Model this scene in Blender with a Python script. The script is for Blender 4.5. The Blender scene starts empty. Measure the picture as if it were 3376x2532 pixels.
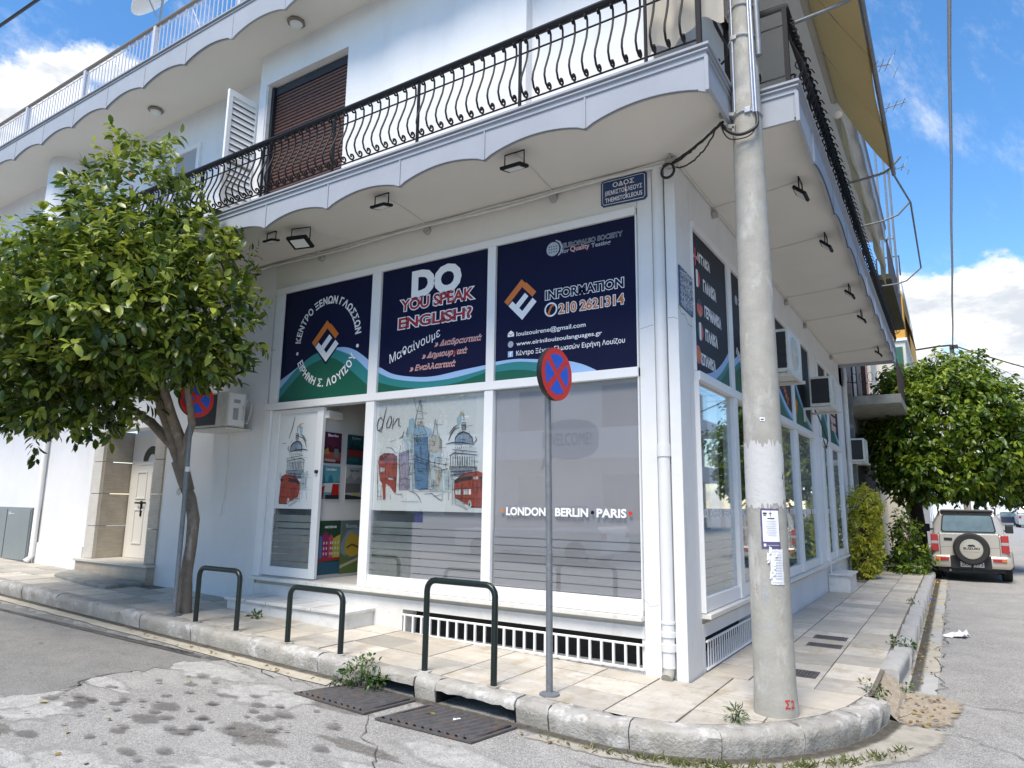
import bpy, bmesh, math, random
import numpy as np
from mathutils import Vector, Matrix
random.seed(7); RNG = np.random.default_rng(11)
SC = bpy.context.scene; COL = SC.collection
PI = math.pi
# ------------------------------------------------------------------ camera, sky, sun, exposure
cam_d = bpy.data.cameras.new('camera'); cam = bpy.data.objects.new('camera', cam_d); COL.objects.link(cam)
CR = ((0.8436022341033768, 0.5368022851572019, 0.013363280502844384),
      (0.08107728421491182, -0.1519378752923696, 0.9850590622069192),
      (0.5308123440540226, -0.8299145671101614, -0.17169760248246782))
cam.matrix_world = Matrix.Translation((2.038058, -6.064736, 1.5)) @ Matrix(CR).transposed().to_4x4()
cam_d.sensor_width = 36; cam_d.lens = 24.017; cam_d.clip_end = 2000; cam_d.clip_start = 0.05
SC.camera = cam
SUN_EL, SUN_AZ = math.radians(58), math.radians(172)     # azimuth from +Y clockwise
sun_d = bpy.data.lights.new('sun', 'SUN'); sun_d.energy = 2.3; sun_d.angle = math.radians(26); sun_d.color = (1, .93, .84)
sun = bpy.data.objects.new('sun', sun_d); COL.objects.link(sun)
sdir = Vector((math.sin(SUN_AZ)*math.cos(SUN_EL), math.cos(SUN_AZ)*math.cos(SUN_EL), math.sin(SUN_EL)))
sun.rotation_euler = sdir.to_track_quat('Z', 'Y').to_euler()
wd = bpy.data.worlds.new('World'); SC.world = wd; wd.use_nodes = True
nt = wd.node_tree; nt.nodes.clear()
def wn(t, **k):
    n = nt.nodes.new(t)
    for a, b in k.items(): setattr(n, a, b)
    return n
wout = wn('ShaderNodeOutputWorld'); wbg = wn('ShaderNodeBackground'); wbg.inputs['Strength'].default_value = 0.12
sky = wn('ShaderNodeTexSky', sky_type='NISHITA', sun_disc=False); sky.sun_elevation = SUN_EL; sky.sun_rotation = SUN_AZ
sky.air_density = 1.0; sky.dust_density = 0.2; sky.ozone_density = 3.0
hs = wn('ShaderNodeHueSaturation'); hs.inputs['Saturation'].default_value = 1.24; hs.inputs['Value'].default_value = 1.0
tc = wn('ShaderNodeTexCoord')
def wmath(op, a, b=None, clamp=False):
    n = wn('ShaderNodeMath', operation=op, use_clamp=clamp)
    for i, q in enumerate((a, b)):
        if q is None: continue
        if isinstance(q, (int, float)): n.inputs[i].default_value = q
        else: nt.links.new(q, n.inputs[i])
    return n.outputs[0]
vdir = wn('ShaderNodeVectorMath', operation='NORMALIZE'); nt.links.new(tc.outputs['Generated'], vdir.inputs[0])
def wnoise(scale, det, rough, vec=None, sc=(1, 1, 1), lac=2.1):
    mp = wn('ShaderNodeMapping'); mp.inputs['Scale'].default_value = sc; nt.links.new(vec or vdir.outputs[0], mp.inputs[0])
    n = wn('ShaderNodeTexNoise'); n.inputs['Scale'].default_value = scale; n.inputs['Detail'].default_value = det
    n.inputs['Roughness'].default_value = rough; n.inputs['Lacunarity'].default_value = lac
    nt.links.new(mp.outputs[0], n.inputs['Vector']); return n.outputs['Fac']
# cumulus banks: fractal noise biased towards where the clouds lie, anywhere low over the horizon
bank = None
for (d, lo, hi, g) in (((-.905, .310, .27), .970, .992, .60), ((-.85, .33, .40), .990, .9985, .50), ((-.80, .36, .45), .9945, .9995, .42), 
                       ((.07, .965, .16), .985, .997, .56), ((.00, .985, .10), .97, .995, .60), ((.11, .97, .14), .985, .997, .52)):
    dp = wn('ShaderNodeVectorMath', operation='DOT_PRODUCT'); nt.links.new(vdir.outputs[0], dp.inputs[0]); dp.inputs[1].default_value = Vector(d).normalized()
    mr = wn('ShaderNodeMapRange', interpolation_type='SMOOTHSTEP'); nt.links.new(dp.outputs['Value'], mr.inputs[0])
    mr.inputs[1].default_value = lo; mr.inputs[2].default_value = hi; mr.inputs[3].default_value = 0; mr.inputs[4].default_value = g
    bank = mr.outputs[0] if bank is None else wmath('MAXIMUM', bank, mr.outputs[0])
sep = wn('ShaderNodeSeparateXYZ'); nt.links.new(vdir.outputs[0], sep.inputs[0])
n1 = wnoise(6.5, 9, .55, sc=(1, 1, 1.5)); n2 = wnoise(22, 7, .62, sc=(1, 1, 1.2))
low = wn('ShaderNodeMapRange'); nt.links.new(sep.outputs['Z'], low.inputs[0])
for i, v in ((1, .0), (2, .16), (3, .40), (4, 0)): low.inputs[i].default_value = v
dens = wmath('ADD', wmath('ADD', wmath('MAXIMUM', bank, low.outputs[0]), wmath('MULTIPLY', n1, 1.0)), wmath('MULTIPLY', n2, .42))
cum = wn('ShaderNodeMapRange', interpolation_type='SMOOTHSTEP'); nt.links.new(dens, cum.inputs[0]); cum.inputs[1].default_value = 1.00; cum.inputs[2].default_value = 1.15
# thin stretched cirrus wisps
rotm = wn('ShaderNodeMapping'); rotm.inputs['Rotation'].default_value = (.5, .35, .3); nt.links.new(vdir.outputs[0], rotm.inputs[0])
wsp = wnoise(3.1, 9, .66, vec=rotm.outputs[0], sc=(2.6, 1.3, .9))
dq = wn('ShaderNodeVectorMath', operation='DOT_PRODUCT'); nt.links.new(vdir.outputs[0], dq.inputs[0]); dq.inputs[1].default_value = Vector((.0, .885, .46)).normalized()
mq = wn('ShaderNodeMapRange', interpolation_type='SMOOTHSTEP'); nt.links.new(dq.outputs['Value'], mq.inputs[0])
for i, v in ((1, .975), (2, .999), (3, 0), (4, .03)): mq.inputs[i].default_value = v
wm = wn('ShaderNodeMapRange', interpolation_type='SMOOTHSTEP'); nt.links.new(wmath('ADD', wsp, mq.outputs[0]), wm.inputs[0])
for i, v in ((1, .53), (2, .82), (3, 0), (4, .75)): wm.inputs[i].default_value = v
cover = wmath('MAXIMUM', cum.outputs[0], wm.outputs[0])
shade = wn('ShaderNodeMapRange', interpolation_type='SMOOTHSTEP'); nt.links.new(wmath('ADD', wmath('MULTIPLY', dens, .5), wmath('MULTIPLY', wnoise(11, 7, .62, sc=(1, 1, 2.6)), .8)), shade.inputs[0])
for i, v in ((1, .90), (2, 1.16), (3, 0), (4, 1)): shade.inputs[i].default_value = v
cr = wn('ShaderNodeMix', data_type='RGBA'); cr.inputs[6].default_value = (4.5, 4.65, 4.85, 1); cr.inputs[7].default_value = (2.7, 2.95, 3.35, 1)
nt.links.new(shade.outputs[0], cr.inputs[0])
mx = wn('ShaderNodeMix', data_type='RGBA'); nt.links.new(sky.outputs[0], hs.inputs['Color']); nt.links.new(cover, mx.inputs[0])
nt.links.new(hs.outputs[0], mx.inputs[6]); nt.links.new(cr.outputs[2], mx.inputs[7]); nt.links.new(mx.outputs[2], wbg.inputs[0]); nt.links.new(wbg.outputs[0], wout.inputs[0])
SC.view_settings.view_transform = 'Standard'; SC.view_settings.look = 'None'; SC.view_settings.exposure = 1.2; SC.view_settings.gamma = 1
SC.view_settings.use_curve_mapping = False
SC.view_settings.use_white_balance = True; SC.view_settings.white_balance_temperature = 6800; SC.view_settings.white_balance_tint = 10
SC.render.engine = 'CYCLES'; SC.cycles.max_bounces = 8; SC.cycles.transparent_max_bounces = 16
# ------------------------------------------------------------------ helpers
class MB:
    def __init__(s): s.v = []; s.f = []; s.m = []
    def add(s, vs, fs, mi=0):
        n = len(s.v); s.v += [tuple(map(float, p)) for p in vs]; s.f += [tuple(i+n for i in f) for f in fs]; s.m += [mi]*len(fs); return s
    def box(s, x0, x1, y0, y1, z0, z1, mi=0):
        return s.add([(x0,y0,z0),(x1,y0,z0),(x1,y1,z0),(x0,y1,z0),(x0,y0,z1),(x1,y0,z1),(x1,y1,z1),(x0,y1,z1)],
                     [(0,3,2,1),(4,5,6,7),(0,1,5,4),(1,2,6,5),(2,3,7,6),(3,0,4,7)], mi)
    def prism(s, poly, w0, w1, fn, mi=0):
        n = len(poly); vs = [fn(u, v, w0) for u, v in poly] + [fn(u, v, w1) for u, v in poly]
        return s.add(vs, [tuple(range(n))[::-1], tuple(range(n, 2*n))] + [(i, (i+1) % n, n+(i+1) % n, n+i) for i in range(n)], mi)
    def tube(s, path, r, n=8, mi=0, caps=True, closed=False):
        P = [Vector(p) for p in path]; N = len(P); rs = r if isinstance(r, (list, tuple)) else [r]*N
        vs = []; up = None
        for i, p in enumerate(P):
            if closed: t = (P[(i+1) % N]-P[i-1])
            else: t = (P[min(i+1, N-1)]-P[max(i-1, 0)])
            t = t.normalized() if t.length > 1e-9 else Vector((0, 0, 1))
            if up is None: up = t.orthogonal().normalized()
            else:
                up = up - t*up.dot(t)
                up = up.normalized() if up.length > 1e-6 else t.orthogonal().normalized()
            b = t.cross(up)
            for k in range(n):
                a = 2*PI*k/n; vs.append(p+(up*math.cos(a)+b*math.sin(a))*rs[i])
        fs = []
        for i in range(N if closed else N-1):
            j = (i+1) % N
            for k in range(n): fs.append((i*n+k, i*n+(k+1) % n, j*n+(k+1) % n, j*n+k))
        if caps and not closed: fs += [tuple(range(n))[::-1], tuple(range((N-1)*n, N*n))]
        return s.add(vs, fs, mi)
    def cyl(s, p0, p1, r0, r1=None, n=16, mi=0): return s.tube([p0, p1], [r0, r0 if r1 is None else r1], n, mi)
    def lathe(s, prof, c=(0,0,0), n=24, axis='z', mi=0):
        vs = []
        for r, h in prof:
            for k in range(n):
                a = 2*PI*k/n; x, y = r*math.cos(a), r*math.sin(a)
                q = {'z': (x, y, h), 'y': (x, h, y), 'x': (h, x, y)}[axis]; vs.append((c[0]+q[0], c[1]+q[1], c[2]+q[2]))
        m = len(prof); fs = [(i*n+k, i*n+(k+1) % n, (i+1)*n+(k+1) % n, (i+1)*n+k) for i in range(m-1) for k in range(n)]
        return s.add(vs, fs+[tuple(range(n))[::-1], tuple(range((m-1)*n, m*n))], mi)
    def mesh(s, name, mats, smooth=None):
        me = bpy.data.meshes.new(name); me.from_pydata(s.v, [], s.f)
        for m in (mats if isinstance(mats, (list, tuple)) else [mats]): me.materials.append(m)
        if any(s.m): me.polygons.foreach_set('material_index', s.m)
        bm = bmesh.new(); bm.from_mesh(me); bmesh.ops.recalc_face_normals(bm, faces=bm.faces); bm.to_mesh(me); bm.free()
        if smooth:
            me.polygons.foreach_set('use_smooth', [True]*len(me.polygons)); me.set_sharp_from_angle(angle=math.radians(smooth))
        return me
def link(o, parent=None):
    COL.objects.link(o)
    if parent is not None:
        o.parent = parent
    return o
def obj(name, mb, mats, parent=None, smooth=None, bevel=0, local=False, loc=None, label=None, kind=None):
    me = mb.mesh(name, mats, smooth) if isinstance(mb, MB) else mb
    o = bpy.data.objects.new(name, me); link(o, parent)
    if parent is not None and not local:
        rp = parent
        while rp.parent is not None: rp = rp.parent
        if parent is rp: o.matrix_parent_inverse = Matrix.Translation(-Vector(rp.location))
    if loc is not None: o.location = loc
    if bevel:
        b = o.modifiers.new('bevel', 'BEVEL'); b.width = bevel; b.segments = 2; b.limit_method = 'ANGLE'
    if label: o['label'] = label
    if kind: o['kind'] = kind
    return o
def thing(name, label, cat, loc=(0,0,0), rz=0, group=None):
    o = bpy.data.objects.new(name, None); link(o); o.location = loc; o.rotation_euler = (0, 0, rz); o.empty_display_size = .2
    o['label'] = label; o['category'] = cat
    if group: o['group'] = group
    return o
def tag(o, label, cat, group=None):
    o['label'] = label; o['category'] = cat
    if group: o['group'] = group
    return o
def struct(name, mb, mats, **k): return obj(name, mb, mats, kind='structure', **k)
def copy_tree(o, parent=None, **kw):
    c = o.copy(); COL.objects.link(c)
    if parent is not None: c.parent = parent
    for ch in list(o.children): copy_tree(ch, c)
    for a, b in kw.items():
        if a in ('location',): c.location = b
        elif a == 'rz': c.rotation_euler = (0, 0, b)
        else: c[a] = b
    return c
# ------------------------------------------------------------------ materials
def mat(name, col, rough=.7, var=0, vscale=3, bump=0, bscale=40, metal=0, col2=None, spec=.5, stain=None, detail=6, alpha=1, speck=None, coat=0, rnd=0):
    m = bpy.data.materials.new(name); m.use_nodes = True; t = m.node_tree; b = t.nodes['Principled BSDF']
    b.inputs['Base Color'].default_value = (*col, 1); b.inputs['Roughness'].default_value = rough; b.inputs['Metallic'].default_value = metal
    b.inputs['Specular IOR Level'].default_value = spec; b.inputs['Coat Weight'].default_value = coat; b.inputs['Coat Roughness'].default_value = .08
    if not (var or bump or stain or speck): return m
    tcn = t.nodes.new('ShaderNodeTexCoord'); geo = t.nodes.new('ShaderNodeNewGeometry')
    def noise(sc, det=detail, ro=.6, vec=None, stretch=None):
        n = t.nodes.new('ShaderNodeTexNoise'); n.inputs['Scale'].default_value = sc; n.inputs['Detail'].default_value = det; n.inputs['Roughness'].default_value = ro
        src = geo.outputs['Position']
        if stretch:
            mp = t.nodes.new('ShaderNodeMapping'); mp.inputs['Scale'].default_value = stretch; t.links.new(src, mp.inputs[0]); src = mp.outputs[0]
        t.links.new(src, n.inputs['Vector']); return n.outputs['Fac']
    def ramp(fac, lo, hi, a=0, b_=1):
        r = t.nodes.new('ShaderNodeMapRange'); t.links.new(fac, r.inputs[0])
        for i, v in ((1, lo), (2, hi), (3, a), (4, b_)): r.inputs[i].default_value = v
        return r.outputs[0]
    def mixc(fac, a, b_):
        x = t.nodes.new('ShaderNodeMix'); x.data_type = 'RGBA'
        for i, q in ((0, fac), (6, a), (7, b_)):
            if isinstance(q, tuple): x.inputs[i].default_value = (*q, 1)
            elif isinstance(q, (int, float)): x.inputs[i].default_value = q
            else: t.links.new(q, x.inputs[i])
        return x.outputs[2]
    c = col
    if var:
        c2 = col2 or tuple(v*(1-var) for v in col); c = mixc(ramp(noise(vscale), .35, .65), col, c2)
    if stain:
        for (sc, lo, hi, scol, amt, stretch) in stain:
            c = mixc(ramp(noise(sc, 8, .65, stretch=stretch), lo, hi, 0, amt), c, scol)
    if speck:
        for (sc, thr, scol, amt) in speck:
            v = t.nodes.new('ShaderNodeTexVoronoi'); v.inputs['Scale'].default_value = sc; t.links.new(geo.outputs['Position'], v.inputs['Vector'])
            c = mixc(ramp(v.outputs['Distance'], thr, thr*.7, 0, amt), c, scol)
    if rnd:
        oi = t.nodes.new('ShaderNodeObjectInfo'); hv = t.nodes.new('ShaderNodeHueSaturation'); t.links.new(ramp(oi.outputs['Random'], 0, 1, 1-rnd, 1+rnd*.6), hv.inputs['Value'])
        if isinstance(c, tuple): hv.inputs['Color'].default_value = (*c, 1)
        else: t.links.new(c, hv.inputs['Color'])
        c = hv.outputs[0]
    if not isinstance(c, tuple): t.links.new(c, b.inputs['Base Color'])
    if bump:
        bn = t.nodes.new('ShaderNodeBump'); bn.inputs['Strength'].default_value = min(1, bump); bn.inputs['Distance'].default_value = .01
        t.links.new(noise(bscale, 4), bn.inputs['Height']); t.links.new(bn.outputs[0], b.inputs['Normal'])
    return m
M = {}
M['wall'] = mat('white_plaster', (.77,.77,.765), .85, var=.07, vscale=1.2, bump=.35, bscale=90, stain=[(3, .55, .8, (.60,.60,.58), .5, (1,1,.2)), (40, .68, .72, (.5,.49,.46), .4, None)])
M['wallwarm'] = mat('cream_plaster', (.72,.70,.65), .85, var=.05, vscale=2, bump=.3, bscale=80, stain=[(5, .6, .78, (.55,.50,.42), .3, (1,1,.4))])
M['soffit'] = mat('soffit_paint', (.70,.67,.61), .9, var=.04, vscale=1.5, bump=.15, bscale=60)
M['plinth'] = mat('plinth_plaster', (.72,.71,.68), .88, var=.08, vscale=3, bump=.5, bscale=50, stain=[(4, .52, .75, (.50,.45,.36), .5, (1,1,.6)), (14, .62, .72, (.42,.38,.32), .5, None)])
M['fascia'] = mat('blue_grey_fascia', (.35,.37,.405), .75, var=.08, vscale=2, bump=.15, bscale=70)
M['pier'] = mat('white_gloss_pier', (.74,.745,.74), .55, var=.05, vscale=4, bump=.2, bscale=30, stain=[(6, .58, .75, (.58,.56,.50), .35, (1,1,.2)), (28, .68, .74, (.38,.35,.30), .45, None)])
M['frame'] = mat('white_aluminium', (.78,.785,.78), .38, var=.03, vscale=6, stain=[(7, .62, .8, (.6,.58,.52), .25, (1,1,.2))])
M['marble'] = mat('white_marble', (.70,.70,.68), .4, var=.1, vscale=6, stain=[(3.5, .5, .68, (.38,.38,.39), .55, (1,1,3)), (9, .58, .7, (.30,.30,.32), .3, (1,3,1))])
M['marblesill'] = mat('sill_marble', (.74,.72,.66), .45, var=.08, vscale=9, stain=[(10, .55, .72, (.52,.44,.32), .5, None)])
M['travertine'] = mat('travertine', (.47,.42,.35), .5, var=.22, vscale=4, bump=.2, bscale=40, stain=[(6, .42, .66, (.34,.26,.17), .6, (.6,.6,9)), (12, .6, .7, (.62,.54,.42), .5, (1,1,6))])
M['travlight'] = mat('travertine_front', (.58,.55,.49), .5, var=.12, vscale=5, stain=[(7, .5, .7, (.46,.38,.28), .45, (1,1,5))])
M['paving'] = mat('paving_marble', (.545,.505,.435), .7, rnd=.18, var=.16, vscale=2.2, bump=.3, bscale=30, stain=[(3, .46, .66, (.62,.585,.52), .8, (1,2.2,1)), (2.1, .50, .66, (.40,.335,.23), .75, (2.2,1,1)), (9, .55, .68, (.33,.30,.25), .55, None), (34, .63, .69, (.16,.145,.12), .7, None)])
M['paving2'] = mat('paving_marble_worn', (.54,.495,.415), .72, rnd=.2, var=.14, vscale=3, bump=.3, bscale=30, stain=[(4, .5, .68, (.38,.33,.26), .6, (1,2.5,1)), (2.5, .55, .7, (.64,.59,.50), .6, None), (35, .67, .72, (.2,.18,.15), .6, None)])
M['paving3'] = mat('paving_marble_grey', (.44,.415,.36), .75, rnd=.2, var=.14, vscale=3, bump=.35, bscale=25, stain=[(4, .5, .7, (.29,.27,.23), .6, (1,2,1)), (30, .65, .72, (.55,.52,.47), .4, None)])
M['joint'] = mat('joint_mortar', (.19,.16,.125), .95, var=.2, vscale=12, bump=.5, bscale=60)
M['kerb'] = mat('kerb_concrete', (.43,.415,.38), .85, var=.2, vscale=5, bump=1., bscale=45, rnd=.12, stain=[(9, .50, .62, (.62,.61,.58), .75, (1,1,.8)), (1.7, .46, .58, (.37,.35,.305), .85, None), (26, .54, .66, (.33,.31,.27), .6, None), (12, .58, .68, (.24,.21,.17), .6, None), (3, .5, .7, (.27,.24,.19), .55, None), (22, .63, .7, (.16,.14,.12), .6, None)])
M['kerbside'] = mat('kerb_block_grey', (.46,.455,.43), .8, var=.12, vscale=6, bump=.5, bscale=35, stain=[(8, .55, .7, (.33,.32,.30), .5, None)])
M['gutter'] = mat('gutter_concrete', (.50,.46,.37), .9, var=.15, vscale=5, bump=.6, bscale=40, stain=[(5, .5, .7, (.33,.29,.22), .6, None), (30, .64, .7, (.7,.68,.6), .5, None)])
M['gravelpatch'] = mat('sandy_fill', (.40,.335,.25), .95, var=.2, vscale=9, bump=1, bscale=60, speck=[(45, .3, (.6,.56,.48), .6)])
M['asphaltdark'] = mat('asphalt_worn_grey', (.235,.23,.215), .9, var=.22, vscale=3.5, bump=.9, bscale=110, speck=[(38, .38, (.32,.31,.29), .5), (100, .36, (.42,.41,.38), .7), (55, .25, (.10,.095,.09), .6)], stain=[(1.6, .52, .7, (.15,.145,.14), .6, (1,2,1))])
M['ink'] = mat('black_print', (.015,.015,.02), .5)
M['boxgrey'] = mat('junction_box_grey', (.36,.36,.34), .7)
M['blackmetal'] = mat('black_iron', (.008,.008,.010), .6, spec=.25)
M['greenmetal'] = mat('dark_green_paint', (.008,.017,.015), .35, var=.3, vscale=30, stain=[(60, .7, .74, (.25,.2,.15), .5, None)])
M['galv'] = mat('galvanised_steel', (.23,.245,.26), .5, metal=.4, var=.2, vscale=18, stain=[(30, .62, .7, (.5,.5,.5), .5, None)])
M['galvlight'] = mat('galvanised_conduit', (.55,.56,.58), .35, metal=.7, var=.12, vscale=15)
M['pole'] = mat('pole_concrete', (.39,.375,.33), .82, var=.16, vscale=7, bump=.35, bscale=50, stain=[(5, .53, .7, (.60,.59,.55), .7, (1,1,.5)), (9, .6, .72, (.30,.36,.42), .45, (1,1,.7)), (13, .62, .7, (.30,.19,.10), .5, (1,1,.3)), (60, .66, .72, (.22,.2,.17), .5, None)])
M['darkhole'] = mat('dark_cavity', (.02,.02,.02), .95)
M['iron'] = mat('cast_iron', (.13,.125,.125), .6, metal=.3, var=.3, vscale=14, bump=.5, bscale=60, stain=[(9, .5, .68, (.20,.13,.085), .6, None)])
M['brownshut'] = mat('brown_shutter', (.135,.072,.058), .5, var=.1, vscale=8)
M['whiteshut'] = mat('white_louvre_paint', (.80,.80,.78), .5)
M['ac'] = mat('ac_cream', (.66,.64,.57), .5, var=.08, vscale=6, stain=[(8, .55, .7, (.42,.36,.28), .45, (1,1,.4))])
M['accoil'] = mat('ac_coil', (.02,.02,.022), .6)
M['brownroll'] = mat('handrail_brown', (.20,.165,.13), .6)
M['whiterail'] = mat('rail_white', (.56,.55,.58), .5)
M['cable'] = mat('black_cable', (.018,.017,.018), .55)
M['conduit'] = mat('white_conduit', (.70,.69,.65), .6, var=.1, vscale=10)
M['bark'] = mat('bark', (.23,.185,.14), .9, var=.25, vscale=12, bump=1, bscale=35, stain=[(7, .55, .66, (.42,.37,.31), .7, (1,1,.35)), (22, .62, .7, (.1,.08,.06), .6, (1,1,.3))])
M['darkbark'] = mat('dark_bark', (.06,.05,.04), .95, bump=1, bscale=20)
M['interiorwall'] = mat('interior_wall', (.62,.60,.56), .85)
M['interiorfloor'] = mat('interior_floor', (.48,.47,.45), .5, var=.1, vscale=5)
M['blind'] = mat('lavender_grey_blind', (.44,.42,.435), .8, var=.03, vscale=2)
M['film'] = mat('frosted_film', (.70,.72,.71), .7)
M['filmdark'] = mat('frosted_film_grey', (.36,.35,.36), .6); M['filmdoor'] = mat('frosted_film_green', (.20,.225,.21), .5, var=.3, vscale=3)
M['paper'] = mat('white_paper', (.78,.78,.80), .8, bump=.3, bscale=25)
M['purple'] = mat('purple_frame', (.05,.05,.20), .6)
M['greydoor'] = mat('grey_green_metal', (.22,.25,.25), .5, var=.08, vscale=3)
M['doorwhite'] = mat('cream_door', (.72,.69,.62), .5)
M['darkglass'] = mat('dark_glass', (.03,.035,.035), .08, spec=.8)
M['pink'] = mat('pink_plaster', (.58,.36,.27), .9, var=.1, vscale=4)
M['brownpanel'] = mat('brown_panel', (.075,.036,.03), .7, var=.4, vscale=15)
M['concraw'] = mat('raw_concrete', (.30,.30,.27), .9, var=.25, vscale=5, bump=.6, bscale=30, stain=[(5, .5, .7, (.14,.14,.13), .6, (1,1,.5))])
M['greywall'] = mat('grey_render', (.16,.175,.17), .9, var=.2, vscale=3, stain=[(4, .55, .6, (.34,.36,.35), .7, None)])
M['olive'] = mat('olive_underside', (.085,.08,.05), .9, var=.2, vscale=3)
M['orange'] = mat('orange_render', (.66,.33,.05), .85, var=.08, vscale=3)
M['cream'] = mat('cream_render', (.66,.62,.54), .85, var=.06, vscale=2, bump=.2, bscale=40)
M['farwhite'] = mat('far_white_render', (.78,.78,.76), .85)
M['greendoor'] = mat('green_shutter', (.03,.12,.08), .6)
M['white'] = mat('print_white', (.82,.83,.84), .5)
M['navy'] = mat('print_navy', (.006,.008,.036), .6, spec=.15)
M['charcoal'] = mat('print_charcoal', (.018,.019,.028), .6, spec=.3)
M['pgreen'] = mat('print_green', (.004,.095,.058), .5)
M['pteal'] = mat('print_teal', (.02,.20,.205), .5)
M['plblue'] = mat('print_light_blue', (.30,.47,.72), .5)
M['porange'] = mat('print_orange', (.62,.17,.022), .5)
M['pred'] = mat('print_red', (.36,.016,.02), .5)
M['ppink'] = mat('print_pink', (.66,.40,.38), .5)
M['pgrey'] = mat('print_grey', (.36,.40,.45), .5)
M['plateblue'] = mat('enamel_blue', (.012,.045,.14), .35, stain=[(30, .66, .7, (.6,.6,.58), .8, None)])
M['signred'] = mat('sign_red', (.62,.028,.02), .4)
M['signblue'] = mat('sign_blue', (.012,.10,.60), .4)
M['signback'] = mat('sign_back', (.012,.014,.013), .5)
PC = dict(ink=(.02,.02,.03), ink2=(.035,.025,.03), lblue=(.34,.48,.56), lblue2=(.26,.40,.52), mist=(.46,.54,.56), red=(.36,.055,.03), dred=(.20,.04,.03), lav=(.34,.30,.38),
          blue=(.08,.20,.34), dblue=(.03,.07,.15), pale=(.62,.67,.67), beige=(.46,.42,.34), grey=(.24,.29,.35), orange2=(.42,.12,.06))
PM = {k: mat('sketch_'+k, v, .7) for k, v in PC.items()}
def glass_mat(name, tint, base=.10, rough=.02, trans=.92):
    m = bpy.data.materials.new(name); m.use_nodes = True; t = m.node_tree; t.nodes.clear()
    o = t.nodes.new('ShaderNodeOutputMaterial'); mx = t.nodes.new('ShaderNodeMixShader'); tr = t.nodes.new('ShaderNodeBsdfTransparent'); gl = t.nodes.new('ShaderNodeBsdfGlossy')
    tr.inputs[0].default_value = (*tint, 1); gl.inputs['Roughness'].default_value = rough; gl.inputs['Color'].default_value = (.95,.97,1,1)
    ge = t.nodes.new('ShaderNodeNewGeometry'); dt = t.nodes.new('ShaderNodeVectorMath'); dt.operation = 'DOT_PRODUCT'; t.links.new(ge.outputs['Incoming'], dt.inputs[0]); t.links.new(ge.outputs['Normal'], dt.inputs[1])
    def mm(op, a_, b_=None):
        n = t.nodes.new('ShaderNodeMath'); n.operation = op; n.use_clamp = op == 'MULTIPLY_ADD'
        for i, q in enumerate((a_, b_)):
            if isinstance(q, (int, float)): n.inputs[i].default_value = q
            elif q is not None: t.links.new(q, n.inputs[i])
        return n
    mu = mm('MULTIPLY_ADD', mm('POWER', mm('SUBTRACT', 1., mm('ABSOLUTE', dt.outputs['Value']).outputs[0]).outputs[0], 4.).outputs[0], .85); mu.inputs[2].default_value = base
    t.links.new(mu.outputs[0], mx.inputs[0]); t.links.new(tr.outputs[0], mx.inputs[1]); t.links.new(gl.outputs[0], mx.inputs[2]); t.links.new(mx.outputs[0], o.inputs[0]); return m
M['glass'] = glass_mat('window_glass', (.93,.94,.94))
def leaf_mat(name, c_dark, c_mid, c_light, trans=.25, rough=.38):
    m = bpy.data.materials.new(name); m.use_nodes = True; t = m.node_tree; b = t.nodes['Principled BSDF']
    at = t.nodes.new('ShaderNodeAttribute'); at.attribute_name = 'tone'; r = t.nodes.new('ShaderNodeValToRGB'); e = r.color_ramp.elements
    e[0].position = 0; e[0].color = (*c_dark, 1); e[1].position = 1; e[1].color = (*c_light, 1); q = e.new(.55); q.color = (*c_mid, 1)
    t.links.new(at.outputs['Fac'], r.inputs[0]); t.links.new(r.outputs[0], b.inputs['Base Color']); b.inputs['Roughness'].default_value = rough; b.inputs['Specular IOR Level'].default_value = .5
    tl = t.nodes.new('ShaderNodeBsdfTranslucent'); hsv = t.nodes.new('ShaderNodeHueSaturation'); hsv.inputs['Value'].default_value = 1.6; t.links.new(r.outputs[0], hsv.inputs['Color']); t.links.new(hsv.outputs[0], tl.inputs[0])
    mx = t.nodes.new('ShaderNodeMixShader'); mx.inputs[0].default_value = trans; t.links.new(b.outputs[0], mx.inputs[1]); t.links.new(tl.outputs[0], mx.inputs[2])
    t.links.new(mx.outputs[0], t.nodes['Material Output'].inputs[0]); return m
M['leaf'] = leaf_mat('citrus_leaf', (.010,.026,.006), (.060,.105,.012), (.32,.37,.055), .28, .32)
M['leaf2'] = leaf_mat('street_tree_leaf', (.008,.024,.004), (.075,.14,.010), (.30,.38,.035), .3)
M['leafy'] = leaf_mat('ivy_leaf', (.10,.13,.01), (.42,.44,.04), (.62,.52,.09), .4)
M['grass'] = leaf_mat('kerb_grass', (.04,.06,.015), (.13,.15,.035), (.30,.27,.10), .2)
M['leafw'] = leaf_mat('weed_leaf', (.015,.04,.01), (.05,.11,.02), (.14,.20,.05), .25)
M['litter'] = leaf_mat('dry_leaf', (.10,.06,.02), (.26,.17,.05), (.45,.36,.12), .1, .8)
def cloth(name, col, tr=.35):
    m = mat(name, col, .9, var=.1, vscale=5, stain=[(14, .64, .7, tuple(c*.5 for c in col), .5, (1,.4,1))]); t = m.node_tree; b = t.nodes['Principled BSDF']; tl = t.nodes.new('ShaderNodeBsdfTranslucent'); tl.inputs[0].default_value = (*col, 1)
    mx = t.nodes.new('ShaderNodeMixShader'); mx.inputs[0].default_value = tr; t.links.new(b.outputs[0], mx.inputs[1]); t.links.new(tl.outputs[0], mx.inputs[2]); t.links.new(mx.outputs[0], t.nodes['Material Output'].inputs[0]); return m
M['awning'] = cloth('awning_cloth', (.31,.225,.095), .35); M['curtain'] = cloth('curtain_cloth', (.66,.60,.50), .4)
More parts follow.
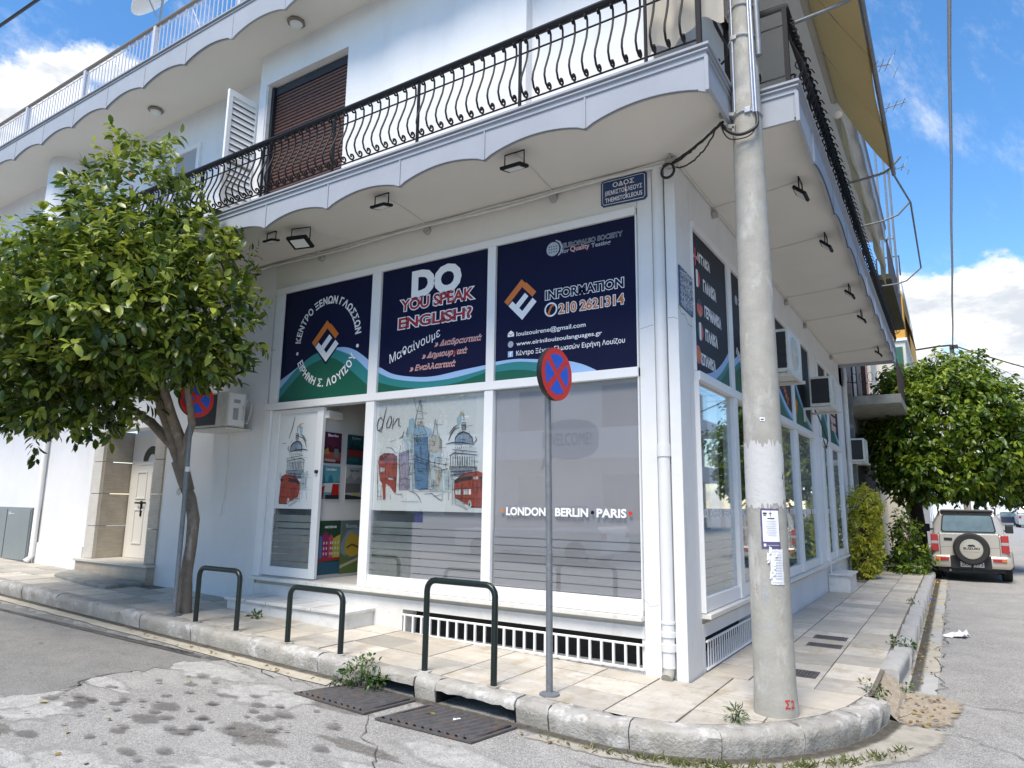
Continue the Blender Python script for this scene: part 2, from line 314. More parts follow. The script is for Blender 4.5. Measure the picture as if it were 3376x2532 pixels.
def soft_mat(name, base, lo=.25, hi=.6, nsc=9):       # alpha runs out raggedly where the vertex attribute 'fade' falls to 0
    m = base.copy(); m.name = name; t = m.node_tree; b = t.nodes['Principled BSDF']; at = t.nodes.new('ShaderNodeAttribute'); at.attribute_name = 'fade'
    ge = t.nodes.new('ShaderNodeNewGeometry'); n = t.nodes.new('ShaderNodeTexNoise'); n.inputs['Scale'].default_value = nsc; n.inputs['Detail'].default_value = 8; n.inputs['Roughness'].default_value = .7; t.links.new(ge.outputs['Position'], n.inputs['Vector'])
    a = t.nodes.new('ShaderNodeMath'); a.operation = 'MULTIPLY_ADD'; t.links.new(n.outputs['Fac'], a.inputs[0]); a.inputs[1].default_value = .9; a.inputs[2].default_value = -.45
    c = t.nodes.new('ShaderNodeMath'); c.operation = 'ADD'; t.links.new(a.outputs[0], c.inputs[0]); t.links.new(at.outputs['Fac'], c.inputs[1])
    r = t.nodes.new('ShaderNodeMapRange'); t.links.new(c.outputs[0], r.inputs[0]); r.inputs[1].default_value = lo; r.inputs[2].default_value = hi; t.links.new(r.outputs[0], b.inputs['Alpha']); return m
def G(x): return .028*min(max(-x, 0), 40)
# ---- flat print: text and polygons on the two street faces
TEXTM = {}
def text_mesh(s, off=0., shear=0., face=None):
    k = (s, off, shear)
    if k not in TEXTM:
        cu = bpy.data.curves.new('txt', 'FONT'); cu.body = s; cu.size = 1; cu.offset = off; cu.shear = shear; cu.resolution_u = 3; cu.fill_mode = 'FRONT'
        o = bpy.data.objects.new('txt', cu); COL.objects.link(o); bpy.context.view_layer.update()
        me = bpy.data.meshes.new_from_object(o); bpy.data.objects.remove(o)
        TEXTM[k] = me
    me = TEXTM[k].copy(); return me
def text_bb(s, shear=0.):
    me = text_mesh(s, 0., shear); xs = [v.co.x for v in me.vertices]; return min(xs), max(xs)
FA = lambda d: (lambda u, v, w=0.: (u, -d-w, v))        # left face: u = x, v = z, facing -Y
FB = lambda d: (lambda u, v, w=0.: (d+w, u, v))         # right face: u = y, v = z, facing +X
def put_text(name, s, m, fn, u, v, w, h, ang=0., off=0., shear=0., lift=.001, parent=None, base_off=0.):
    me = text_mesh(s, off, shear); x0, x1 = text_bb(s, shear); sx = w/(x1-x0); sy = h/.727; ca, sa = math.cos(ang), math.sin(ang)
    n = len(me.vertices); co = np.empty(n*3); me.vertices.foreach_get('co', co); co = co.reshape(n, 3)
    uu = (co[:,0]-x0)*sx; vv = co[:,1]*sy; U = u+uu*ca-vv*sa; V = v+uu*sa+vv*ca
    out = np.array([fn(a, b, lift) for a, b in zip(U, V)]); me.vertices.foreach_set('co', out.ravel()); me.materials.clear(); me.materials.append(m); me.update()
    return obj(name, me, None, parent)
STYLE = dict(white=[('white', 0)], redout=[('white', .06), ('pred', 0)], pinkout=[('ppink', .035), ('pred', -.03)], greyout=[('pgrey', .04), ('navy', -.012)], grey=[('pgrey', 0)], pink=[('ppink', 0)],
             outline=[('white', .055), ('navy', .0)], orangeout=[('white', .055), ('porange', 0)])
def styled(name, fn, parent, s, x, z, w, a, h, k, b=0., i=0., lift=.001):
    for n, (mn, off) in enumerate(STYLE[k]):
        put_text(name, s, M[mn], fn, x, z, w, h, a, off+b, i, lift+n*.0008, parent)
def flat(mb, pts, fn, lift, mi=0):
    mb.add([fn(u, v, lift) for u, v in pts], [tuple(range(len(pts)))], mi)
def strip(mb, pts, wd, fn, lift, mi=0):
    L, Rr = [], []
    for i, p in enumerate(pts):
        a = Vector(pts[max(i-1, 0)]); c = Vector(pts[min(i+1, len(pts)-1)]); d = (c-a); d = d.normalized() if d.length else Vector((1, 0)); n = Vector((-d.y, d.x))*wd*.5*(.55 if i in (0, len(pts)-1) else 1)
        L.append(Vector(p)+n); Rr.append(Vector(p)-n)
    for i in range(len(pts)-1): mb.add([fn(*L[i], lift), fn(*L[i+1], lift), fn(*Rr[i+1], lift), fn(*Rr[i], lift)], [(0, 1, 2, 3)], mi)
# ---- foliage
LV = np.array([(0,0,0),(.34,0,.02),(.70,0,.0),(1,0,-.07),(.30,.21,.07),(.68,.19,.05),(.30,-.21,.07),(.68,-.19,.05)])
LF = [(0,1,4),(1,2,5,4),(2,3,5),(0,6,1),(6,7,2,1),(7,3,2)]
def leaf_mesh(name, pos, dirs, nrm, size, tone, m, wide=1.0):
    n = len(pos); d = dirs/np.linalg.norm(dirs, axis=1)[:, None]; s = np.cross(nrm, d); s /= np.linalg.norm(s, axis=1)[:, None]+1e-9; u = np.cross(d, s)
    V = pos[:,None,:] + size[:,None,None]*(LV[None,:,0,None]*d[:,None,:] + LV[None,:,1,None]*wide*s[:,None,:] + LV[None,:,2,None]*u[:,None,:])
    me = bpy.data.meshes.new(name); nl = sum(len(f) for f in LF)
    me.vertices.add(n*8); me.vertices.foreach_set('co', V.ravel())
    loops = np.concatenate([np.array(sum(LF, ()))[None,:]+8*np.arange(n)[:,None]]).ravel(); me.loops.add(n*nl); me.loops.foreach_set('vertex_index', loops)
    st = np.cumsum([0]+[len(f) for f in LF])[:-1]; me.polygons.add(n*len(LF)); me.polygons.foreach_set('loop_start', (st[None,:]+nl*np.arange(n)[:,None]).ravel())
    me.polygons.foreach_set('loop_total', np.tile([len(f) for f in LF], n)); me.update(calc_edges=True)
    at = me.attributes.new('tone', 'FLOAT', 'POINT'); at.data.foreach_set('value', np.repeat(tone, 8)); me.polygons.foreach_set('use_smooth', [True]*len(me.polygons)); me.materials.append(m); return me
def crown(blobs, twigs, per, size, droop=.3, rad=.1, shell=.55, tone_b=.45, seed=1, up=.6, minz=None, flush=.18):
    r = np.random.default_rng(seed); vol = np.array([b[1][0]*b[1][1]*b[1][2] for b in blobs])**.8; pick = r.choice(len(blobs), twigs, p=vol/vol.sum())
    c = np.array([b[0] for b in blobs])[pick]; R3 = np.array([b[1] for b in blobs])[pick]
    dv = r.normal(size=(twigs, 3)); dv /= np.linalg.norm(dv, axis=1)[:, None]; rr = shell+(1.06-shell)*r.random(twigs)**.7
    rr *= 1+.20*np.sin(dv[:,0]*8+pick*2)*np.cos(dv[:,2]*7+1.3*pick)+.06*np.sin(dv[:,1]*17)
    tp = c+dv*R3*rr[:,None]; td = dv+np.array([0,0,.1])+.35*r.normal(size=(twigs,3)); td /= np.linalg.norm(td, axis=1)[:, None]
    ttone = np.clip(tone_b+.16*r.normal(size=twigs)+(r.random(twigs)<flush)*.3+.12*dv[:,2], 0, 1)
    P = np.repeat(tp, per, 0); D = np.repeat(td, per, 0); n = len(P)
    side = r.normal(size=(n,3)); side -= (side*D).sum(1)[:,None]*D; side /= np.linalg.norm(side, axis=1)[:,None]
    t = np.tile(np.linspace(0, 1, per), twigs)
    pos = P+D*(t*rad*1.5)[:,None]+side*.012; dirs = D*.55+side*.85; dirs[:,2] -= droop
    nrm = .5*D+np.array([0,0,up])+.45*r.normal(size=(n,3)); sz = size*(.45+.85*r.random(n)); tone = np.clip(np.repeat(ttone, per)+.13*r.normal(size=n), 0, 1)
    if minz is not None:
        k = pos[:,2] > minz; pos, dirs, nrm, sz, tone = pos[k], dirs[k], nrm[k], sz[k], tone[k]
    return pos, dirs, nrm, sz, tone
# flat print outlines measured off the shop front, in metres on the wall plane
ART=[('lblue', [[-3.277, 2.448], [-3.207, 2.471], [-3.155, 2.361], [-3.041, 2.369], [-2.936, 2.324], [-2.912, 2.279], [-2.966, 2.219], [-3.196, 2.237], [-3.299, 2.187], [-3.319, 2.242], [-3.283, 2.34]]), ('lblue', [[-2.567, 2.436], [-2.526, 2.477], [-2.502, 2.407], [-2.542, 2.331], [-2.576, 2.385]]), ('mist', [[-2.959, 2.061], [-2.781, 2.065], [-2.731, 1.621], [-2.928, 1.621]]), ('mist', [[-3.361, 2.244], [-3.198, 2.291], [-3.163, 2.041], [-3.279, 2.035], [-3.33, 2.117]]), ('red', [[-3.728, 1.973], [-3.713, 2.037], [-3.616, 2.066], [-3.494, 2.058], [-3.438, 2.021], [-3.427, 1.94], [-3.428, 1.851], [-3.433, 1.611], [-3.455, 1.593], [-3.532, 1.673], [-3.595, 1.709], [-3.596, 1.53], [-3.625, 1.512], [-3.656, 1.709], [-3.695, 1.745], [-3.714, 1.854]]), ('dred', [[-3.713, 1.991], [-3.675, 2.027], [-3.578, 2.033], [-3.443, 2.003], [-3.447, 1.976], [-3.709, 1.973]]), ('mist', [[-3.698, 1.9], [-3.624, 1.889], [-3.628, 1.853], [-3.689, 1.845]]), ('mist', [[-3.562, 1.776], [-3.49, 1.771], [-3.476, 1.748], [-3.555, 1.753]]), ('lav', [[-3.404, 2.056], [-3.27, 2.088], [-3.24, 1.629], [-3.386, 1.629]]), ('mist', [[-3.262, 2.052], [-3.185, 2.032], [-3.153, 1.62], [-3.234, 1.62]]), ('blue', [[-3.184, 2.237], [-2.978, 2.242], [-2.955, 1.974], [-2.957, 1.638], [-3.063, 1.629], [-3.143, 1.646], [-3.167, 1.935]]), ('lblue2', [[-3.166, 2.352], [-3.052, 2.365], [-2.996, 2.265], [-3.197, 2.264]]), ('pale', [[-3.179, 2.255], [-2.984, 2.251], [-2.98, 2.15], [-3.168, 2.152]]), ('dblue', [[-3.144, 2.129], [-3.087, 2.149], [-3.006, 2.115], [-2.986, 2.036], [-3.0, 1.984], [-3.092, 1.995], [-3.14, 2.04]]), ('lblue2', [[-3.131, 2.093], [-3.097, 2.118], [-3.051, 2.104], [-3.037, 2.055], [-3.07, 2.021], [-3.117, 2.039]]), ('beige', [[-3.158, 2.424], [-3.06, 2.423], [-3.052, 2.369], [-3.15, 2.37]]), ('pale', [[-3.112, 2.664], [-3.056, 2.454], [-3.165, 2.451]]), ('beige', [[-2.954, 2.201], [-2.866, 2.25], [-2.775, 2.195], [-2.776, 2.065], [-2.942, 2.061]]), ('pale', [[-2.874, 2.426], [-2.833, 2.258], [-2.905, 2.252]]), ('beige', [[-2.855, 1.843], [-2.761, 1.833], [-2.769, 1.757], [-2.808, 1.629], [-2.84, 1.629]]), ('pale', [[-3.186, 2.041], [-2.932, 1.956], [-2.732, 1.927], [-2.687, 1.875], [-2.762, 1.85], [-3.18, 1.926]]), ('grey', [[-2.59, 2.162], [-2.581, 2.213], [-2.54, 2.254], [-2.471, 2.272], [-2.403, 2.248], [-2.354, 2.204], [-2.342, 2.136], [-2.589, 2.128]]), ('lblue2', [[-2.58, 2.17], [-2.539, 2.228], [-2.486, 2.243], [-2.494, 2.141]]), ('pale', [[-2.599, 2.124], [-2.326, 2.115], [-2.315, 2.068], [-2.603, 2.077]]), ('pale', [[-2.655, 2.019], [-2.608, 2.056], [-2.283, 2.03], [-2.277, 1.992], [-2.279, 1.885], [-2.645, 1.891]]), ('grey', [[-2.655, 1.883], [-2.279, 1.881], [-2.278, 1.843], [-2.349, 1.836], [-2.492, 1.771], [-2.641, 1.789]]), ('mist', [[-2.741, 1.875], [-2.6, 1.84], [-2.593, 1.63], [-2.72, 1.621]]), ('grey', [[-2.501, 2.355], [-2.442, 2.352], [-2.446, 2.284], [-2.493, 2.286]]), ('beige', [[-2.537, 2.486], [-2.505, 2.497], [-2.478, 2.474], [-2.493, 2.445], [-2.53, 2.447]]), ('red', [[-2.586, 1.73], [-2.493, 1.796], [-2.369, 1.832], [-2.267, 1.835], [-2.186, 1.809], [-2.167, 1.461], [-2.257, 1.452], [-2.379, 1.466], [-2.569, 1.547], [-2.587, 1.63]]), ('ink2', [[-2.581, 1.738], [-2.492, 1.771], [-2.348, 1.787], [-2.341, 1.741], [-2.47, 1.729], [-2.579, 1.701]]), ('ink2', [[-2.245, 1.777], [-2.177, 1.781], [-2.176, 1.744], [-2.245, 1.745]]), ('pale', [[-2.322, 1.778], [-2.266, 1.778], [-2.265, 1.749], [-2.321, 1.749]]), ('pale', [[-2.566, 1.638], [-2.488, 1.642], [-2.486, 1.584], [-2.565, 1.584]]), ('pale', [[-2.457, 1.64], [-2.4, 1.642], [-2.398, 1.585], [-2.455, 1.585]]), ('pale', [[-2.384, 1.641], [-2.354, 1.642], [-2.352, 1.585], [-2.383, 1.585]]), ('pale', [[-2.323, 1.642], [-2.262, 1.642], [-2.261, 1.585], [-2.321, 1.585]]), ('pale', [[-2.237, 1.644], [-2.182, 1.643], [-2.18, 1.586], [-2.235, 1.586]]), ('orange2', [[-2.584, 1.688], [-2.366, 1.712], [-2.364, 1.663], [-2.583, 1.651]]), ('mist', [[-2.584, 1.538], [-2.485, 1.547], [-2.391, 1.507], [-2.4, 1.474], [-2.578, 1.505]]), ('ink2', [[-2.379, 1.474], [-2.177, 1.461], [-2.177, 1.446], [-2.358, 1.446]]), ('pale', [[-2.395, 1.482], [-2.386, 1.515], [-2.366, 1.528], [-2.348, 1.507], [-2.343, 1.467], [-2.358, 1.442], [-2.384, 1.446]]), ('ink2', [[-2.38, 1.483], [-2.37, 1.503], [-2.359, 1.483], [-2.364, 1.462], [-2.376, 1.465]])]
INK=[('ink', [[-3.735, 1.992], [-3.727, 1.764], [-3.712, 1.538]], 0.0033), ('ink', [[-3.724, 2.01], [-3.641, 2.062], [-3.494, 2.054], [-3.437, 2.012], [-3.427, 1.895]], 0.0033), ('ink', [[-3.611, 1.98], [-3.601, 1.718]], 0.0033), ('ink', [[-3.431, 1.895], [-3.432, 1.593]], 0.0033), ('ink', [[-3.698, 1.991], [-3.454, 1.985]], 0.0033), ('ink', [[-3.207, 2.708], [-3.158, 2.541]], 0.0033), ('ink', [[-3.112, 2.674], [-3.171, 2.442], [-3.178, 2.344]], 0.0033), ('ink', [[-3.106, 2.664], [-3.055, 2.445]], 0.0033), ('ink', [[-3.164, 2.541], [-3.083, 2.536]], 0.0033), ('ink', [[-3.171, 2.451], [-3.053, 2.447]], 0.0033), ('ink', [[-3.156, 2.37], [-3.052, 2.365]], 0.0033), ('ink', [[-3.166, 2.352], [-3.197, 2.264]], 0.0033), ('ink', [[-3.052, 2.365], [-2.996, 2.265]], 0.0033), ('ink', [[-3.203, 2.26], [-2.99, 2.26]], 0.0033), ('ink', [[-3.174, 2.152], [-2.979, 2.145]], 0.0033), ('ink', [[-2.983, 2.238], [-2.955, 1.974], [-2.951, 1.638]], 0.0033), ('ink', [[-3.182, 2.237], [-3.158, 1.935]], 0.0033), ('ink', [[-3.375, 1.629], [-3.404, 2.056], [-3.259, 2.097], [-3.229, 1.629]], 0.0033), ('ink', [[-3.403, 2.029], [-3.257, 2.07]], 0.0033), ('ink', [[-3.401, 1.886], [-3.298, 1.955]], 0.0033), ('ink', [[-3.387, 1.752], [-3.253, 1.769]], 0.0033), ('ink', [[-3.354, 1.69], [-3.308, 1.708], [-3.283, 1.664]], 0.0033), ('ink', [[-3.185, 2.032], [-2.931, 1.948], [-2.688, 1.909]], 0.0033), ('ink', [[-3.184, 1.997], [-2.763, 1.876]], 0.0033), ('ink', [[-3.159, 1.961], [-2.751, 1.863]], 0.0033), ('ink', [[-3.202, 2.024], [-3.171, 1.62]], 0.0033), ('ink', [[-3.162, 1.917], [-3.155, 1.646]], 0.0033), ('ink', [[-2.874, 2.435], [-2.905, 2.252], [-2.959, 2.193]], 0.0033), ('ink', [[-2.874, 2.435], [-2.827, 2.24], [-2.775, 2.186]], 0.0033), ('ink', [[-2.959, 2.193], [-2.947, 2.061]], 0.0033), ('ink', [[-2.775, 2.186], [-2.77, 2.048]], 0.0033), ('ink', [[-2.947, 2.061], [-2.934, 1.638]], 0.0033), ('ink', [[-2.856, 1.74], [-2.845, 1.621]], 0.0033), ('ink', [[-2.92, 2.191], [-2.885, 2.173], [-2.878, 2.137], [-2.917, 2.13]], 0.0033), ('ink', [[-3.075, 1.638], [-3.008, 1.655], [-2.896, 1.634]], 0.0033), ('ink', [[-3.188, 1.62], [-2.613, 1.609]], 0.0033), ('ink', [[-3.222, 1.62], [-3.129, 1.594], [-3.07, 1.543], [-3.039, 1.483]], 0.0033), ('ink', [[-3.005, 1.586], [-2.894, 1.595], [-2.782, 1.528], [-2.738, 1.52]], 0.0033), ('ink', [[-2.87, 1.561], [-2.741, 1.587]], 0.0033), ('ink', [[-3.431, 1.584], [-3.331, 1.585], [-3.329, 1.541]], 0.0033), ('ink', [[-3.332, 1.502], [-3.079, 1.5]], 0.0033), ('ink', [[-2.731, 1.604], [-2.749, 1.512]], 0.0033), ('ink', [[-2.655, 1.605], [-2.652, 1.521]], 0.0033), ('ink', [[-2.67, 1.84], [-2.657, 1.638]], 0.0033), ('ink', [[-2.601, 1.722], [-2.603, 1.472]], 0.0033), ('ink', [[-2.586, 1.73], [-2.493, 1.788], [-2.349, 1.828]], 0.0033), ('ink', [[-2.583, 1.646], [-2.182, 1.663]], 0.0033), ('ink', [[-2.579, 1.547], [-2.179, 1.541]], 0.0033), ('ink', [[-2.567, 1.489], [-2.388, 1.417]], 0.0033), ('ink', [[-2.514, 1.485], [-2.388, 1.433]], 0.0033), ('ink', [[-3.042, 1.415], [-3.028, 1.372]], 0.0033), ('ink', [[-3.399, 2.065], [-3.38, 2.154]], 0.0033), ('ink', [[-3.563, 2.197], [-3.467, 2.221]], 0.0033), ('ink', [[-3.62, 2.135], [-3.522, 2.123], [-3.459, 2.067]], 0.0033), ('ink', [[-3.102, 1.742], [-3.099, 1.681]], 0.0033), ('ink', [[-3.142, 1.742], [-3.046, 1.741]], 0.0033), ('ink', [[-2.589, 2.145], [-2.581, 2.213], [-2.54, 2.254], [-2.471, 2.272], [-2.403, 2.248], [-2.354, 2.204], [-2.337, 2.136]], 0.0059), ('ink', [[-2.677, 2.182], [-2.647, 2.25], [-2.595, 2.308], [-2.531, 2.322]], 0.0059), ('ink', [[-2.669, 2.26], [-2.606, 2.326], [-2.554, 2.353]], 0.0059), ('ink', [[-2.713, 2.141], [-2.633, 2.155], [-2.484, 2.154], [-2.326, 2.123]], 0.0059), ('ink', [[-2.327, 2.136], [-2.292, 2.176], [-2.308, 2.21]], 0.0059), ('ink', [[-2.473, 2.474], [-2.47, 2.396]], 0.0059), ('ink', [[-2.501, 2.372], [-2.438, 2.369]], 0.0059), ('ink', [[-2.495, 2.346], [-2.442, 2.344]], 0.0059), ('ink', [[-2.493, 2.295], [-2.501, 2.364]], 0.0059), ('ink', [[-2.446, 2.293], [-2.448, 2.361]], 0.0059), ('ink', [[-2.619, 2.077], [-2.283, 2.042]], 0.0059), ('ink', [[-2.66, 2.01], [-2.586, 2.042], [-2.277, 2.009]], 0.0059), ('ink', [[-2.65, 1.891], [-2.284, 1.881]], 0.0059), ('ink', [[-2.642, 1.832], [-2.339, 1.844]], 0.0059), ('ink', [[-2.641, 1.798], [-2.42, 1.812]], 0.0059), ('ink', [[-2.773, 1.85], [-2.676, 1.874]], 0.0059), ('ink', [[-2.644, 2.01], [-2.64, 1.899]], 0.0052), ('ink', [[-2.61, 2.008], [-2.606, 1.899]], 0.0052), ('ink', [[-2.577, 2.007], [-2.573, 1.898]], 0.0052), ('ink', [[-2.544, 2.005], [-2.54, 1.898]], 0.0089), ('ink', [[-2.511, 2.003], [-2.508, 1.897]], 0.0089), ('ink', [[-2.479, 2.002], [-2.475, 1.896]], 0.0089), ('ink', [[-2.446, 2.0], [-2.443, 1.896]], 0.0089), ('ink', [[-2.414, 1.998], [-2.411, 1.895]], 0.0089), ('ink', [[-2.382, 1.997], [-2.378, 1.895]], 0.0052), ('ink', [[-2.349, 1.995], [-2.347, 1.894]], 0.0052), ('ink', [[-2.318, 1.993], [-2.315, 1.894]], 0.0052), ('ink', [[-2.577, 2.11], [-2.577, 2.089]], 0.0052), ('ink', [[-2.549, 2.109], [-2.548, 2.088]], 0.0052), ('ink', [[-2.52, 2.108], [-2.519, 2.087]], 0.0052), ('ink', [[-2.492, 2.107], [-2.491, 2.086]], 0.0052), ('ink', [[-2.463, 2.107], [-2.462, 2.085]], 0.0052), ('ink', [[-2.435, 2.106], [-2.434, 2.085]], 0.0052), ('ink', [[-2.407, 2.105], [-2.406, 2.084]], 0.0052), ('ink', [[-2.378, 2.104], [-2.378, 2.083]], 0.0052), ('ink', [[-2.351, 2.103], [-2.35, 2.082]], 0.0052), ('ink', [[-3.149, 2.222], [-3.147, 2.182]], 0.0045), ('ink', [[-3.116, 2.221], [-3.114, 2.181]], 0.0045), ('ink', [[-3.084, 2.22], [-3.082, 2.18]], 0.0045), ('ink', [[-3.052, 2.218], [-3.05, 2.179]], 0.0045), ('ink', [[-3.02, 2.217], [-3.018, 2.177]], 0.0045), ('ink', [[-3.637, 2.612], [-3.686, 2.405], [-3.7, 2.322]], 0.0059), ('ink', [[-3.68, 2.456], [-3.717, 2.5], [-3.756, 2.474], [-3.774, 2.409], [-3.768, 2.353], [-3.738, 2.338], [-3.698, 2.387]], 0.0059), ('ink', [[-3.7, 2.322], [-3.745, 2.343]], 0.0059), ('ink', [[-3.581, 2.501], [-3.619, 2.42], [-3.616, 2.365], [-3.573, 2.372], [-3.541, 2.444], [-3.557, 2.509], [-3.581, 2.501]], 0.0059), ('ink', [[-3.512, 2.479], [-3.529, 2.351]], 0.0059), ('ink', [[-3.525, 2.379], [-3.457, 2.467], [-3.427, 2.475], [-3.429, 2.392], [-3.392, 2.372]], 0.0059), ('ink', [[-3.284, 2.358], [-3.303, 2.278]], 0.0059), ('ink', [[-3.341, 2.315], [-3.361, 2.253], [-3.408, 2.232]], 0.0059)]
ART_D=[('lblue', [[-5.119, 2.436], [-5.157, 2.477], [-5.179, 2.407], [-5.142, 2.331], [-5.11, 2.385]]), ('grey', [[-5.097, 2.162], [-5.106, 2.213], [-5.144, 2.254], [-5.208, 2.272], [-5.271, 2.248], [-5.317, 2.204], [-5.328, 2.136], [-5.098, 2.128]]), ('lblue2', [[-5.106, 2.17], [-5.145, 2.228], [-5.194, 2.243], [-5.186, 2.141]]), ('pale', [[-5.089, 2.124], [-5.343, 2.115], [-5.353, 2.068], [-5.085, 2.077]]), ('pale', [[-5.037, 2.019], [-5.08, 2.056], [-5.383, 2.03], [-5.388, 1.992], [-5.386, 1.885], [-5.046, 1.891]]), ('grey', [[-5.037, 1.883], [-5.386, 1.881], [-5.387, 1.843], [-5.321, 1.836], [-5.188, 1.771], [-5.05, 1.789]]), ('mist', [[-4.957, 1.875], [-5.088, 1.84], [-5.094, 1.63], [-4.976, 1.621]]), ('grey', [[-5.18, 2.355], [-5.235, 2.352], [-5.231, 2.284], [-5.187, 2.286]]), ('beige', [[-5.146, 2.486], [-5.176, 2.497], [-5.201, 2.474], [-5.187, 2.445], [-5.153, 2.447]]), ('red', [[-5.101, 1.73], [-5.187, 1.796], [-5.303, 1.832], [-5.398, 1.835], [-5.473, 1.809], [-5.491, 1.461], [-5.407, 1.452], [-5.293, 1.466], [-5.117, 1.547], [-5.1, 1.63]]), ('ink2', [[-5.106, 1.738], [-5.188, 1.771], [-5.322, 1.787], [-5.329, 1.741], [-5.209, 1.729], [-5.107, 1.701]]), ('ink2', [[-5.418, 1.777], [-5.481, 1.781], [-5.482, 1.744], [-5.418, 1.745]]), ('pale', [[-5.346, 1.778], [-5.398, 1.778], [-5.399, 1.749], [-5.347, 1.749]]), ('pale', [[-5.119, 1.638], [-5.192, 1.642], [-5.194, 1.584], [-5.12, 1.584]]), ('pale', [[-5.221, 1.64], [-5.274, 1.642], [-5.276, 1.585], [-5.223, 1.585]]), ('pale', [[-5.289, 1.641], [-5.317, 1.642], [-5.318, 1.585], [-5.29, 1.585]]), ('pale', [[-5.345, 1.642], [-5.402, 1.642], [-5.403, 1.585], [-5.347, 1.585]]), ('pale', [[-5.425, 1.644], [-5.477, 1.643], [-5.478, 1.586], [-5.427, 1.586]]), ('orange2', [[-5.103, 1.688], [-5.305, 1.712], [-5.307, 1.663], [-5.104, 1.651]]), ('mist', [[-5.103, 1.538], [-5.195, 1.547], [-5.282, 1.507], [-5.274, 1.474], [-5.108, 1.505]]), ('ink2', [[-5.293, 1.474], [-5.481, 1.461], [-5.481, 1.446], [-5.313, 1.446]]), ('pale', [[-5.278, 1.482], [-5.287, 1.515], [-5.305, 1.528], [-5.322, 1.507], [-5.327, 1.467], [-5.313, 1.442], [-5.289, 1.446]]), ('ink2', [[-5.292, 1.483], [-5.302, 1.503], [-5.312, 1.483], [-5.307, 1.462], [-5.296, 1.465]])]
INK_D=[('ink', [[-4.966, 1.604], [-4.949, 1.512]], 0.0033), ('ink', [[-5.037, 1.605], [-5.039, 1.521]], 0.0033), ('ink', [[-5.023, 1.84], [-5.035, 1.638]], 0.0033), ('ink', [[-5.087, 1.722], [-5.085, 1.472]], 0.0033), ('ink', [[-5.101, 1.73], [-5.187, 1.788], [-5.321, 1.828]], 0.0033), ('ink', [[-5.104, 1.646], [-5.477, 1.663]], 0.0033), ('ink', [[-5.107, 1.547], [-5.479, 1.541]], 0.0033), ('ink', [[-5.119, 1.489], [-5.285, 1.417]], 0.0033), ('ink', [[-5.168, 1.485], [-5.285, 1.433]], 0.0033), ('ink', [[-5.098, 2.145], [-5.106, 2.213], [-5.144, 2.254], [-5.208, 2.272], [-5.271, 2.248], [-5.317, 2.204], [-5.332, 2.136]], 0.0059), ('ink', [[-5.016, 2.182], [-5.044, 2.25], [-5.092, 2.308], [-5.152, 2.322]], 0.0059), ('ink', [[-5.024, 2.26], [-5.082, 2.326], [-5.131, 2.353]], 0.0059), ('ink', [[-4.983, 2.141], [-5.057, 2.155], [-5.196, 2.154], [-5.343, 2.123]], 0.0059), ('ink', [[-5.342, 2.136], [-5.374, 2.176], [-5.359, 2.21]], 0.0059), ('ink', [[-5.206, 2.474], [-5.209, 2.396]], 0.0059), ('ink', [[-5.18, 2.372], [-5.239, 2.369]], 0.0059), ('ink', [[-5.185, 2.346], [-5.235, 2.344]], 0.0059), ('ink', [[-5.187, 2.295], [-5.18, 2.364]], 0.0059), ('ink', [[-5.231, 2.293], [-5.229, 2.361]], 0.0059), ('ink', [[-5.07, 2.077], [-5.383, 2.042]], 0.0059), ('ink', [[-5.032, 2.01], [-5.101, 2.042], [-5.388, 2.009]], 0.0059), ('ink', [[-5.041, 1.891], [-5.382, 1.881]], 0.0059), ('ink', [[-5.049, 1.832], [-5.331, 1.844]], 0.0059), ('ink', [[-5.05, 1.798], [-5.255, 1.812]], 0.0059), ('ink', [[-5.047, 2.01], [-5.051, 1.899]], 0.0052), ('ink', [[-5.079, 2.008], [-5.082, 1.899]], 0.0052), ('ink', [[-5.109, 2.007], [-5.113, 1.898]], 0.0052), ('ink', [[-5.14, 2.005], [-5.144, 1.898]], 0.0089), ('ink', [[-5.171, 2.003], [-5.173, 1.897]], 0.0089), ('ink', [[-5.2, 2.002], [-5.204, 1.896]], 0.0089), ('ink', [[-5.231, 2.0], [-5.234, 1.896]], 0.0089), ('ink', [[-5.261, 1.998], [-5.264, 1.895]], 0.0089), ('ink', [[-5.291, 1.997], [-5.294, 1.895]], 0.0052), ('ink', [[-5.321, 1.995], [-5.323, 1.894]], 0.0052), ('ink', [[-5.35, 1.993], [-5.353, 1.894]], 0.0052), ('ink', [[-5.109, 2.11], [-5.109, 2.089]], 0.0052), ('ink', [[-5.135, 2.109], [-5.136, 2.088]], 0.0052), ('ink', [[-5.162, 2.108], [-5.163, 2.087]], 0.0052), ('ink', [[-5.188, 2.107], [-5.189, 2.086]], 0.0052), ('ink', [[-5.215, 2.107], [-5.216, 2.085]], 0.0052), ('ink', [[-5.241, 2.106], [-5.242, 2.085]], 0.0052), ('ink', [[-5.267, 2.105], [-5.268, 2.084]], 0.0052), ('ink', [[-5.294, 2.104], [-5.294, 2.083]], 0.0052), ('ink', [[-5.319, 2.103], [-5.32, 2.082]], 0.0052)]
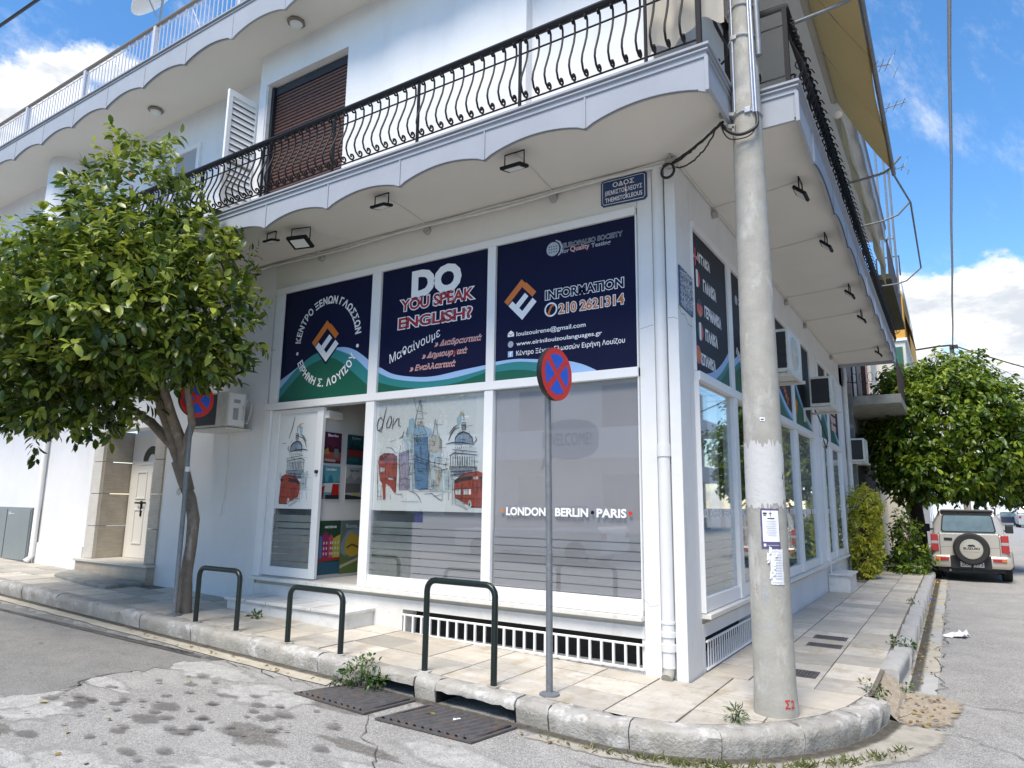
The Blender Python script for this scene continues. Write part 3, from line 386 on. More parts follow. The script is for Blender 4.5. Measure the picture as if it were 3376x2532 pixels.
WAVES=[{'l': [[-5.613, 3.111], [-5.412, 3.2], [-5.022, 3.373], [-4.664, 3.445], [-4.413, 3.448], [-4.188, 3.375], [-3.94, 3.217]], 't': [[-5.609, 2.992], [-5.279, 3.248], [-4.972, 3.405], [-4.664, 3.445], [-4.408, 3.381], [-4.18, 3.268], [-3.943, 3.078]], 'g': [[-5.606, 2.859], [-5.268, 3.134], [-5.013, 3.279], [-4.706, 3.336], [-4.499, 3.282], [-4.241, 3.114], [-3.942, 2.897]]}, {'l': [[-3.766, 3.122], [-3.543, 3.016], [-3.216, 2.953], [-2.905, 2.934], [-2.512, 2.97], [-2.169, 2.996]], 't': [[-3.792, 3.056], [-3.539, 2.957], [-3.108, 2.887], [-2.703, 2.884], [-2.321, 2.929], [-2.174, 2.954]], 'g': [[-3.791, 2.936], [-3.424, 2.847], [-3.001, 2.805], [-2.604, 2.828], [-2.32, 2.882], [-2.173, 2.915]]}, {'l': [[-2.049, 3.018], [-1.836, 3.024], [-1.629, 3.006], [-1.234, 2.951], [-1.014, 2.893], [-0.825, 2.801]], 't': [[-2.048, 2.98], [-1.835, 2.992], [-1.663, 2.979], [-1.412, 2.932], [-1.202, 2.847], [-1.131, 2.801]], 'g': [[-2.046, 2.904], [-1.834, 2.906], [-1.628, 2.884], [-1.46, 2.835], [-1.362, 2.797]]}]
TEXTS=[{'s': 'DO', 'x': -3.276, 'z': 3.943, 'w': 0.697, 'a': -0.078, 'h': 0.316, 'k': 'white', 'b': 0.06}, {'s': 'YOU SPEAK', 'x': -3.453, 'z': 3.788, 'w': 1.07, 'a': -0.007, 'h': 0.138, 'k': 'redout', 'b': 0.03}, {'s': 'ENGLISH?', 'x': -3.481, 'z': 3.568, 'w': 1.082, 'a': -0.014, 'h': 0.132, 'k': 'redout', 'b': 0.03}, {'s': 'Μαθαίνουμε', 'x': -3.606, 'z': 3.149, 'w': 0.824, 'a': 0.316, 'h': 0.11, 'k': 'white', 'i': 0.25, 'b': 0.0}, {'s': '» Διαδραστικά', 'x': -2.913, 'z': 3.285, 'w': 0.666, 'a': 0.0, 'h': 0.066, 'k': 'pinkout', 'i': 0.3}, {'s': '» Δημιουργικά', 'x': -3.096, 'z': 3.16, 'w': 0.655, 'a': 0.008, 'h': 0.066, 'k': 'pinkout', 'i': 0.3}, {'s': '» Εναλλακτικά', 'x': -3.279, 'z': 3.025, 'w': 0.678, 'a': 0.001, 'h': 0.067, 'k': 'pinkout', 'i': 0.3}, {'s': 'EUROPALSO SOCIETY', 'x': -1.222, 'z': 4.16, 'w': 0.674, 'a': -0.019, 'h': 0.052, 'k': 'greyout', 'b': 0.01}, {'s': 'for', 'x': -1.232, 'z': 4.104, 'w': 0.082, 'a': 0.0, 'h': 0.046, 'k': 'grey', 'b': 0.02}, {'s': 'Quality', 'x': -1.134, 'z': 4.104, 'w': 0.22, 'a': 0.009, 'h': 0.057, 'k': 'pink', 'b': 0.02}, {'s': 'Testing', 'x': -0.891, 'z': 4.101, 'w': 0.215, 'a': 0.009, 'h': 0.045, 'k': 'grey', 'b': 0.02}, {'s': 'INFORMATION', 'x': -1.427, 'z': 3.626, 'w': 0.882, 'a': -0.003, 'h': 0.097, 'k': 'outline', 'b': 0.03}, {'s': '210 2621314', 'x': -1.267, 'z': 3.453, 'w': 0.725, 'a': 0.003, 'h': 0.104, 'k': 'orangeout', 'b': 0.02}, {'s': 'louizouirene@gmail.com', 'x': -1.787, 'z': 3.273, 'w': 0.825, 'a': -0.004, 'h': 0.049, 'k': 'white', 'b': 0.01}, {'s': 'www.eirinilouizoulanguages.gr', 'x': -1.786, 'z': 3.166, 'w': 1.005, 'a': -0.003, 'h': 0.046, 'k': 'white', 'b': 0.01}, {'s': 'Κέντρο Ξένων Γλωσσών Ειρήνη Λουίζου', 'x': -1.788, 'z': 3.058, 'w': 1.251, 'a': -0.006, 'h': 0.051, 'k': 'white', 'b': 0.01}]
# ------------------------------------------------------------------ ground, road, pavement
M['road'] = mat('asphalt_pale', (.345,.335,.31), .92, var=.14, vscale=1.6, bump=.9, bscale=120, col2=(.27,.262,.245),
    stain=[(2.2, .5, .68, (.43,.42,.395), .8, None), (7, .64, .72, (.16,.15,.14), .5, (1,1.6,1)), (.9, .56, .72, (.24,.225,.2), .6, None)], speck=[(30, .42, (.47,.46,.43), .5), (48, .38, (.23,.22,.20), .55), (95, .38, (.60,.59,.56), .8), (62, .30, (.12,.115,.105), .75)])
mb = MB(); xs = [-420, -40, -30, -22, -16, -12, -9, -6, -4, -2, 0, 2, 4, 8, 20, 420]; ys = [-420, -40, -14, -8, -5, -3, -1.3, 0, 5, 20, 60, 420]
mb.add([(x, y, G(x)-.17) for x in xs for y in ys], [(i*len(ys)+j, (i+1)*len(ys)+j, (i+1)*len(ys)+j+1, i*len(ys)+j+1) for i in range(len(xs)-1) for j in range(len(ys)-1)])
road = struct('road', mb, M['road'])
def gsheet(pts, dz): return [(x, y, G(x)-.17+dz) for x, y in pts]
def ragged(pts, amp, step=.12, seed=3):
    r = random.Random(seed); out = []
    for i, p in enumerate(pts):
        q = pts[(i+1) % len(pts)]; L = math.hypot(q[0]-p[0], q[1]-p[1]); n = max(1, int(min(L, 9)/step))
        for k in range(n):
            t = k/n; out.append((p[0]+(q[0]-p[0])*t+(r.random()-.5)*amp, p[1]+(q[1]-p[1])*t+(r.random()-.5)*amp))
    return out
mb = MB(); P = ragged([(-16,-5.2),(-6.2,-4.6),(-4.6,-3.55),(-4.15,-3.05),(-4.45,-2.56),(-4.25,-2.15),(-4.3,-1.9),(-4.1,-1.66),(-16,-1.64)], .15, .07)
mb.add(gsheet(P, .004), [tuple(range(len(P)))]); struct('asphalt_patch', mb, M['asphaltdark'])
def faded(name, fans, mt, strips=(), **k):
    """fans: (centre, ring points, lift); strips: (inner line, outer line, lift); 'fade' is 1 inside, 0 at the rim"""
    vs, fs, fd = [], [], []
    for c, rg_, dz in fans:
        n0 = len(vs); n = len(rg_); vs += gsheet([c], dz)+gsheet([(c[0]+(x-c[0])*.55, c[1]+(y-c[1])*.55) for x, y in rg_], dz)+gsheet(rg_, dz); fd += [1.]+[.85]*n+[0.]*n
        fs += [(n0, n0+1+i, n0+1+(i+1) % n) for i in range(n)]+[(n0+1+i, n0+1+n+i, n0+1+n+(i+1) % n, n0+1+(i+1) % n) for i in range(n)]
    for A, B, dz in strips:
        n0 = len(vs); n = len(A); mid = [(a[0]*.45+b[0]*.55, a[1]*.45+b[1]*.55) for a, b in zip(A, B)]; vs += gsheet(A, dz)+gsheet(mid, dz)+gsheet(B, dz); fd += [1.]*n+[.9]*n+[0.]*n
        fs += [(n0+r_*n+i, n0+r_*n+i+1, n0+(r_+1)*n+i+1, n0+(r_+1)*n+i) for r_ in (0, 1) for i in range(n-1)]
    me = bpy.data.meshes.new(name); me.from_pydata(vs, [], fs); at = me.attributes.new('fade', 'FLOAT', 'POINT'); at.data.foreach_set('value', fd); me.materials.append(mt); return struct(name, me, None, **k)
fans = []
for k, (cx, cy, rx, ry) in enumerate([(-3.2,-2.75,.17,.07),(-3.55,-2.95,.14,.06),(-3.05,-3.0,.16,.07),(-2.75,-2.75,.12,.05),(-3.45,-2.6,.1,.05),(-2.6,-3.0,.13,.06),(-3.75,-3.15,.14,.06),(-3.0,-2.5,.09,.05),(-2.3,-2.8,.12,.05),
        (-3.6,-2.3,.12,.05),(-2.4,-2.45,.14,.06),(-4.0,-2.75,.1,.04),(-2.95,-3.25,.12,.05),(-2.0,-3.7,.2,.1),(-3.35,-3.65,.22,.09),(-1.7,-3.0,.09,.04),(-1.1,-3.6,.16,.07),(-2.15,-2.6,.07,.04),(-3.9,-2.4,.08,.04),(-2.7,-2.3,.1,.05),(-1.2,-4.2,.2,.08)]+[(random.Random(90+q).gauss(-3.0,.7), random.Random(190+q).gauss(-2.8,.42), random.Random(q).uniform(.15,.38)**2, random.Random(q).uniform(.12,.24)**2) for q in range(60)]):
    r = random.Random(k); sc_ = .6+.6*r.random(); fans.append(((cx, cy), [(cx+rx*sc_*math.cos(t_)*(.75+.5*r.random()), cy+ry*1.5*sc_*math.sin(t_)*(.75+.5*r.random())) for t_ in [2*PI*i/14 for i in range(14)]], .0045+.00025*k))
faded('oil_stains', fans, soft_mat('oil_stain', mat('oil_stain_base', (.19,.18,.165), .8, var=.2, vscale=10, bump=.6, bscale=120, speck=[(90, .33, (.26,.25,.23), .6)]), .35, 1.25, 30))
r = random.Random(79); fans = []
for k in range(22):
    cx, cy = r.uniform(-5, 4.5), r.uniform(-4.8, -1.7); rx, ry = r.uniform(.15,.7), r.uniform(.06,.25); fans.append(((cx, cy), [(cx+rx*math.cos(t_)*(.6+.8*r.random()), cy+ry*math.sin(t_)*(.6+.8*r.random())) for t_ in [2*PI*i/18 for i in range(18)]], .0012+.00003*k))
faded('dirty_asphalt', fans, soft_mat('dirty_asphalt', mat('dirty_base', (.24,.225,.195), .92, var=.3, vscale=12, bump=1, bscale=90, speck=[(45, .38, (.38,.36,.33), .75)]), .45, 1.15, 11))
r = random.Random(77); fans = []
for k in range(26):       # broad worn and dirty areas of the carriageway
    cx, cy = r.uniform(-5, 3.5), r.uniform(-5.2, -1.9); rx, ry = r.uniform(.3,.9), r.uniform(.12,.4); fans.append(((cx, cy), [(cx+rx*math.cos(t_)*(.7+.6*r.random()), cy+ry*math.sin(t_)*(.7+.6*r.random())) for t_ in [2*PI*i/18 for i in range(18)]], .0019+.00008*k))
faded('worn_asphalt', fans, soft_mat('worn_asphalt', mat('worn_base', (.50,.49,.46), .92, var=.3, vscale=12, bump=1, bscale=90, speck=[(45, .38, (.26,.25,.23), .75), (90, .36, (.62,.61,.58), .7)]), .3, .8, 9))
# pale concrete gutter strips
mb = MB(); P = ragged([(-16,-1.60),(-16,-1.36),(-2.8,-1.36),(-2.7,-1.6)], .03); mb.add(gsheet(P, .009), [tuple(range(len(P)))])
struct('gutter_strip', mb, M['gutter'])
GX = [-16+.25*i for i in range(54)]
DIRT = True
CURVE = [(-.6,-1.38),(-.1,-1.38),(.3,-1.31),(.6,-1.17),(.85,-.97),(1.07,-.72),(1.25,-.42),(1.40,-.03),(1.49,.45)]
OUTC = [(-.7,-1.62),(-.1,-1.60),(.45,-1.55),(.85,-1.38),(1.15,-1.14),(1.48,-.82),(1.72,-.46),(1.86,-.08),(1.95,.35)]
faded('gutter_apron', [], soft_mat('gutter_soft', mat('gutter_apron', (.43,.40,.335), .9, var=.2, vscale=6, bump=.8, bscale=60, stain=[(6, .5, .66, (.28,.26,.21), .7, None), (30, .62, .7, (.6,.58,.52), .5, None)]), .2, .45, 8), [(CURVE, OUTC, .006)])
fan = ragged([(1.5,.45),(1.60,.30),(1.90,.52),(2.02,1.42),(1.82,1.60),(1.5,1.58)], .05, .08)
faded('sandy_hole', [((1.70,.98), fan, .013)], soft_mat('sandy_soft', M['gravelpatch'], .12, .4, 8))
faded('gutter_grit', [], soft_mat('grit_soft', mat('grit', (.30,.25,.17), .95, var=.3, vscale=14, bump=1, bscale=70, speck=[(50, .3, (.5,.45,.35), .6)]), .98, 1.30, 3), [([(1.53,y) for y in range(2,30,2)], [(1.86,y) for y in range(2,30,2)], .016)])
KP = [(x,-1.37) for x in np.arange(-16,-.6,.2)]+CURVE
def offs(P, d):
    out = []
    for i, p in enumerate(P):
        a, b = P[max(i-1,0)], P[min(i+1,len(P)-1)]; tx, ty = b[0]-a[0], b[1]-a[1]; L = math.hypot(tx, ty); out.append((p[0]+ty/L*d, p[1]-tx/L*d))
    return out
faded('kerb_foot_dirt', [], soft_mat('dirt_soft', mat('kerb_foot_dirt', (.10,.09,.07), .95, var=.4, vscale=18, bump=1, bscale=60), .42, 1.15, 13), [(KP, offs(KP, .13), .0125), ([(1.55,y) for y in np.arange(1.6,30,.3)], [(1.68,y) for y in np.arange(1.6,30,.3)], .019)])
r = random.Random(15)
def crack(p0, p1, n, w0, seed):
    r = random.Random(seed); pts = []; x, y = p0
    for i in range(n+1):
        t = i/n; pts.append((p0[0]+(p1[0]-p0[0])*t+r.gauss(0,.035), p0[1]+(p1[1]-p0[1])*t+r.gauss(0,.035)))
    m = MB(); L, R2 = [], []
    for i, p in enumerate(pts):
        a, b = pts[max(i-1,0)], pts[min(i+1,n)]; tx, ty = b[0]-a[0], b[1]-a[1]; q = math.hypot(tx, ty)+1e-6; w = w0*r.uniform(.3,1.2)*(.2 if i in (0,n) else 1); L.append((p[0]-ty/q*w, p[1]+tx/q*w)); R2.append((p[0]+ty/q*w, p[1]-tx/q*w))
    vs = gsheet(L, .0105)+gsheet(R2, .0105); return vs, [(i, i+1, n+2+i, n+1+i) for i in range(n)]
m = MB()
for k, (a, b, n, w) in enumerate((((-4.1,-1.66),(-2.8,-1.66),14,.006),((-4.45,-2.56),(-4.15,-3.05),6,.008),((-4.6,-3.55),(-6.2,-4.6),20,.008),((1.79,1.6),(1.79,9),70,.006),((1.79,9),(1.78,16),40,.005),((1.95,1.42),(4.2,1.0),24,.007),((1.9,.4),(3.6,-1.2),24,.006),((-3.8,-4.0),(-1.0,-4.6),26,.004),((-1.9,-2.0),(-.2,-3.4),20,.004),((2.6,4),(5.4,3.2),24,.006),((2.2,7.5),(4.8,7.1),22,.007),((3.2,1.0),(3.0,8),40,.005))):
    vs, fs = crack(a, b, n, w, k); m.add(vs, fs)
struct('asphalt_cracks', m, mat('crack_dark', (.06,.055,.05), .95))
gr = struct('gutter', MB().box(1.53, 1.775, 60, 60.01, -.2, -.16), M['kerbside'])
for k in range(30): obj('gutter_slab', MB().box(1.525, 1.775+random.uniform(-.01,.01), 1.56+k*.98, 1.56+k*.98+.965, -.25, -.162+random.uniform(-.004,.004)), M['gutter'] if k % 3 else M['kerbside'], gr)
# pavement bed and its marble slabs
pv = MB(); innr = [(-.6,-1.2),(-.1,-1.2),(.24,-1.14),(.5,-1.02),(.72,-.85),(.92,-.62),(1.09,-.35),(1.23,0),(1.32,.48)]
xsl = [-16,-12,-8,-4,-2,-.6]
for i in range(len(xsl)-1):
    a, b = xsl[i], xsl[i+1]; pv.add([(a,-1.2,G(a)-.012),(b,-1.2,G(b)-.012),(b,.02,G(b)-.012),(a,.02,G(a)-.012)], [(0,1,2,3)])
pts = [(-.6,.02,-.0)]+[(x, y, 0) for x, y in innr]+[(1.36,.55,0),(1.36,60,0),(-.02,60,0),(-.02,.02,0)]
pv.add([(x, y, G(x)-.012) for x, y, z in pts], [tuple(range(len(pts)))])
pave = struct('pavement', pv, M['joint'])
def clip(poly, a, b):                      # keep the part left of a->b
    out = []
    def sd(p): return (b[0]-a[0])*(p[1]-a[1])-(b[1]-a[1])*(p[0]-a[0])
    for i, p in enumerate(poly):
        q = poly[(i+1) % len(poly)]; dp, dq = sd(p), sd(q)
        if dp >= 0: out.append(p)
        if dp*dq < 0: t = dp/(dp-dq); out.append((p[0]+(q[0]-p[0])*t, p[1]+(q[1]-p[1])*t))
    return out
def area(p): return abs(sum(p[i][0]*p[(i+1) % len(p)][1]-p[(i+1) % len(p)][0]*p[i][1] for i in range(len(p))))/2
IN2 = [(x-.012*(1 if x > 0 else 0), y+.012) for x, y in innr]
def slab(x0, x1, y0, y1, g=.006, mi=None):
    p = [(x0+g, y0+g), (x1-g, y0+g), (x1-g, y1-g), (x0+g, y1-g)]
    if x1 > -.7 and y0 < .6:
        for i in range(len(IN2)-1): p = clip(p, IN2[i], IN2[i+1]) if len(p) > 2 else p
    if len(p) < 3 or area(p) < .004: return
    dz = random.uniform(-.0035, .0035); tx, ty = random.uniform(-.004,.004), random.uniform(-.004,.004); cx, cy = (x0+x1)/2, (y0+y1)/2
    n = len(p); top = [(x, y, G(x)+dz+tx*(x-cx)+ty*(y-cy)) for x, y in p]; inn = [(cx+(x-cx)*.985, cy+(y-cy)*.985, z+.0015) for x, y, z in top]; bot = [(x, y, z-.03) for x, y, z in top]
    m = MB().add(inn+top+bot, [tuple(range(n))]+[(i, (i+1) % n, n+(i+1) % n, n+i)[::-1] for i in range(n)]+[(n+i, n+(i+1) % n, 2*n+(i+1) % n, 2*n+i)[::-1] for i in range(n)])
    obj('paving_slab', m, M[mi or random.choices(['paving','paving2','paving3'], [6,3,.6])[0]], pave)
x = -14.25
while x < -.2:
    for y0, y1 in ((-1.2,-.73),(-.73,-.30),(-.30,0)):
        if -8.2 > x > -10.4 and y0 > -.5: continue
        slab(x, x+.5, y0, y1, mi=('paving3' if x < -7 and random.random() < .6 else None))
    x += .5
for x0, x1 in ((-.25,.27),(.27,.78),(.78,1.4)):
    for y0, y1 in ((-1.4,-.73),(-.73,-.16),(-.16,.42)):
        if x1 < .3 and y1 > 0: slab(0.01, x1, .0, y1)
        elif x1 < .3 and y0 == -.16: continue
        slab(x0, x1, y0, y1 if not (x1 < .3 and y1 > -.2) else -.0)
y = .42; k = 0
while y < 30:
    for j, (x0, x1) in enumerate(((.01,.40),(.40,.93),(.93,1.335))):
        o = (.0,.0,.18)[j] if k else 0
        if y > 9.9 and y < 11.6 and x1 < .5: continue
        slab(x0, x1, y+(o if k else 0), y+.5+o, mi=('paving3' if random.random() < .12 else None))
    if k == 0: slab(.93, 1.335, .92, 1.10)
    y += .5; k += 1
# kerb stones: a rounded profile swept along the street edge, cut into stones
prof = [(.035,-.26),(.0,-.07),(.0,-.035),(.012,-.012),(.035,.002),(.07,.006),(.17,.004),(.178,-.01),(.178,-.26)]
lint = [(.0,-.066),(.0,-.035),(.012,-.012),(.035,.002),(.07,.006),(.17,.004),(.178,-.01),(.178,-.066)]
kerb = bpy.data.objects.new('kerb', None); link(kerb); kerb['kind'] = 'structure'
def sweep(path, pf, m, jit=.004, sub=.12, seed=0):
    r = random.Random(seed); pts = []
    for i in range(len(path)-1):
        a, b = Vector(path[i]), Vector(path[i+1]); n = max(1, int((b-a).length/sub))
        for k in range(n+(i == len(path)-2)): pts.append(a.lerp(b, k/n))
    mb = MB(); n = len(pf); vs = []
    for i, p in enumerate(pts):
        t = (pts[min(i+1, len(pts)-1)]-pts[max(i-1, 0)]).normalized(); nn = Vector((-t.y, t.x))
        for (u, z) in pf:
            j = jit if z > -.2 else 0
            q = p+nn*(u+r.uniform(-j, j)); vs.append((q.x, q.y, G(q.x)+z+r.uniform(-j, j)*.7))
    N = len(pts); mb.add(vs, [(i*n+k, i*n+(k+1) % n, (i+1)*n+(k+1) % n, (i+1)*n+k) for i in range(N-1) for k in range(n)]+[tuple(range(n)), tuple(range((N-1)*n, N*n))[::-1]])
    return obj('kerb_stone', mb, m, kerb, smooth=50)
def resample(path, L):
    out = [[path[0]]]; acc = 0
    for i in range(len(path)-1):
        a, b = Vector(path[i]), Vector(path[i+1]); d = (b-a).length; s = 0
        while acc+(d-s) >= L:
            s += L-acc; p = a.lerp(b, s/d); out[-1].append(tuple(p)); e = (b-a)/d*.008; out.append([tuple(p+e)]); acc = 0
        acc += d-s; out[-1].append(tuple(b))
    return out
LY = -1.38
for i, (a, b, op) in enumerate([(-16+k*.995, -16+(k+1)*.995-.008, 0) for k in range(13)]+[(-3.06,-2.43,0),(-2.42,-1.90,1),(-1.89,-1.67,0),(-1.66,-.90,1),(-.89,-.61,0)]):
    sweep([(a, LY), (b, LY)], lint if op else prof, M['kerb'], .010, .06, i)
for k, s in enumerate(resample(CURVE, .62)):
    if len(s) > 1 and (Vector(s[-1])-Vector(s[0])).length > .08: sweep(s, prof, M['kerb'], .011, .05, 50+k)
for k in range(40):
    y0 = 1.62+k*1.0; dx = -.06 if k == 0 else 0
    sweep([(1.52+dx+.02, y0), (1.52+random.uniform(-.006,.006), y0+.985)], prof, M['kerbside'], .004, .2, 90+k)
mb = MB().box(-2.5, -.8, -1.19, -.9, -.30, -.075); mb2 = MB()
for a, b in ((-2.42,-1.90),(-1.66,-.90)):
    mb2.add([(a,-1.37,-.25+G(a)),(b,-1.37,-.25+G(b)),(b,-1.0,-.25+G(b)),(a,-1.0,-.25+G(a)),(a,-1.37,-.062+G(a)),(b,-1.37,-.062+G(b)),(b,-1.0,-.062+G(b)),(a,-1.0,-.062+G(a))], [(0,1,2,3),(2,3,7,6),(0,3,7,4),(1,2,6,5),(4,5,6,7)])
obj('drain_mouth', mb2, M['darkhole'], kerb)
# broken corner of the kerb: a rough concrete ramp
mb = MB(); r = random.Random(5); nx, ny = 7, 16; vs = []
for i in range(nx):
    for j in range(ny):
        u, v = i/(nx-1), j/(ny-1); zz = -.005-.155*u**1.3+r.uniform(-.012,.012)
        if i == nx-1: zz = -.175
        vs.append((1.30+.24*u+r.uniform(-.01,.01), .47+v*1.14, zz-.02*math.sin(v*PI)))
mb.add(vs, [(i*ny+j, (i+1)*ny+j, (i+1)*ny+j+1, i*ny+j+1) for i in range(nx-1) for j in range(ny-1)]); struct('broken_kerb_edge', mb, M['gravelpatch'])
# ------------------------------------------------------------------ the corner building
bd = thing('corner_building', 'white two storey corner building with navy shop windows and scalloped balconies', 'building')
SO, ST = 4.835, 5.08
w = MB()
w.box(-.39, -.235, 0, .3, -.4, SO-.11); w.box(-.235, -.105, .05, .3, -.4, SO); w.box(-.105, 0, 0, .43, -.4, SO); w.box(-.39, -.235, .002, .3, SO-.11, SO)
w.box(-.105-.3, -.105, .3, .43, -.4, SO)
obj('corner_pier', w, M['pier'], bd, bevel=.006)
w = MB(); w.box(-5.85, -.392, .0, .3, 4.42, SO); obj('wall', w, M['wallwarm'], bd)
w = MB(); w.box(-5.85, -3.25, 0, .28, -.4, .42); w.box(-3.25, -.392, 0, .28, .315, .42); w.box(-3.25, -.392, 0, .28, -.4, .035); w.box(-.42, -.392, .01, .28, .03, .32)
obj('plinth', w, M['plinth'], bd)
w = MB(); w.box(-8.17, -5.852, -.002, .3, -.4, SO); w.box(-10.27, -8.17, -.002, .3, 2.62, SO); w.box(-18, -10.27, -.002, .3, -.4, SO)
w.box(-10.31, -18, -.03, -.002, -.3, .69); w.box(-18,-11.95,-.03,-.002,.69,.7)
obj('wall', w, M['wall'], bd)
m = MB(); r = random.Random(31)
def hair(pts, fn, w_=.004):
    q = []
    for i in range(len(pts)-1):
        for k in range(5): t = k/5; q.append((pts[i][0]+(pts[i+1][0]-pts[i][0])*t+r.gauss(0,.003), pts[i][1]+(pts[i+1][1]-pts[i][1])*t+r.gauss(0,.004)))
    return strip(m, q+[pts[-1]], w_, fn, .0008)
hair([(-.385,3.17),(-.30,3.185),(-.24,3.20)], FA(0)); hair([(-.10,3.24),(-.04,3.25),(-.005,3.22)], FA(0)); hair([(-.39,.66),(-.33,.60),(-.25,.62)], FA(0), .003)
hair([(.01,3.36),(.10,3.30),(.2,3.31),(.30,3.24),(.42,3.25)], FB(0), .007); hair([(.02,.98),(.06,1.2),(.05,1.5)], FB(0), .003); hair([(.3,2.1),(.28,2.4),(.33,2.7)], FB(0), .003)
obj('hairline_crack', m, mat('crack_grey', (.25,.24,.22), .95), bd)
# entrance recess, travertine blocks, door
w = MB(); w.box(-9.97, -8.4, .5, .55, .3, 2.7); obj('door_surround', w, M['doorwhite'], bd)
for k, (z0, z1) in enumerate(((.515,1.03),(1.04,1.56),(1.57,2.09),(2.10,2.62))):
    o = obj('stone_block', MB().box(-10.27, -9.975, -.03, .02, z0, z1), M['travlight'], bd, bevel=.004)
    o = obj('stone_block', MB().box(-9.99, -9.965, .015, .49, z0, z1), M['travertine'], bd, bevel=.003)
    o = obj('stone_block', MB().box(-8.44, -8.17, -.03, .02, z0, z1), M['travertine'], bd, bevel=.004)
    o = obj('stone_block', MB().box(-8.46, -8.435, .015, .49, z0, z1), M['travertine'], bd, bevel=.003)
stp = thing('entrance_step', 'beige travertine doorstep in front of the cream front door', 'step', (-9.2,-.2,.25))
obj('tread', MB().box(-10.3, -8.14, -.16, .5, .475, .51), M['travlight'], stp, bevel=.004); obj('riser', MB().box(-10.27, -8.17, -.13, .4, 0, .474), M['travertine'], stp)
dr = obj('front_door', MB().box(-9.94, -8.48, .455, .50, .515, 2.6), M['doorwhite'], bd, label='cream door with moulded panels and an arched glass light')
for (x0, x1) in ((-9.72,-9.42),(-9.30,-9.0)):
    for z0, z1 in ((.74,1.32),(1.48,1.95)):
        m = MB()
        for a in ((x0,x1,z0,z0+.03),(x0,x1,z1-.03,z1),(x0,x0+.03,z0+.03,z1-.03),(x1-.03,x1,z0+.03,z1-.03)): m.box(a[0],a[1],.44,.456,a[2],a[3])
        obj('door_panel', m, M['doorwhite'], dr, bevel=.006)
m = MB(); arc = lambda r0, r1: [(-9.33+r0*math.cos(a), 2.12+r0*math.sin(a)*1.0) for a in [PI*i/12 for i in range(13)]]+[(-9.33+r1*math.cos(a), 2.12+r1*math.sin(a)) for a in [PI-PI*i/12 for i in range(13)]]
m.prism(arc(.25,.12), 0, .012, FA(-.456+.0), 0); obj('arched_glass', m, M['darkglass'], dr)
m = MB(); m.prism(arc(.29,.255), 0, .018, FA(-.456), 0); m.box(-9.66,-9.0,.44,.456,2.06,2.10); obj('door_moulding', m, M['doorwhite'], dr)
m = MB(); m.tube([(-9.62,.45,1.42),(-9.62,.40,1.42),(-9.40,.40,1.42),(-9.40,.45,1.42)], .014, 8); m.lathe([(.0,.45),(.035,.45),(.03,.43),(0,.425)], (-9.51,0,1.42), 12, 'y'); m.box(-9.53,-9.49,.44,.455,1.2,1.4); obj('door_handle', m, M['blackmetal'], dr)
# ground floor slab of the shop and its room
w = MB(); w.box(-5.84, -.02, .02, 6, .40, .528); obj('shop_floor', w, M['interiorfloor'], bd)
w = MB(); w.box(-4.80, -4.76, .06, 5, .53, 2.76); w.box(-4.8, -.35, 4.9, 5, .53, 4.3); w.box(-5.85,-5.8,.3,5,.53,4.4); w.box(-4.8,-4.76,.06,5,2.76,4.3); obj('room_wall', w, M['interiorwall'], bd)
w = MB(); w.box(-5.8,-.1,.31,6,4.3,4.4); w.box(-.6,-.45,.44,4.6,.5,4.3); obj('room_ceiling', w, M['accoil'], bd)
# ---- left shop front: frames
fr = MB()
fr.box(-5.80, -.40, -.035, .10, 4.345, 4.43)                                  # head
fr.box(-5.78, -5.615, -.035, .10, 2.80, 4.345); fr.box(-.405, -.392, -.03, .1, .55, 4.345)
for a, b in ((-3.932,-3.785),(-2.163,-2.057)): fr.box(a, b, -.04, .10, 2.80, 4.345)
fr.box(-5.84, -.392, -.05, .10, 2.705, 2.798)                                 # transom
fr.box(-5.84, -5.72, -.04, .10, .515, 2.703)
for a, b in ((-3.94,-3.80),(-2.175,-2.06)): fr.box(a, b, -.04, .10, .515, 2.703)
fr.box(-3.798, -2.177, -.03, .09, .515, .655); fr.box(-2.058, -.395, -.03, .09, .515, .655)
obj('shopfront_frame', fr, M['frame'], bd, bevel=.005)
obj('window_sill', MB().box(-5.86, -.392, -.075, .08, .47, .512), M['marblesill'], bd, bevel=.005)
def pane(x0, x1, z0, z1): return obj('window_pane', MB().box(x0, x1, .0, .006, z0, z1), M['glass'], bd)
pane(-3.79,-2.18,.66,2.70); pane(-2.055,-.41,.66,2.70)
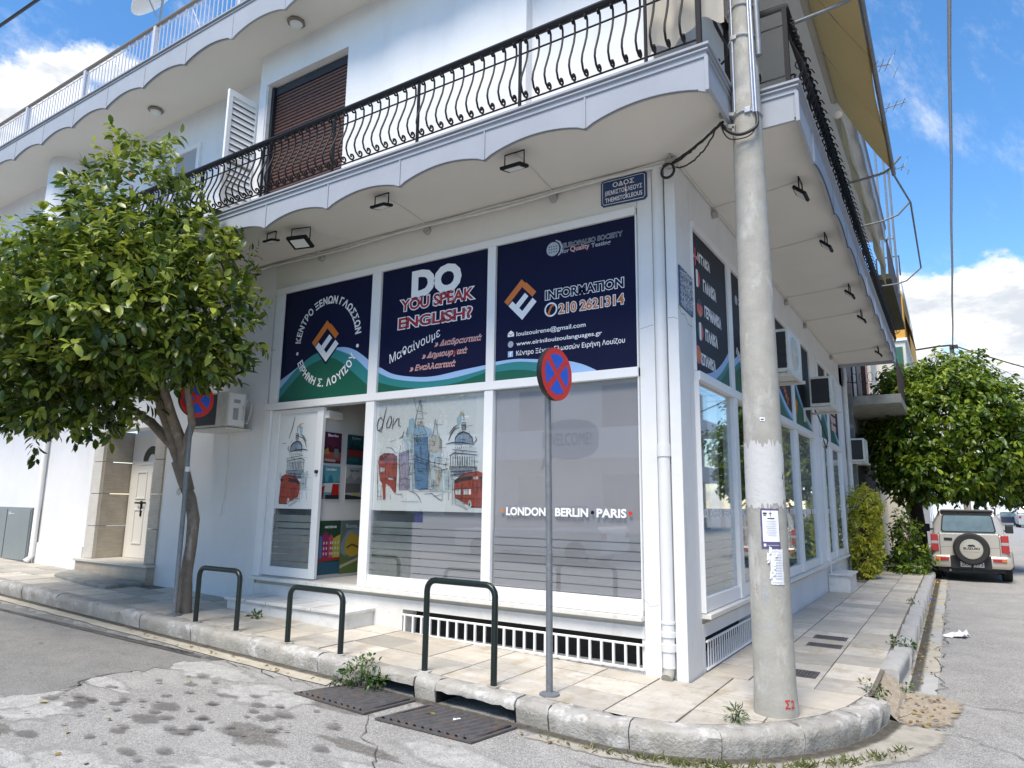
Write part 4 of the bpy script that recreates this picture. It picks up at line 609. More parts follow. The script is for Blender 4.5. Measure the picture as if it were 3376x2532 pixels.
# banners
def banner(x0, x1, z0, z1, m, label, face=FA, d=.0):
    return obj('window_banner', MB().prism([(x0,z0),(x1,z0),(x1,z1),(x0,z1)], 0, .004, face(d)), m, bd, label=label)
B1 = banner(-5.612,-3.934,2.80,4.343,M['navy'],'navy banner with a circular emblem over green hills')
B2 = banner(-3.783,-2.165,2.80,4.343,M['navy'],'navy banner reading DO YOU SPEAK ENGLISH?')
B3 = banner(-2.055,-.407,2.80,4.343,M['navy'],'navy banner reading INFORMATION with a telephone number')
f0 = FA(.004)
for B, W, x0, x1, zb in ((B1, WAVES[0], -5.611, -3.935, 2.802), (B2, WAVES[1], -3.782, -2.166, 2.802), (B3, WAVES[2], -2.054, -1.05, 2.802)):
    for n, (k, mn) in enumerate((('l','plblue'),('t','pteal'),('g','pgreen'))):
        c = [list(p) for p in W[k]]
        # smooth the curve
        pts = []
        for i in range(len(c)-1):
            p0, p1, p2, p3 = c[max(i-1,0)], c[i], c[i+1], c[min(i+2,len(c)-1)]
            for s in range(6):
                t = s/6; pts.append(tuple(.5*((2*p1[q])+(-p0[q]+p2[q])*t+(2*p0[q]-5*p1[q]+4*p2[q]-p3[q])*t*t+(-p0[q]+3*p1[q]-3*p2[q]+p3[q])*t**3) for q in (0,1)))
        pts.append(tuple(c[-1])); pts = [(min(max(a, x0), x1 if B is not B3 else 9), b) for a, b in pts if b > zb]
        pts[0] = (x0, pts[0][1])
        if B is not B3: pts[-1] = (x1, pts[-1][1]); tail = [(x1, zb), (x0, zb)]
        else: tail = [(pts[-1][0]+.03, zb), (x0, zb)]
        m = MB(); pl = pts+tail; base = [f0(u, v, .0006*(n+1)) for u, v in pts]; bot = [f0(u, zb, .0006*(n+1)) for u, v in pts]
        k2 = len(pts); m.add(base+bot, [(i, i+1, k2+i+1, k2+i) for i in range(k2-1)]); obj('wave', m, M[mn], B)
        if B is B3: pass
def emblem(cx, cz, h, parent, fn=FA, d=.0065):
    f = fn(d)
    def P(u, v): s = h*2; return (cx+(u-v)*s/2, cz-h+(u+v)*s/2)     # u up-right, v up-left, unit square standing on its corner
    def q(u0, u1, v0, v1): return [P(u0,v0), P(u1,v0), P(u1,v1), P(u0,v1)]
    m = MB(); m2 = MB()
    for r in ((0,.22,0,.80),(.22,.80,0,.22),(.22,.74,.40,.60)): flat(m, q(*r), f, 0)
    for r in ((.0,1,.84,1.0+.06),(.82,1.04,.26,.84)): flat(m2, q(*r), f, .0)
    obj('emblem', m, M['white'], parent); obj('emblem', m2, M['porange'], parent)
m = MB(); flat(m, [(-4.73+.29*a, 3.55+.30*b) for a, b in ((-1,0),(0,-1),(1,0),(0,1))], f0, .0022); obj('emblem', m, M['navy'], B1)
emblem(-4.73, 3.558, .272, B1, d=.0075); emblem(-1.718, 3.667, .222, B3)
def ring(s, cx, cz, rad, a0, a1, h, parent, inward=False):
    ws = []
    for ch in s:
        if ch == ' ': ws.append(.3); continue
        x0, x1 = text_bb(ch); ws.append(x1-x0+.14)
    tot = sum(ws); acc = 0
    for ch, wv in zip(s, ws):
        t = (acc+wv/2)/tot; acc += wv; a = a0+(a1-a0)*t
        if ch == ' ': continue
        wch = (wv-.14)/.727*h*.92
        if not inward: rot = a-PI/2; bx, bz = cx+rad*math.cos(a), cz+rad*math.sin(a)
        else: rot = a+PI/2; bx, bz = cx+(rad+h)*math.cos(a), cz+(rad+h)*math.sin(a)
        u = bx-math.cos(rot)*wch/2; v = bz-math.sin(rot)*wch/2
        put_text('lettering', ch, M['white'], f0, u, v, wch, h, rot, .03, 0, .0035, parent)
ring('ΚΕΝΤΡΟ ΞΕΝΩΝ ΓΛΩΣΣΩΝ', -4.73, 3.56, .515, math.radians(177), math.radians(3), .098, B1)
ring('ΕΙΡΗΝΗ Σ. ΛΟΥΙΖΟΥ', -4.73, 3.56, .50, math.radians(203), math.radians(337), .098, B1, True)
m = MB()
for x, z in ((-5.294,3.452),(-4.168,3.439)): flat(m, [(x+.024*math.cos(a), z+.024*math.sin(a)) for a in [2*PI*i/14 for i in range(14)]], f0, .0035)
obj('lettering', m, M['white'], B1)
for t in TEXTS:
    par = B2 if t['x'] < -2.2 else B3
    styled('lettering', f0, par, t['s'], t['x'], t['z'], t['w'], t['a'] if abs(t['a']) > .1 else 0, t['h'], t['k'], t.get('b', 0), t.get('i', 0), .003 if par is B2 else .0025)
def disc(cx, cz, r, n=20): return [(cx+r*math.cos(2*PI*i/n), cz+r*math.sin(2*PI*i/n)) for i in range(n)]
m = MB(); flat(m, disc(-1.343,4.172,.078), f0, .002); strip(m, [(-1.31,4.265),(-1.26,4.235),(-1.235,4.18),(-1.245,4.12),(-1.28,4.09)], .022, f0, .002); obj('icon', m, M['pgrey'], B3)
m = MB()
for i in range(4):
    for j in range(3): flat(m, disc(-1.385+i*.028, 4.14+j*.03, .0075, 6), f0, .003)
obj('icon', m, M['navy'], B3)
m = MB(); flat(m, disc(-1.365,3.509,.078), f0, .002); obj('icon', m, M['white'], B3)
m = MB(); flat(m, disc(-1.365,3.509,.060), f0, .0027); obj('icon', m, M['navy'], B3)
m = MB(); strip(m, [(-1.335,3.555),(-1.36,3.54),(-1.378,3.505),(-1.39,3.47),(-1.385,3.455)], .024, f0, .0034); strip(m, [(-1.352,3.56),(-1.33,3.54)], .026, f0, .0036); strip(m, [(-1.405,3.465),(-1.375,3.45)], .026, f0, .0036); obj('icon', m, M['porange'], B3)
m = MB(); flat(m, [(-1.90,3.275),(-1.82,3.275),(-1.82,3.315),(-1.86,3.345),(-1.90,3.315)], f0, .002); obj('icon', m, M['white'], B3)
m = MB(); strip(m, [(-1.90,3.315),(-1.86,3.29),(-1.82,3.315)], .008, f0, .003); obj('icon', m, M['pred'], B3)
m = MB(); flat(m, disc(-1.862,3.19,.036), f0, .002); obj('icon', m, M['pgrey'], B3)
m = MB(); flat(m, [(-1.895,3.05),(-1.83,3.05),(-1.83,3.115),(-1.895,3.115)], f0, .002); obj('icon', m, M['plblue'], B3)
put_text('icon', 'f', M['white'], f0, -1.872, 3.058, .025, .05, 0, .03, 0, .003, B3)
# ---- sliding door leaf
dl = obj('sliding_door', MB().box(-5.715,-5.57,-.0,.05,.535,2.695).box(-4.835,-4.72,0,.05,.535,2.695).box(-5.57,-4.835,0,.05,2.64,2.695).box(-5.57,-4.835,0,.05,.535,.65), M['frame'], bd, bevel=.004, label='white sliding door leaf with a printed film')
obj('door_glass', MB().box(-5.57,-4.835,.022,.028,.65,2.64), M['glass'], dl)
obj('door_lock', MB().lathe([(0,-.03),(.022,-.028),(.024,.0)], (-4.775,0,1.86), 12, 'y'), M['accoil'], dl)
obj('frosted_film', MB().box(-5.567,-4.838,.018,.0205,1.39,2.638), M['film'], dl)
def art(A, S, parent, d):
    keys = list(PM); m = MB(); f = FA(d)
    for i, (c, p) in enumerate(A): flat(m, p, f, .0003*(i % 12)+.0002*(i//12), keys.index(c))
    for i, (c, p, wd) in enumerate(S): strip(m, p, wd*2.1, f, .0068+.00012*(i % 9), keys.index(c))
    xs_ = [q[0] for c, p in A for q in p]; zs_ = [q[1] for c, p in A for q in p]; r = random.Random(len(A)); x0, x1 = min(xs_), max(xs_)
    boxes = [p for c, p in A if c in ('lav','blue','pale','beige','grey','mist','lblue2','red') and (max(q[0] for q in p)-min(q[0] for q in p)) > .05]
    for p in boxes:
        a0, a1 = min(q[0] for q in p), max(q[0] for q in p); b0, b1 = min(q[1] for q in p), max(q[1] for q in p)
        for k in range(max(3, int((a1-a0)*(b1-b0)*420))):
            x, z = r.uniform(a0, a1), r.uniform(b0, b1); v = r.random() < .6; L = r.uniform(.03,.13); dx = r.uniform(-.012,.012)
            strip(m, [(x, z), (x+(dx if v else L*.8), min(z+(L if v else dx), b1+.02))], r.choice((.003,.004,.006)), f, .0080, keys.index('ink'))
    return obj('city_sketch', m, [PM[k] for k in keys], parent)
art(ART_D, INK_D, dl, -.017)
m = MB(); f = FA(-.017); strip(m, [(-5.28,2.60),(-5.31,2.46),(-5.37,2.31)], .012, f, .004); strip(m, [(-5.50,2.25),(-5.42,2.245)], .01, f, .004); obj('city_sketch', m, PM['ink'], dl)
def stripes(x0, x1, gaps, ztop, zbot, d, mname, parent, gh=.012):
    z = ztop
    for g in list(gaps)+[zbot]:
        lo = g+gh/2 if g != zbot else zbot
        if z-lo > .01: obj('frosted_strip', MB().box(x0, x1, d, d+.0025, lo, z), M[mname], parent)
        z = g-gh/2
stripes(-5.567,-4.838,(1.22,1.14,1.06,.975,.895,.81,.73),1.31,.652,.0185,'filmdoor',dl,.016)
obj('notice', MB().box(-5.46,-4.98,.0205,.0225,1.315,1.385), M['darkglass'], dl)
# ---- middle window: printed film above, clear stripes below
W2 = obj('printed_film', MB().box(-3.795,-2.18,.010,.0125,1.395,2.70), M['film'], bd, label='pale window film printed with a watercolour of London sights')
art(ART, INK, W2, -.0095)
stripes(-3.795,-3.17,(1.20,1.12,1.04,.955,.875,.79,.71),1.27,.656,.0095,'filmdoor',bd,.016); stripes(-3.168,-2.18,(1.20,1.12,1.04,.955,.875,.79,.71),1.27,.656,.0095,'filmdark',bd,.009)
obj('blind', MB().box(-3.05,-2.19,.05,.055,.66,1.42), M['blind'], bd); obj('inner_post', MB().box(-3.17,-3.05,.045,.06,.66,1.42), M['purple'], bd)
# ---- right window: grey blind and stripes
W3 = obj('blind', MB().box(-2.05,-.41,.03,.035,.66,2.70), M['blind'], bd, label='lavender grey blind filling the window')
stripes(-2.045,-.415,(1.15,1.07,.985,.905,.82,.74),1.225,.662,.012,'filmdark',bd,.009)
fz = FA(-.0285)
for s, x, wd in (('LONDON',-1.886,.462),('BERLIN',-1.307,.356),('PARIS',-.853,.299)):
    put_text('lettering', s, M['white'], FA(-.0), x, 1.38, wd, .08, 0, .035, 0, .002, W3)
for x, mn in ((-1.94,'porange'),(-.90,'navy'),(-.51,'signred')):
    m = MB(); flat(m, disc(x, 1.42, .019, 14), FA(0), .002); obj('lettering', m, M[mn], W3)
m = MB(); cl = [(-1.16+.33*math.cos(a)*(1 if abs(math.cos(a)) < .8 else .97), 2.14+.20*math.copysign(abs(math.sin(a))**.6, math.sin(a))) for a in [2*PI*i/32 for i in range(32)]]
flat(m, cl, FA(-.029), 0); flat(m, [(-1.44,2.05),(-1.5,1.82),(-1.33,1.98)], FA(-.029), .0003); wel = obj('welcome_bubble', m, mat('bubble_grey', (.33,.315,.335), .8), W3)
put_text('lettering', 'WELCOME!', mat('bubble_text', (.24,.23,.25), .8), FA(-.028), -1.42, 2.08, .50, .13, 0, 0, 0, .001, wel)
# ---- posters on the inner wall (each hangs from the wall, a thing of its own)
def fposter(name, label, y0, y1, z0, z1, bg, shapes, title, tc='white', th=.035):
    o = obj(name, MB().box(-4.759,-4.752,y0,y1,z0,z1), mat('poster_'+label.split()[0], bg, .5)); tag(o, label, 'poster', 'travel posters inside the shop doorway')
    f = FB(-4.751); W_, H_ = y1-y0, z1-z0
    for i, (c, p) in enumerate(shapes):
        m = MB(); flat(m, [(y0+a*W_, z0+b*H_) for a, b in p], f, .0006*(i+1)); obj('poster_print', m, mat('poster_print', c, .5), o)
    put_text('lettering', title, M[tc], f, y0+.22*W_, z1-.14*H_, .55*W_, th, 0, .02, 0, .007, o)
sky1 = lambda: [(0,.0),(1,.0),(1,.45),(0,.45)]
fposter('city_poster','maroon travel poster at the upper left',.06,.37,1.98,2.38,(.10,.02,.05),[((.05,.01,.02),[(0,.3),(.1,.55),(.2,.5),(.3,.62),(.5,.5),(.7,.58),(1,.5),(1,.3)]),((.30,.06,.05),[(0,.1),(1,.1),(1,.38),(0,.34)]),((.35,.20,.05),[(0,.38),(.25,.5),(.35,.3),(0,.25)]),((.12,.16,.15),[(.6,.2),(.85,.2),(.85,.48),(.6,.48)]),((.3,.28,.25),[(.05,.06),(.7,.04),(.7,.12),(.05,.14)])],'Berlin')
fposter('city_poster','dark teal travel poster at the upper right',.48,.79,1.98,2.38,(.015,.075,.085),[((.01,.03,.04),[(0,.5),(.15,.62),(.3,.8),(.45,.6),(.6,.7),(.8,.55),(1,.6),(1,.4),(0,.4)]),((.22,.03,.03),[(0,.25),(1,.28),(1,.5),(0,.5)]),((.02,.13,.12),[(.1,.12),(.7,.1),(.7,.22),(.1,.22)])],'Sydney','pgrey')
fposter('city_poster','light blue travel poster with red buses',.06,.37,1.52,1.945,(.10,.30,.35),[((.03,.16,.22),[(0,.5),(.1,.5),(.15,.8),(.2,.55),(.35,.5),(.4,.68),(.5,.74),(.6,.66),(.66,.5),(1,.55),(1,.4),(0,.4)]),((.55,.55,.52),[(0,.2),(1,.2),(1,.5),(0,.46)]),((.40,.015,.015),[(.55,.12),(.98,.12),(.98,.46),(.62,.46)]),((.35,.02,.02),[(0,.0),(.12,.0),(.2,.4),(.05,.36)]),((.02,.02,.02),[(.25,0),(1,0),(1,.12),(.25,.12)])],'London')
fposter('city_poster','grey travel poster at the lower right',.48,.78,1.52,1.945,(.42,.41,.38),[((.13,.12,.12),[(0,.2),(.9,.22),(.9,.55),(.1,.6),(0,.55)]),((.25,.24,.23),[(0,.6),(.3,.8),(.5,.6),(.8,.72),(1,.6),(1,.5),(0,.5)]),((.40,.36,.06),[(.4,.08),(.7,.05),(.8,.15),(.5,.2)]),((.03,.03,.03),[(0,0),(1,0),(1,.08),(0,.15)])],'New York','ink')
fposter('city_poster','colourful poster of canal houses by the door',.08,.44,.575,1.245,(.02,.055,.03),[((.25,.02,.10),[(.15,.3),(.45,.3),(.45,.72),(.3,.8),(.15,.72)]),((.06,.16,.30),[(0,.3),(.14,.3),(.14,.7),(0,.74)]),((.42,.06,.10),[(.45,.3),(.65,.3),(.65,.68),(.55,.75),(.45,.68)]),((.38,.34,.05),[(.65,.3),(1,.3),(1,.74),(.8,.7),(.65,.66)]),((.25,.02,.02),[(0,.24),(1,.26),(1,.31),(0,.3)]),((.01,.07,.11),[(0,0),(1,0),(1,.23),(0,.24)])]+[((.5,.5,.45),[(a,b),(a+.05,b),(a+.05,b+.05),(a,b+.05)]) for a in (.2,.32,.5,.58,.72,.84) for b in (.36,.46,.56)],'AMSTERDAM',th=.03)
fposter('city_poster','green and yellow poster of an old arena',.45,.81,.565,1.245,(.10,.14,.13),[((.16,.22,.25),[(0,.55),(.3,.8),(1,.9),(1,.45),(0,.3)]),((.36,.25,.03),[(.2,.4),(.25,.65),(.5,.78),(.8,.7),(1,.72),(1,.35),(.5,.3)]),((.10,.06,.02),[(.3,.5),(.55,.56),(.9,.5),(.9,.46),(.55,.52),(.3,.46)]),((.08,.13,.03),[(0,0),(1,0),(1,.3),(.4,.26),(0,.4)]),((.35,.32,.22),[(0,.1),(1,.25),(1,.3),(0,.16)])],'Roma','pgrey',.05)
tag(obj('wall_unit', MB().box(-4.758,-4.66,.04,.29,2.55,2.65), M['interiorwall'], bevel=.01), 'small pale box high on the inner wall above the posters', 'wall unit')
# ---- marble step in front of the shop door, concrete slab by the entrance
st = thing('marble_step', 'grey veined marble step below the shop door', 'step', (-4.7,-.25,.1))
obj('tread', MB().box(-5.78,-3.66,-.48,-.002,.262,.295), M['marble'], st, bevel=.005); obj('riser', MB().box(-5.75,-3.69,-.45,-.002,-.05,.261), M['marble'], st)
for xx in (-5.37,-4.98,-4.6,-4.2): obj('joint', MB().box(xx-.002,xx+.002,-.482,-.003,.2625,.2962), M['joint'], st)
m = MB(); r = random.Random(9); P = [(-9.85,-.62),(-9.0,-.72),(-8.10,-.74),(-8.12,-.17),(-10.2,-.17)]; m.prism([(x, y) for x, y in P], 0, 1, lambda u, v, q: (u, v, (G(u)-.02 if q == 0 else G(u)+.055)))
tag(obj('concrete_slab', m, M['concraw'], bevel=.02), 'low rough concrete slab in front of the travertine doorstep', 'slab')
# ---- basement gratings
gt = obj('basement_grating', MB().tube([(-3.25,-.012,.262),(-.395,-.012,.262)], .012, 6).tube([(-3.25,-.012,.075),(-.395,-.012,.055)], .012, 6), M['frame'], bd, label='white grating over the basement vent')
bar = MB().box(-.011,.011,-.012,.008,-.105,.105).mesh('bar', M['frame'])
for i in range(24):
    x = -3.2+i*.1195
    if x > -.43: break
    obj('bar', bar, None, gt, loc=(x, -.012, .163))
obj('vent_back', MB().box(-3.25,-.39,.24,.25,0,.33), M['darkhole'], bd)
# ---- downpipes
dp = obj('downpipe', MB().tube([(-.17,.0,.10),(-.17,-.0,4.77)], .056, 14), M['pier'], bd, smooth=40)
for z0, z1, q in ((1.94,2.05,.064),(.36,.40,.066),(.24,.30,.066),(.47,.49,.062)): obj('pipe_collar', MB().tube([(-.17,0,z0),(-.17,0,z1)], q, 14), M['pier'], dp, smooth=40)
obj('pipe_mouth', MB().tube([(-.17,0,.10),(-.17,-.02,.05),(-.17,-.07,.02)], .05, 12), M['pole'], dp, smooth=40)
dp2 = obj('downpipe', MB().tube([(-11.95,-.07,4.8),(-11.95,-.07,.45),(-11.95,-.16,.36)], .05, 10), M['wall'], bd, smooth=40)
# metal cabinet at the far left
cb = thing('metal_cabinet', 'grey green metal cabinet standing at the far left of the wall', 'cabinet', (-13,-.15,.35))
obj('cabinet_body', MB().box(-14.2,-12.03,-.12,.0,.34,1.30), M['greydoor'], cb); obj('cabinet_door', MB().box(-12.95,-12.06,-.135,-.121,.37,1.27), M['greydoor'], cb, bevel=.004); obj('cabinet_door', MB().box(-13.95,-12.99,-.135,-.121,.37,1.27), M['greydoor'], cb, bevel=.004)
put_text('handle', 'U—', M['white'], FA(.136), -12.9, 1.17, .22, .05, 0, .02, 0, .001, cb)
# ---- first floor slab: soffit and scalloped fascia
XL = -18
w = MB()
w.add([(XL,-1.17,SO-.0),(.66,-1.17,SO),(.66,-.305,SO),(1.17,-.305,SO),(1.17,11.47,SO),(0,11.47,SO),(0,.0,SO),(XL,0,SO), (XL,-1.17,ST),(.66,-1.17,ST),(.66,-.305,ST),(1.17,-.305,ST),(1.17,11.47,ST),(0,11.47,ST),(0,0,ST),(XL,0,ST)],
      [(0,1,2,6,7),(2,3,4,5,6),(8,9,10,14,15),(10,11,12,13,14),(0,1,9,8),(1,2,10,9),(2,3,11,10),(3,4,12,11),(4,5,13,12)])
obj('balcony_slab', w, M['soffit'], bd)
def scallop(fn, u0, u1, cusps, zc, zp, zt, th, n=14):
    c = sorted([q for q in cusps if u0 < q < u1]+[u0, u1]); lo = []
    for a, b in zip(c[:-1], c[1:]):
        fa, fb = (1 if a in cusps else 0), (1 if b in cusps else 0)
        for k in range(n):
            t = k/n; s = math.sin(PI*t)
            lo.append((a+(b-a)*t, zc+(zp-zc)*min(1, (s if (fa and fb) else (math.sin(PI/2*(t if fa else 1-t)) if (fa or fb) else 1)))**.72))
    lo.append((u1, zc if u1 in cusps else zp)); m = MB(); N = len(lo)
    vs = [fn(u, z, 0) for u, z in lo]+[fn(u, zt, 0) for u, z in lo]+[fn(u, z, -th) for u, z in lo]+[fn(u, zt, -th) for u, z in lo]
    m.add(vs, [(i, i+1, N+i+1, N+i) for i in range(N-1)]+[(2*N+i, 2*N+i+1, 3*N+i+1, 3*N+i) for i in range(N-1)]+[(i, i+1, 2*N+i+1, 2*N+i) for i in range(N-1)]+[(N+i, N+i+1, 3*N+i+1, 3*N+i) for i in range(N-1)]+[(0,N,3*N,2*N),(N-1,2*N-1,4*N-1,3*N-1)])
    return m
YN = -.335
cA = [.69-1.053*k for k in range(18)]; cB = [1.92+1.24*k if k else .70 for k in range(-1, 9)]
cB = [.40, 1.70, 2.84, 4.0, 5.15, 6.4, 7.5, 8.6, 9.7, 10.7]
obj('fascia', scallop(lambda u, v, w=0.: (u, -1.2-w, v), XL, .69, cA, 4.662, 4.768, ST, .03), M['fascia'], bd)
obj('fascia', scallop(lambda u, v, w=0.: (1.2+w, u, v), YN, 11.5, cB, 4.64, 4.745, ST, .03), M['fascia'], bd)
for q in ((.661,.69,-1.169,YN-.0,4.74,ST),(.69,1.169,YN,YN+.029,4.72,ST),(.0,1.169,11.471,11.5,4.76,ST)): obj('fascia', MB().box(*q), M['fascia'], bd)
def shade_line(fn, u0, u1, cusps, zc, zp, n=14):
    c = sorted([q for q in cusps if u0 < q < u1]+[u0, u1]); out = []
    for a, b in zip(c[:-1], c[1:]):
        for k in range(n):
            t = k/n; fa, fb = (1 if a in cusps or a == u0 else 0), 1; out.append(fn(a+(b-a)*t, zc+(zp-zc)*math.sin(PI*t)**.72, .002))
    return out
M['shade_line'] = mat('underside_shade_grey', (.10,.105,.11), .8)  # dark grey line added to paint in the shaded underside of the fascia
obj('underside_shade', MB().tube(shade_line(lambda u, v, w=0.: (u, -1.2-w, v), .69-17*1.053, .69, cA, 4.662, 4.768), .007, 5), M['shade_line'], bd); obj('underside_shade', MB().tube(shade_line(lambda u, v, w=0.: (1.2+w, u, v), .40, 10.7, cB, 4.64, 4.745), .008, 5), M['shade_line'], bd)
def molding(pts, z, h, out, closed=False):
    m = MB(); P = [Vector(p) for p in pts]; vs = []
    for i, p in enumerate(P):
        a = (P[i]-P[i-1]).normalized() if i else (P[1]-P[0]).normalized(); b = (P[i+1]-P[i]).normalized() if i < len(P)-1 else a
        na, nb = Vector((a.y, -a.x)), Vector((b.y, -b.x)); n = (na+nb); n = n/max(n.dot(na), .5) if n.length else na
        for o_, zz in ((-.004, z), (out, z+h*.15), (out, z+h*.85), (-.004, z+h)): vs.append((p.x+n.x*o_, p.y+n.y*o_, zz))
    for i in range(len(P)-1): m.add(vs[i*4:i*4+8], [(0,1,5,4),(1,2,6,5),(2,3,7,6),(3,0,4,7)])
    m.add(vs[:4], [(0,1,2,3)]); m.add(vs[-4:], [(3,2,1,0)]); return m
EDGE = [(XL,-1.2),(.69,-1.2),(.69,YN),(1.2,YN),(1.2,11.5)]
for z, h, o_ in ((ST-.028,.03,.028),(ST-.062,.018,.018),(ST-.118,.016,.012)): obj('moulding', molding(EDGE, z, h, o_), M['fascia'], bd)
RIB = [(u-.007,u+.007,-1.212,-1.199,4.67,ST-.12) for u in cA[1:]]+[(1.199,1.212,u-.007,u+.007,4.66,ST-.12) for u in cB]+[(.676,.706,-1.216,-1.186,4.675,ST-.12),(1.184,1.214,YN-.016,YN+.014,4.70,ST-.12)]
for q in RIB: obj('fascia_rib', MB().box(*q), M['fascia'], bd)
# ---- first floor walls and upper slab
Z2 = 7.7
w = MB(); w.box(-5.74,-5.6,-.6,-.3,ST,Z2); w.box(-5.6,-4.0,-.6,-.3,7.22,Z2); w.box(-4.0,-1.34,-.6,-.3,ST,Z2); w.box(-1.34,-.002,-.48,-.3,ST,Z2); w.box(-.2,0,-.479,11.49,ST,Z2)
w.box(XL,-5.741,-.25,0,ST,Z2); w.box(-5.74,-5.6,-.3,-.25,ST,Z2)
obj('wall', w, M['wall'], bd)
obj('window_jamb', MB().box(-5.602,-5.575,-.585,-.42,ST,7.22), M['marble'], bd)
sh = obj('roller_shutter', MB().box(-5.575,-5.52,-.53,-.42,ST,7.2).box(-4.05,-4.002,-.53,-.42,ST,7.2).box(-5.52,-4.05,-.50,-.42,7.08,7.2), M['ink'], bd, label='brown roller shutter, closed')
sl = MB().prism([(0,0),(.022,.008),(.026,.02),(.022,.034),(0,.044)], -.735, .735, lambda u, v, q: (q, -u, v)).mesh('slat', M['brownshut'])
for k in range(40): obj('slat', sl, None, sh, loc=(-4.785, -.455, ST+.05+k*.0505))
obj('shutter_back', MB().box(-5.57,-4.0,-.452,-.44,ST,7.2), M['ink'], sh)
# open white louvred leaf, standing square to the wall
lv = obj('louvre_shutter', MB().box(-5.83,-5.79,-1.03,-.97,5.1,7.0).box(-5.83,-5.79,-.60,-.55,5.1,7.0).box(-5.83,-5.79,-.97,-.60,6.92,7.0).box(-5.83,-5.79,-.97,-.60,5.1,5.18).box(-5.83,-5.79,-.97,-.60,6.0,6.05), M['whiteshut'], bd, label='open white louvred shutter leaf')
obj('gap_shade_sheet', MB().box(-5.826,-5.822,-.97,-.60,5.18,6.92), M['brownroll'], lv)  # dark sheet added behind the slats, painting shade into their gaps
sl = MB().prism([(-.016,-.036),(.006,.036),(.016,.036),(-.006,-.036)][::-1], -.186, .186, lambda u, v, q: (-u, q, v)).mesh('louvre_slat', M['whiteshut'])
for k in range(20):
    z = 5.22+k*.0875
    if 5.985 < z < 6.06: continue
    obj('louvre_slat', sl, None, lv, loc=(-5.81, -.785, z))
# recessed window and cylinder column
wn_ = obj('window', MB().box(-8.95,-8.88,-.29,-.24,6.0,7.1).box(-7.68,-7.6,-.29,-.24,6.0,7.1).box(-8.88,-7.68,-.29,-.24,7.03,7.1).box(-8.33,-8.27,-.29,-.24,6.0,7.03), M['frame'], bd)
obj('blind', MB().box(-8.88,-7.68,-.262,-.252,6.0,7.03), M['filmdark'], wn_)
obj('column', MB().cyl((-11.55,-.40,ST),(-11.55,-.40,Z2),.36,n=32), M['wall'], bd, smooth=40)
w = MB().box(XL,1.17,-1.17,0,Z2,8.02); w.box(0.001,1.17,.001,11.4,Z2,8.02); obj('upper_slab', w, M['soffit'], bd)
cC = [-4.53-1.062*k for k in range(-5, 13)]
obj('fascia', scallop(lambda u, v, w=0.: (u, -1.2-w, v), XL, 1.2, cC, 7.56, 7.665, 8.02, .03), M['fascia'], bd)
obj('fascia', scallop(lambda u, v, w=0.: (1.2+w, u, v), -1.2, 11.5, [-.2+1.24*k for k in range(10)], 7.56, 7.665, 8.02, .03), M['fascia'], bd)
obj('underside_shade', MB().tube(shade_line(lambda u, v, w=0.: (u, -1.2-w, v), cC[-1], cC[6], cC, 7.56, 7.665), .009, 5), M['shade_line'], bd)  # painted shade line under the upper fascia as well
for z, h, o_ in ((7.99,.03,.03),(7.955,.015,.014)): obj('moulding', molding([(XL,-1.2),(1.2,-1.2),(1.2,11.5)], z, h, o_), M['fascia'], bd)
for u in cC: obj('fascia_rib', MB().box(u-.005,u+.005,-1.206,-1.199,7.57,7.95), M['fascia'], bd)
# first floor corner curtain behind the rail
m = MB(); n = 26; vs = []
for i in range(n):
    for j in range(6):
        t = i/(n-1); vs.append((.10+.66*t, -.93+.035*math.sin(t*19+j*.4)+.03*math.sin(t*7), 7.55-2.2*j/5+.04*math.sin(t*11)*(j == 5)+(.14*t if j == 5 else 0)))
m.add(vs, [(i*6+j, (i+1)*6+j, (i+1)*6+j+1, i*6+j+1) for i in range(n-1) for j in range(5)])
tag(obj('balcony_curtain', m, M['curtain'], smooth=60), 'beige canvas curtain hanging at the balcony corner', 'curtain')
# ---- wrought iron railing of the first floor
rl = thing('balcony_railing', 'black wrought iron balcony railing with bellied bars and scrolls', 'railing', (-2,-1.13,ST))
RP = [(XL,-1.13),(.62,-1.13),(.62,-.27),(1.13,-.27),(1.13,11.45)]
h = MB()
for z, rr in ((5.855,.0),):
    h.tube([(x, y, z) for x, y in RP], .036, 8)
obj('handrail', h, M['blackmetal'], rl, smooth=40)
obj('rail', MB().tube([(x, y, 5.68) for x, y in RP], .009, 5).tube([(x, y, 5.19) for x, y in RP], .009, 5), M['blackmetal'], rl)
def spiral(cx, cz, r0, a0, turns, n=9): return [(cx+r0*(1-.75*i/n)*math.cos(a0+turns*2*PI*i/n), cz+r0*(1-.75*i/n)*math.sin(a0+turns*2*PI*i/n)) for i in range(n+1)]
pr = spiral(.035,5.765,.033,PI,-.95)[::-1]+[(0.0,5.74),(-.002,5.68),(.02,5.58),(.065,5.46),(.105,5.36),(.115,5.29),(.09,5.225),(.045,5.195)]+spiral(.025,5.235,.037,-PI/2,-.95)
blm = MB().tube([(0, -a, b) for a, b in pr], .0105, 5).mesh('baluster', M['blackmetal'], 50)
k = 0; x = .50
while x > -15.5: obj('baluster', blm, None, rl, local=True, loc=(x+2, 0, -ST)); x -= .1245; k += 1
y = -.15
while y < 11.4:
    o = obj('baluster', blm, None, rl, local=True, loc=(1.13+2, y+1.13, -ST)); o.rotation_euler = (0, 0, PI/2); y += .1245
for (x, y, rz) in ((.90,-.27,0),(.62,-.7,PI/2)):
    o = obj('baluster', blm, None, rl, local=True, loc=(x+2, y+1.13, -ST)); o.rotation_euler = (0, 0, rz)
pm_ = MB().box(-.012,.012,-.012,.012,ST-.0,5.83).mesh('post', M['blackmetal'])
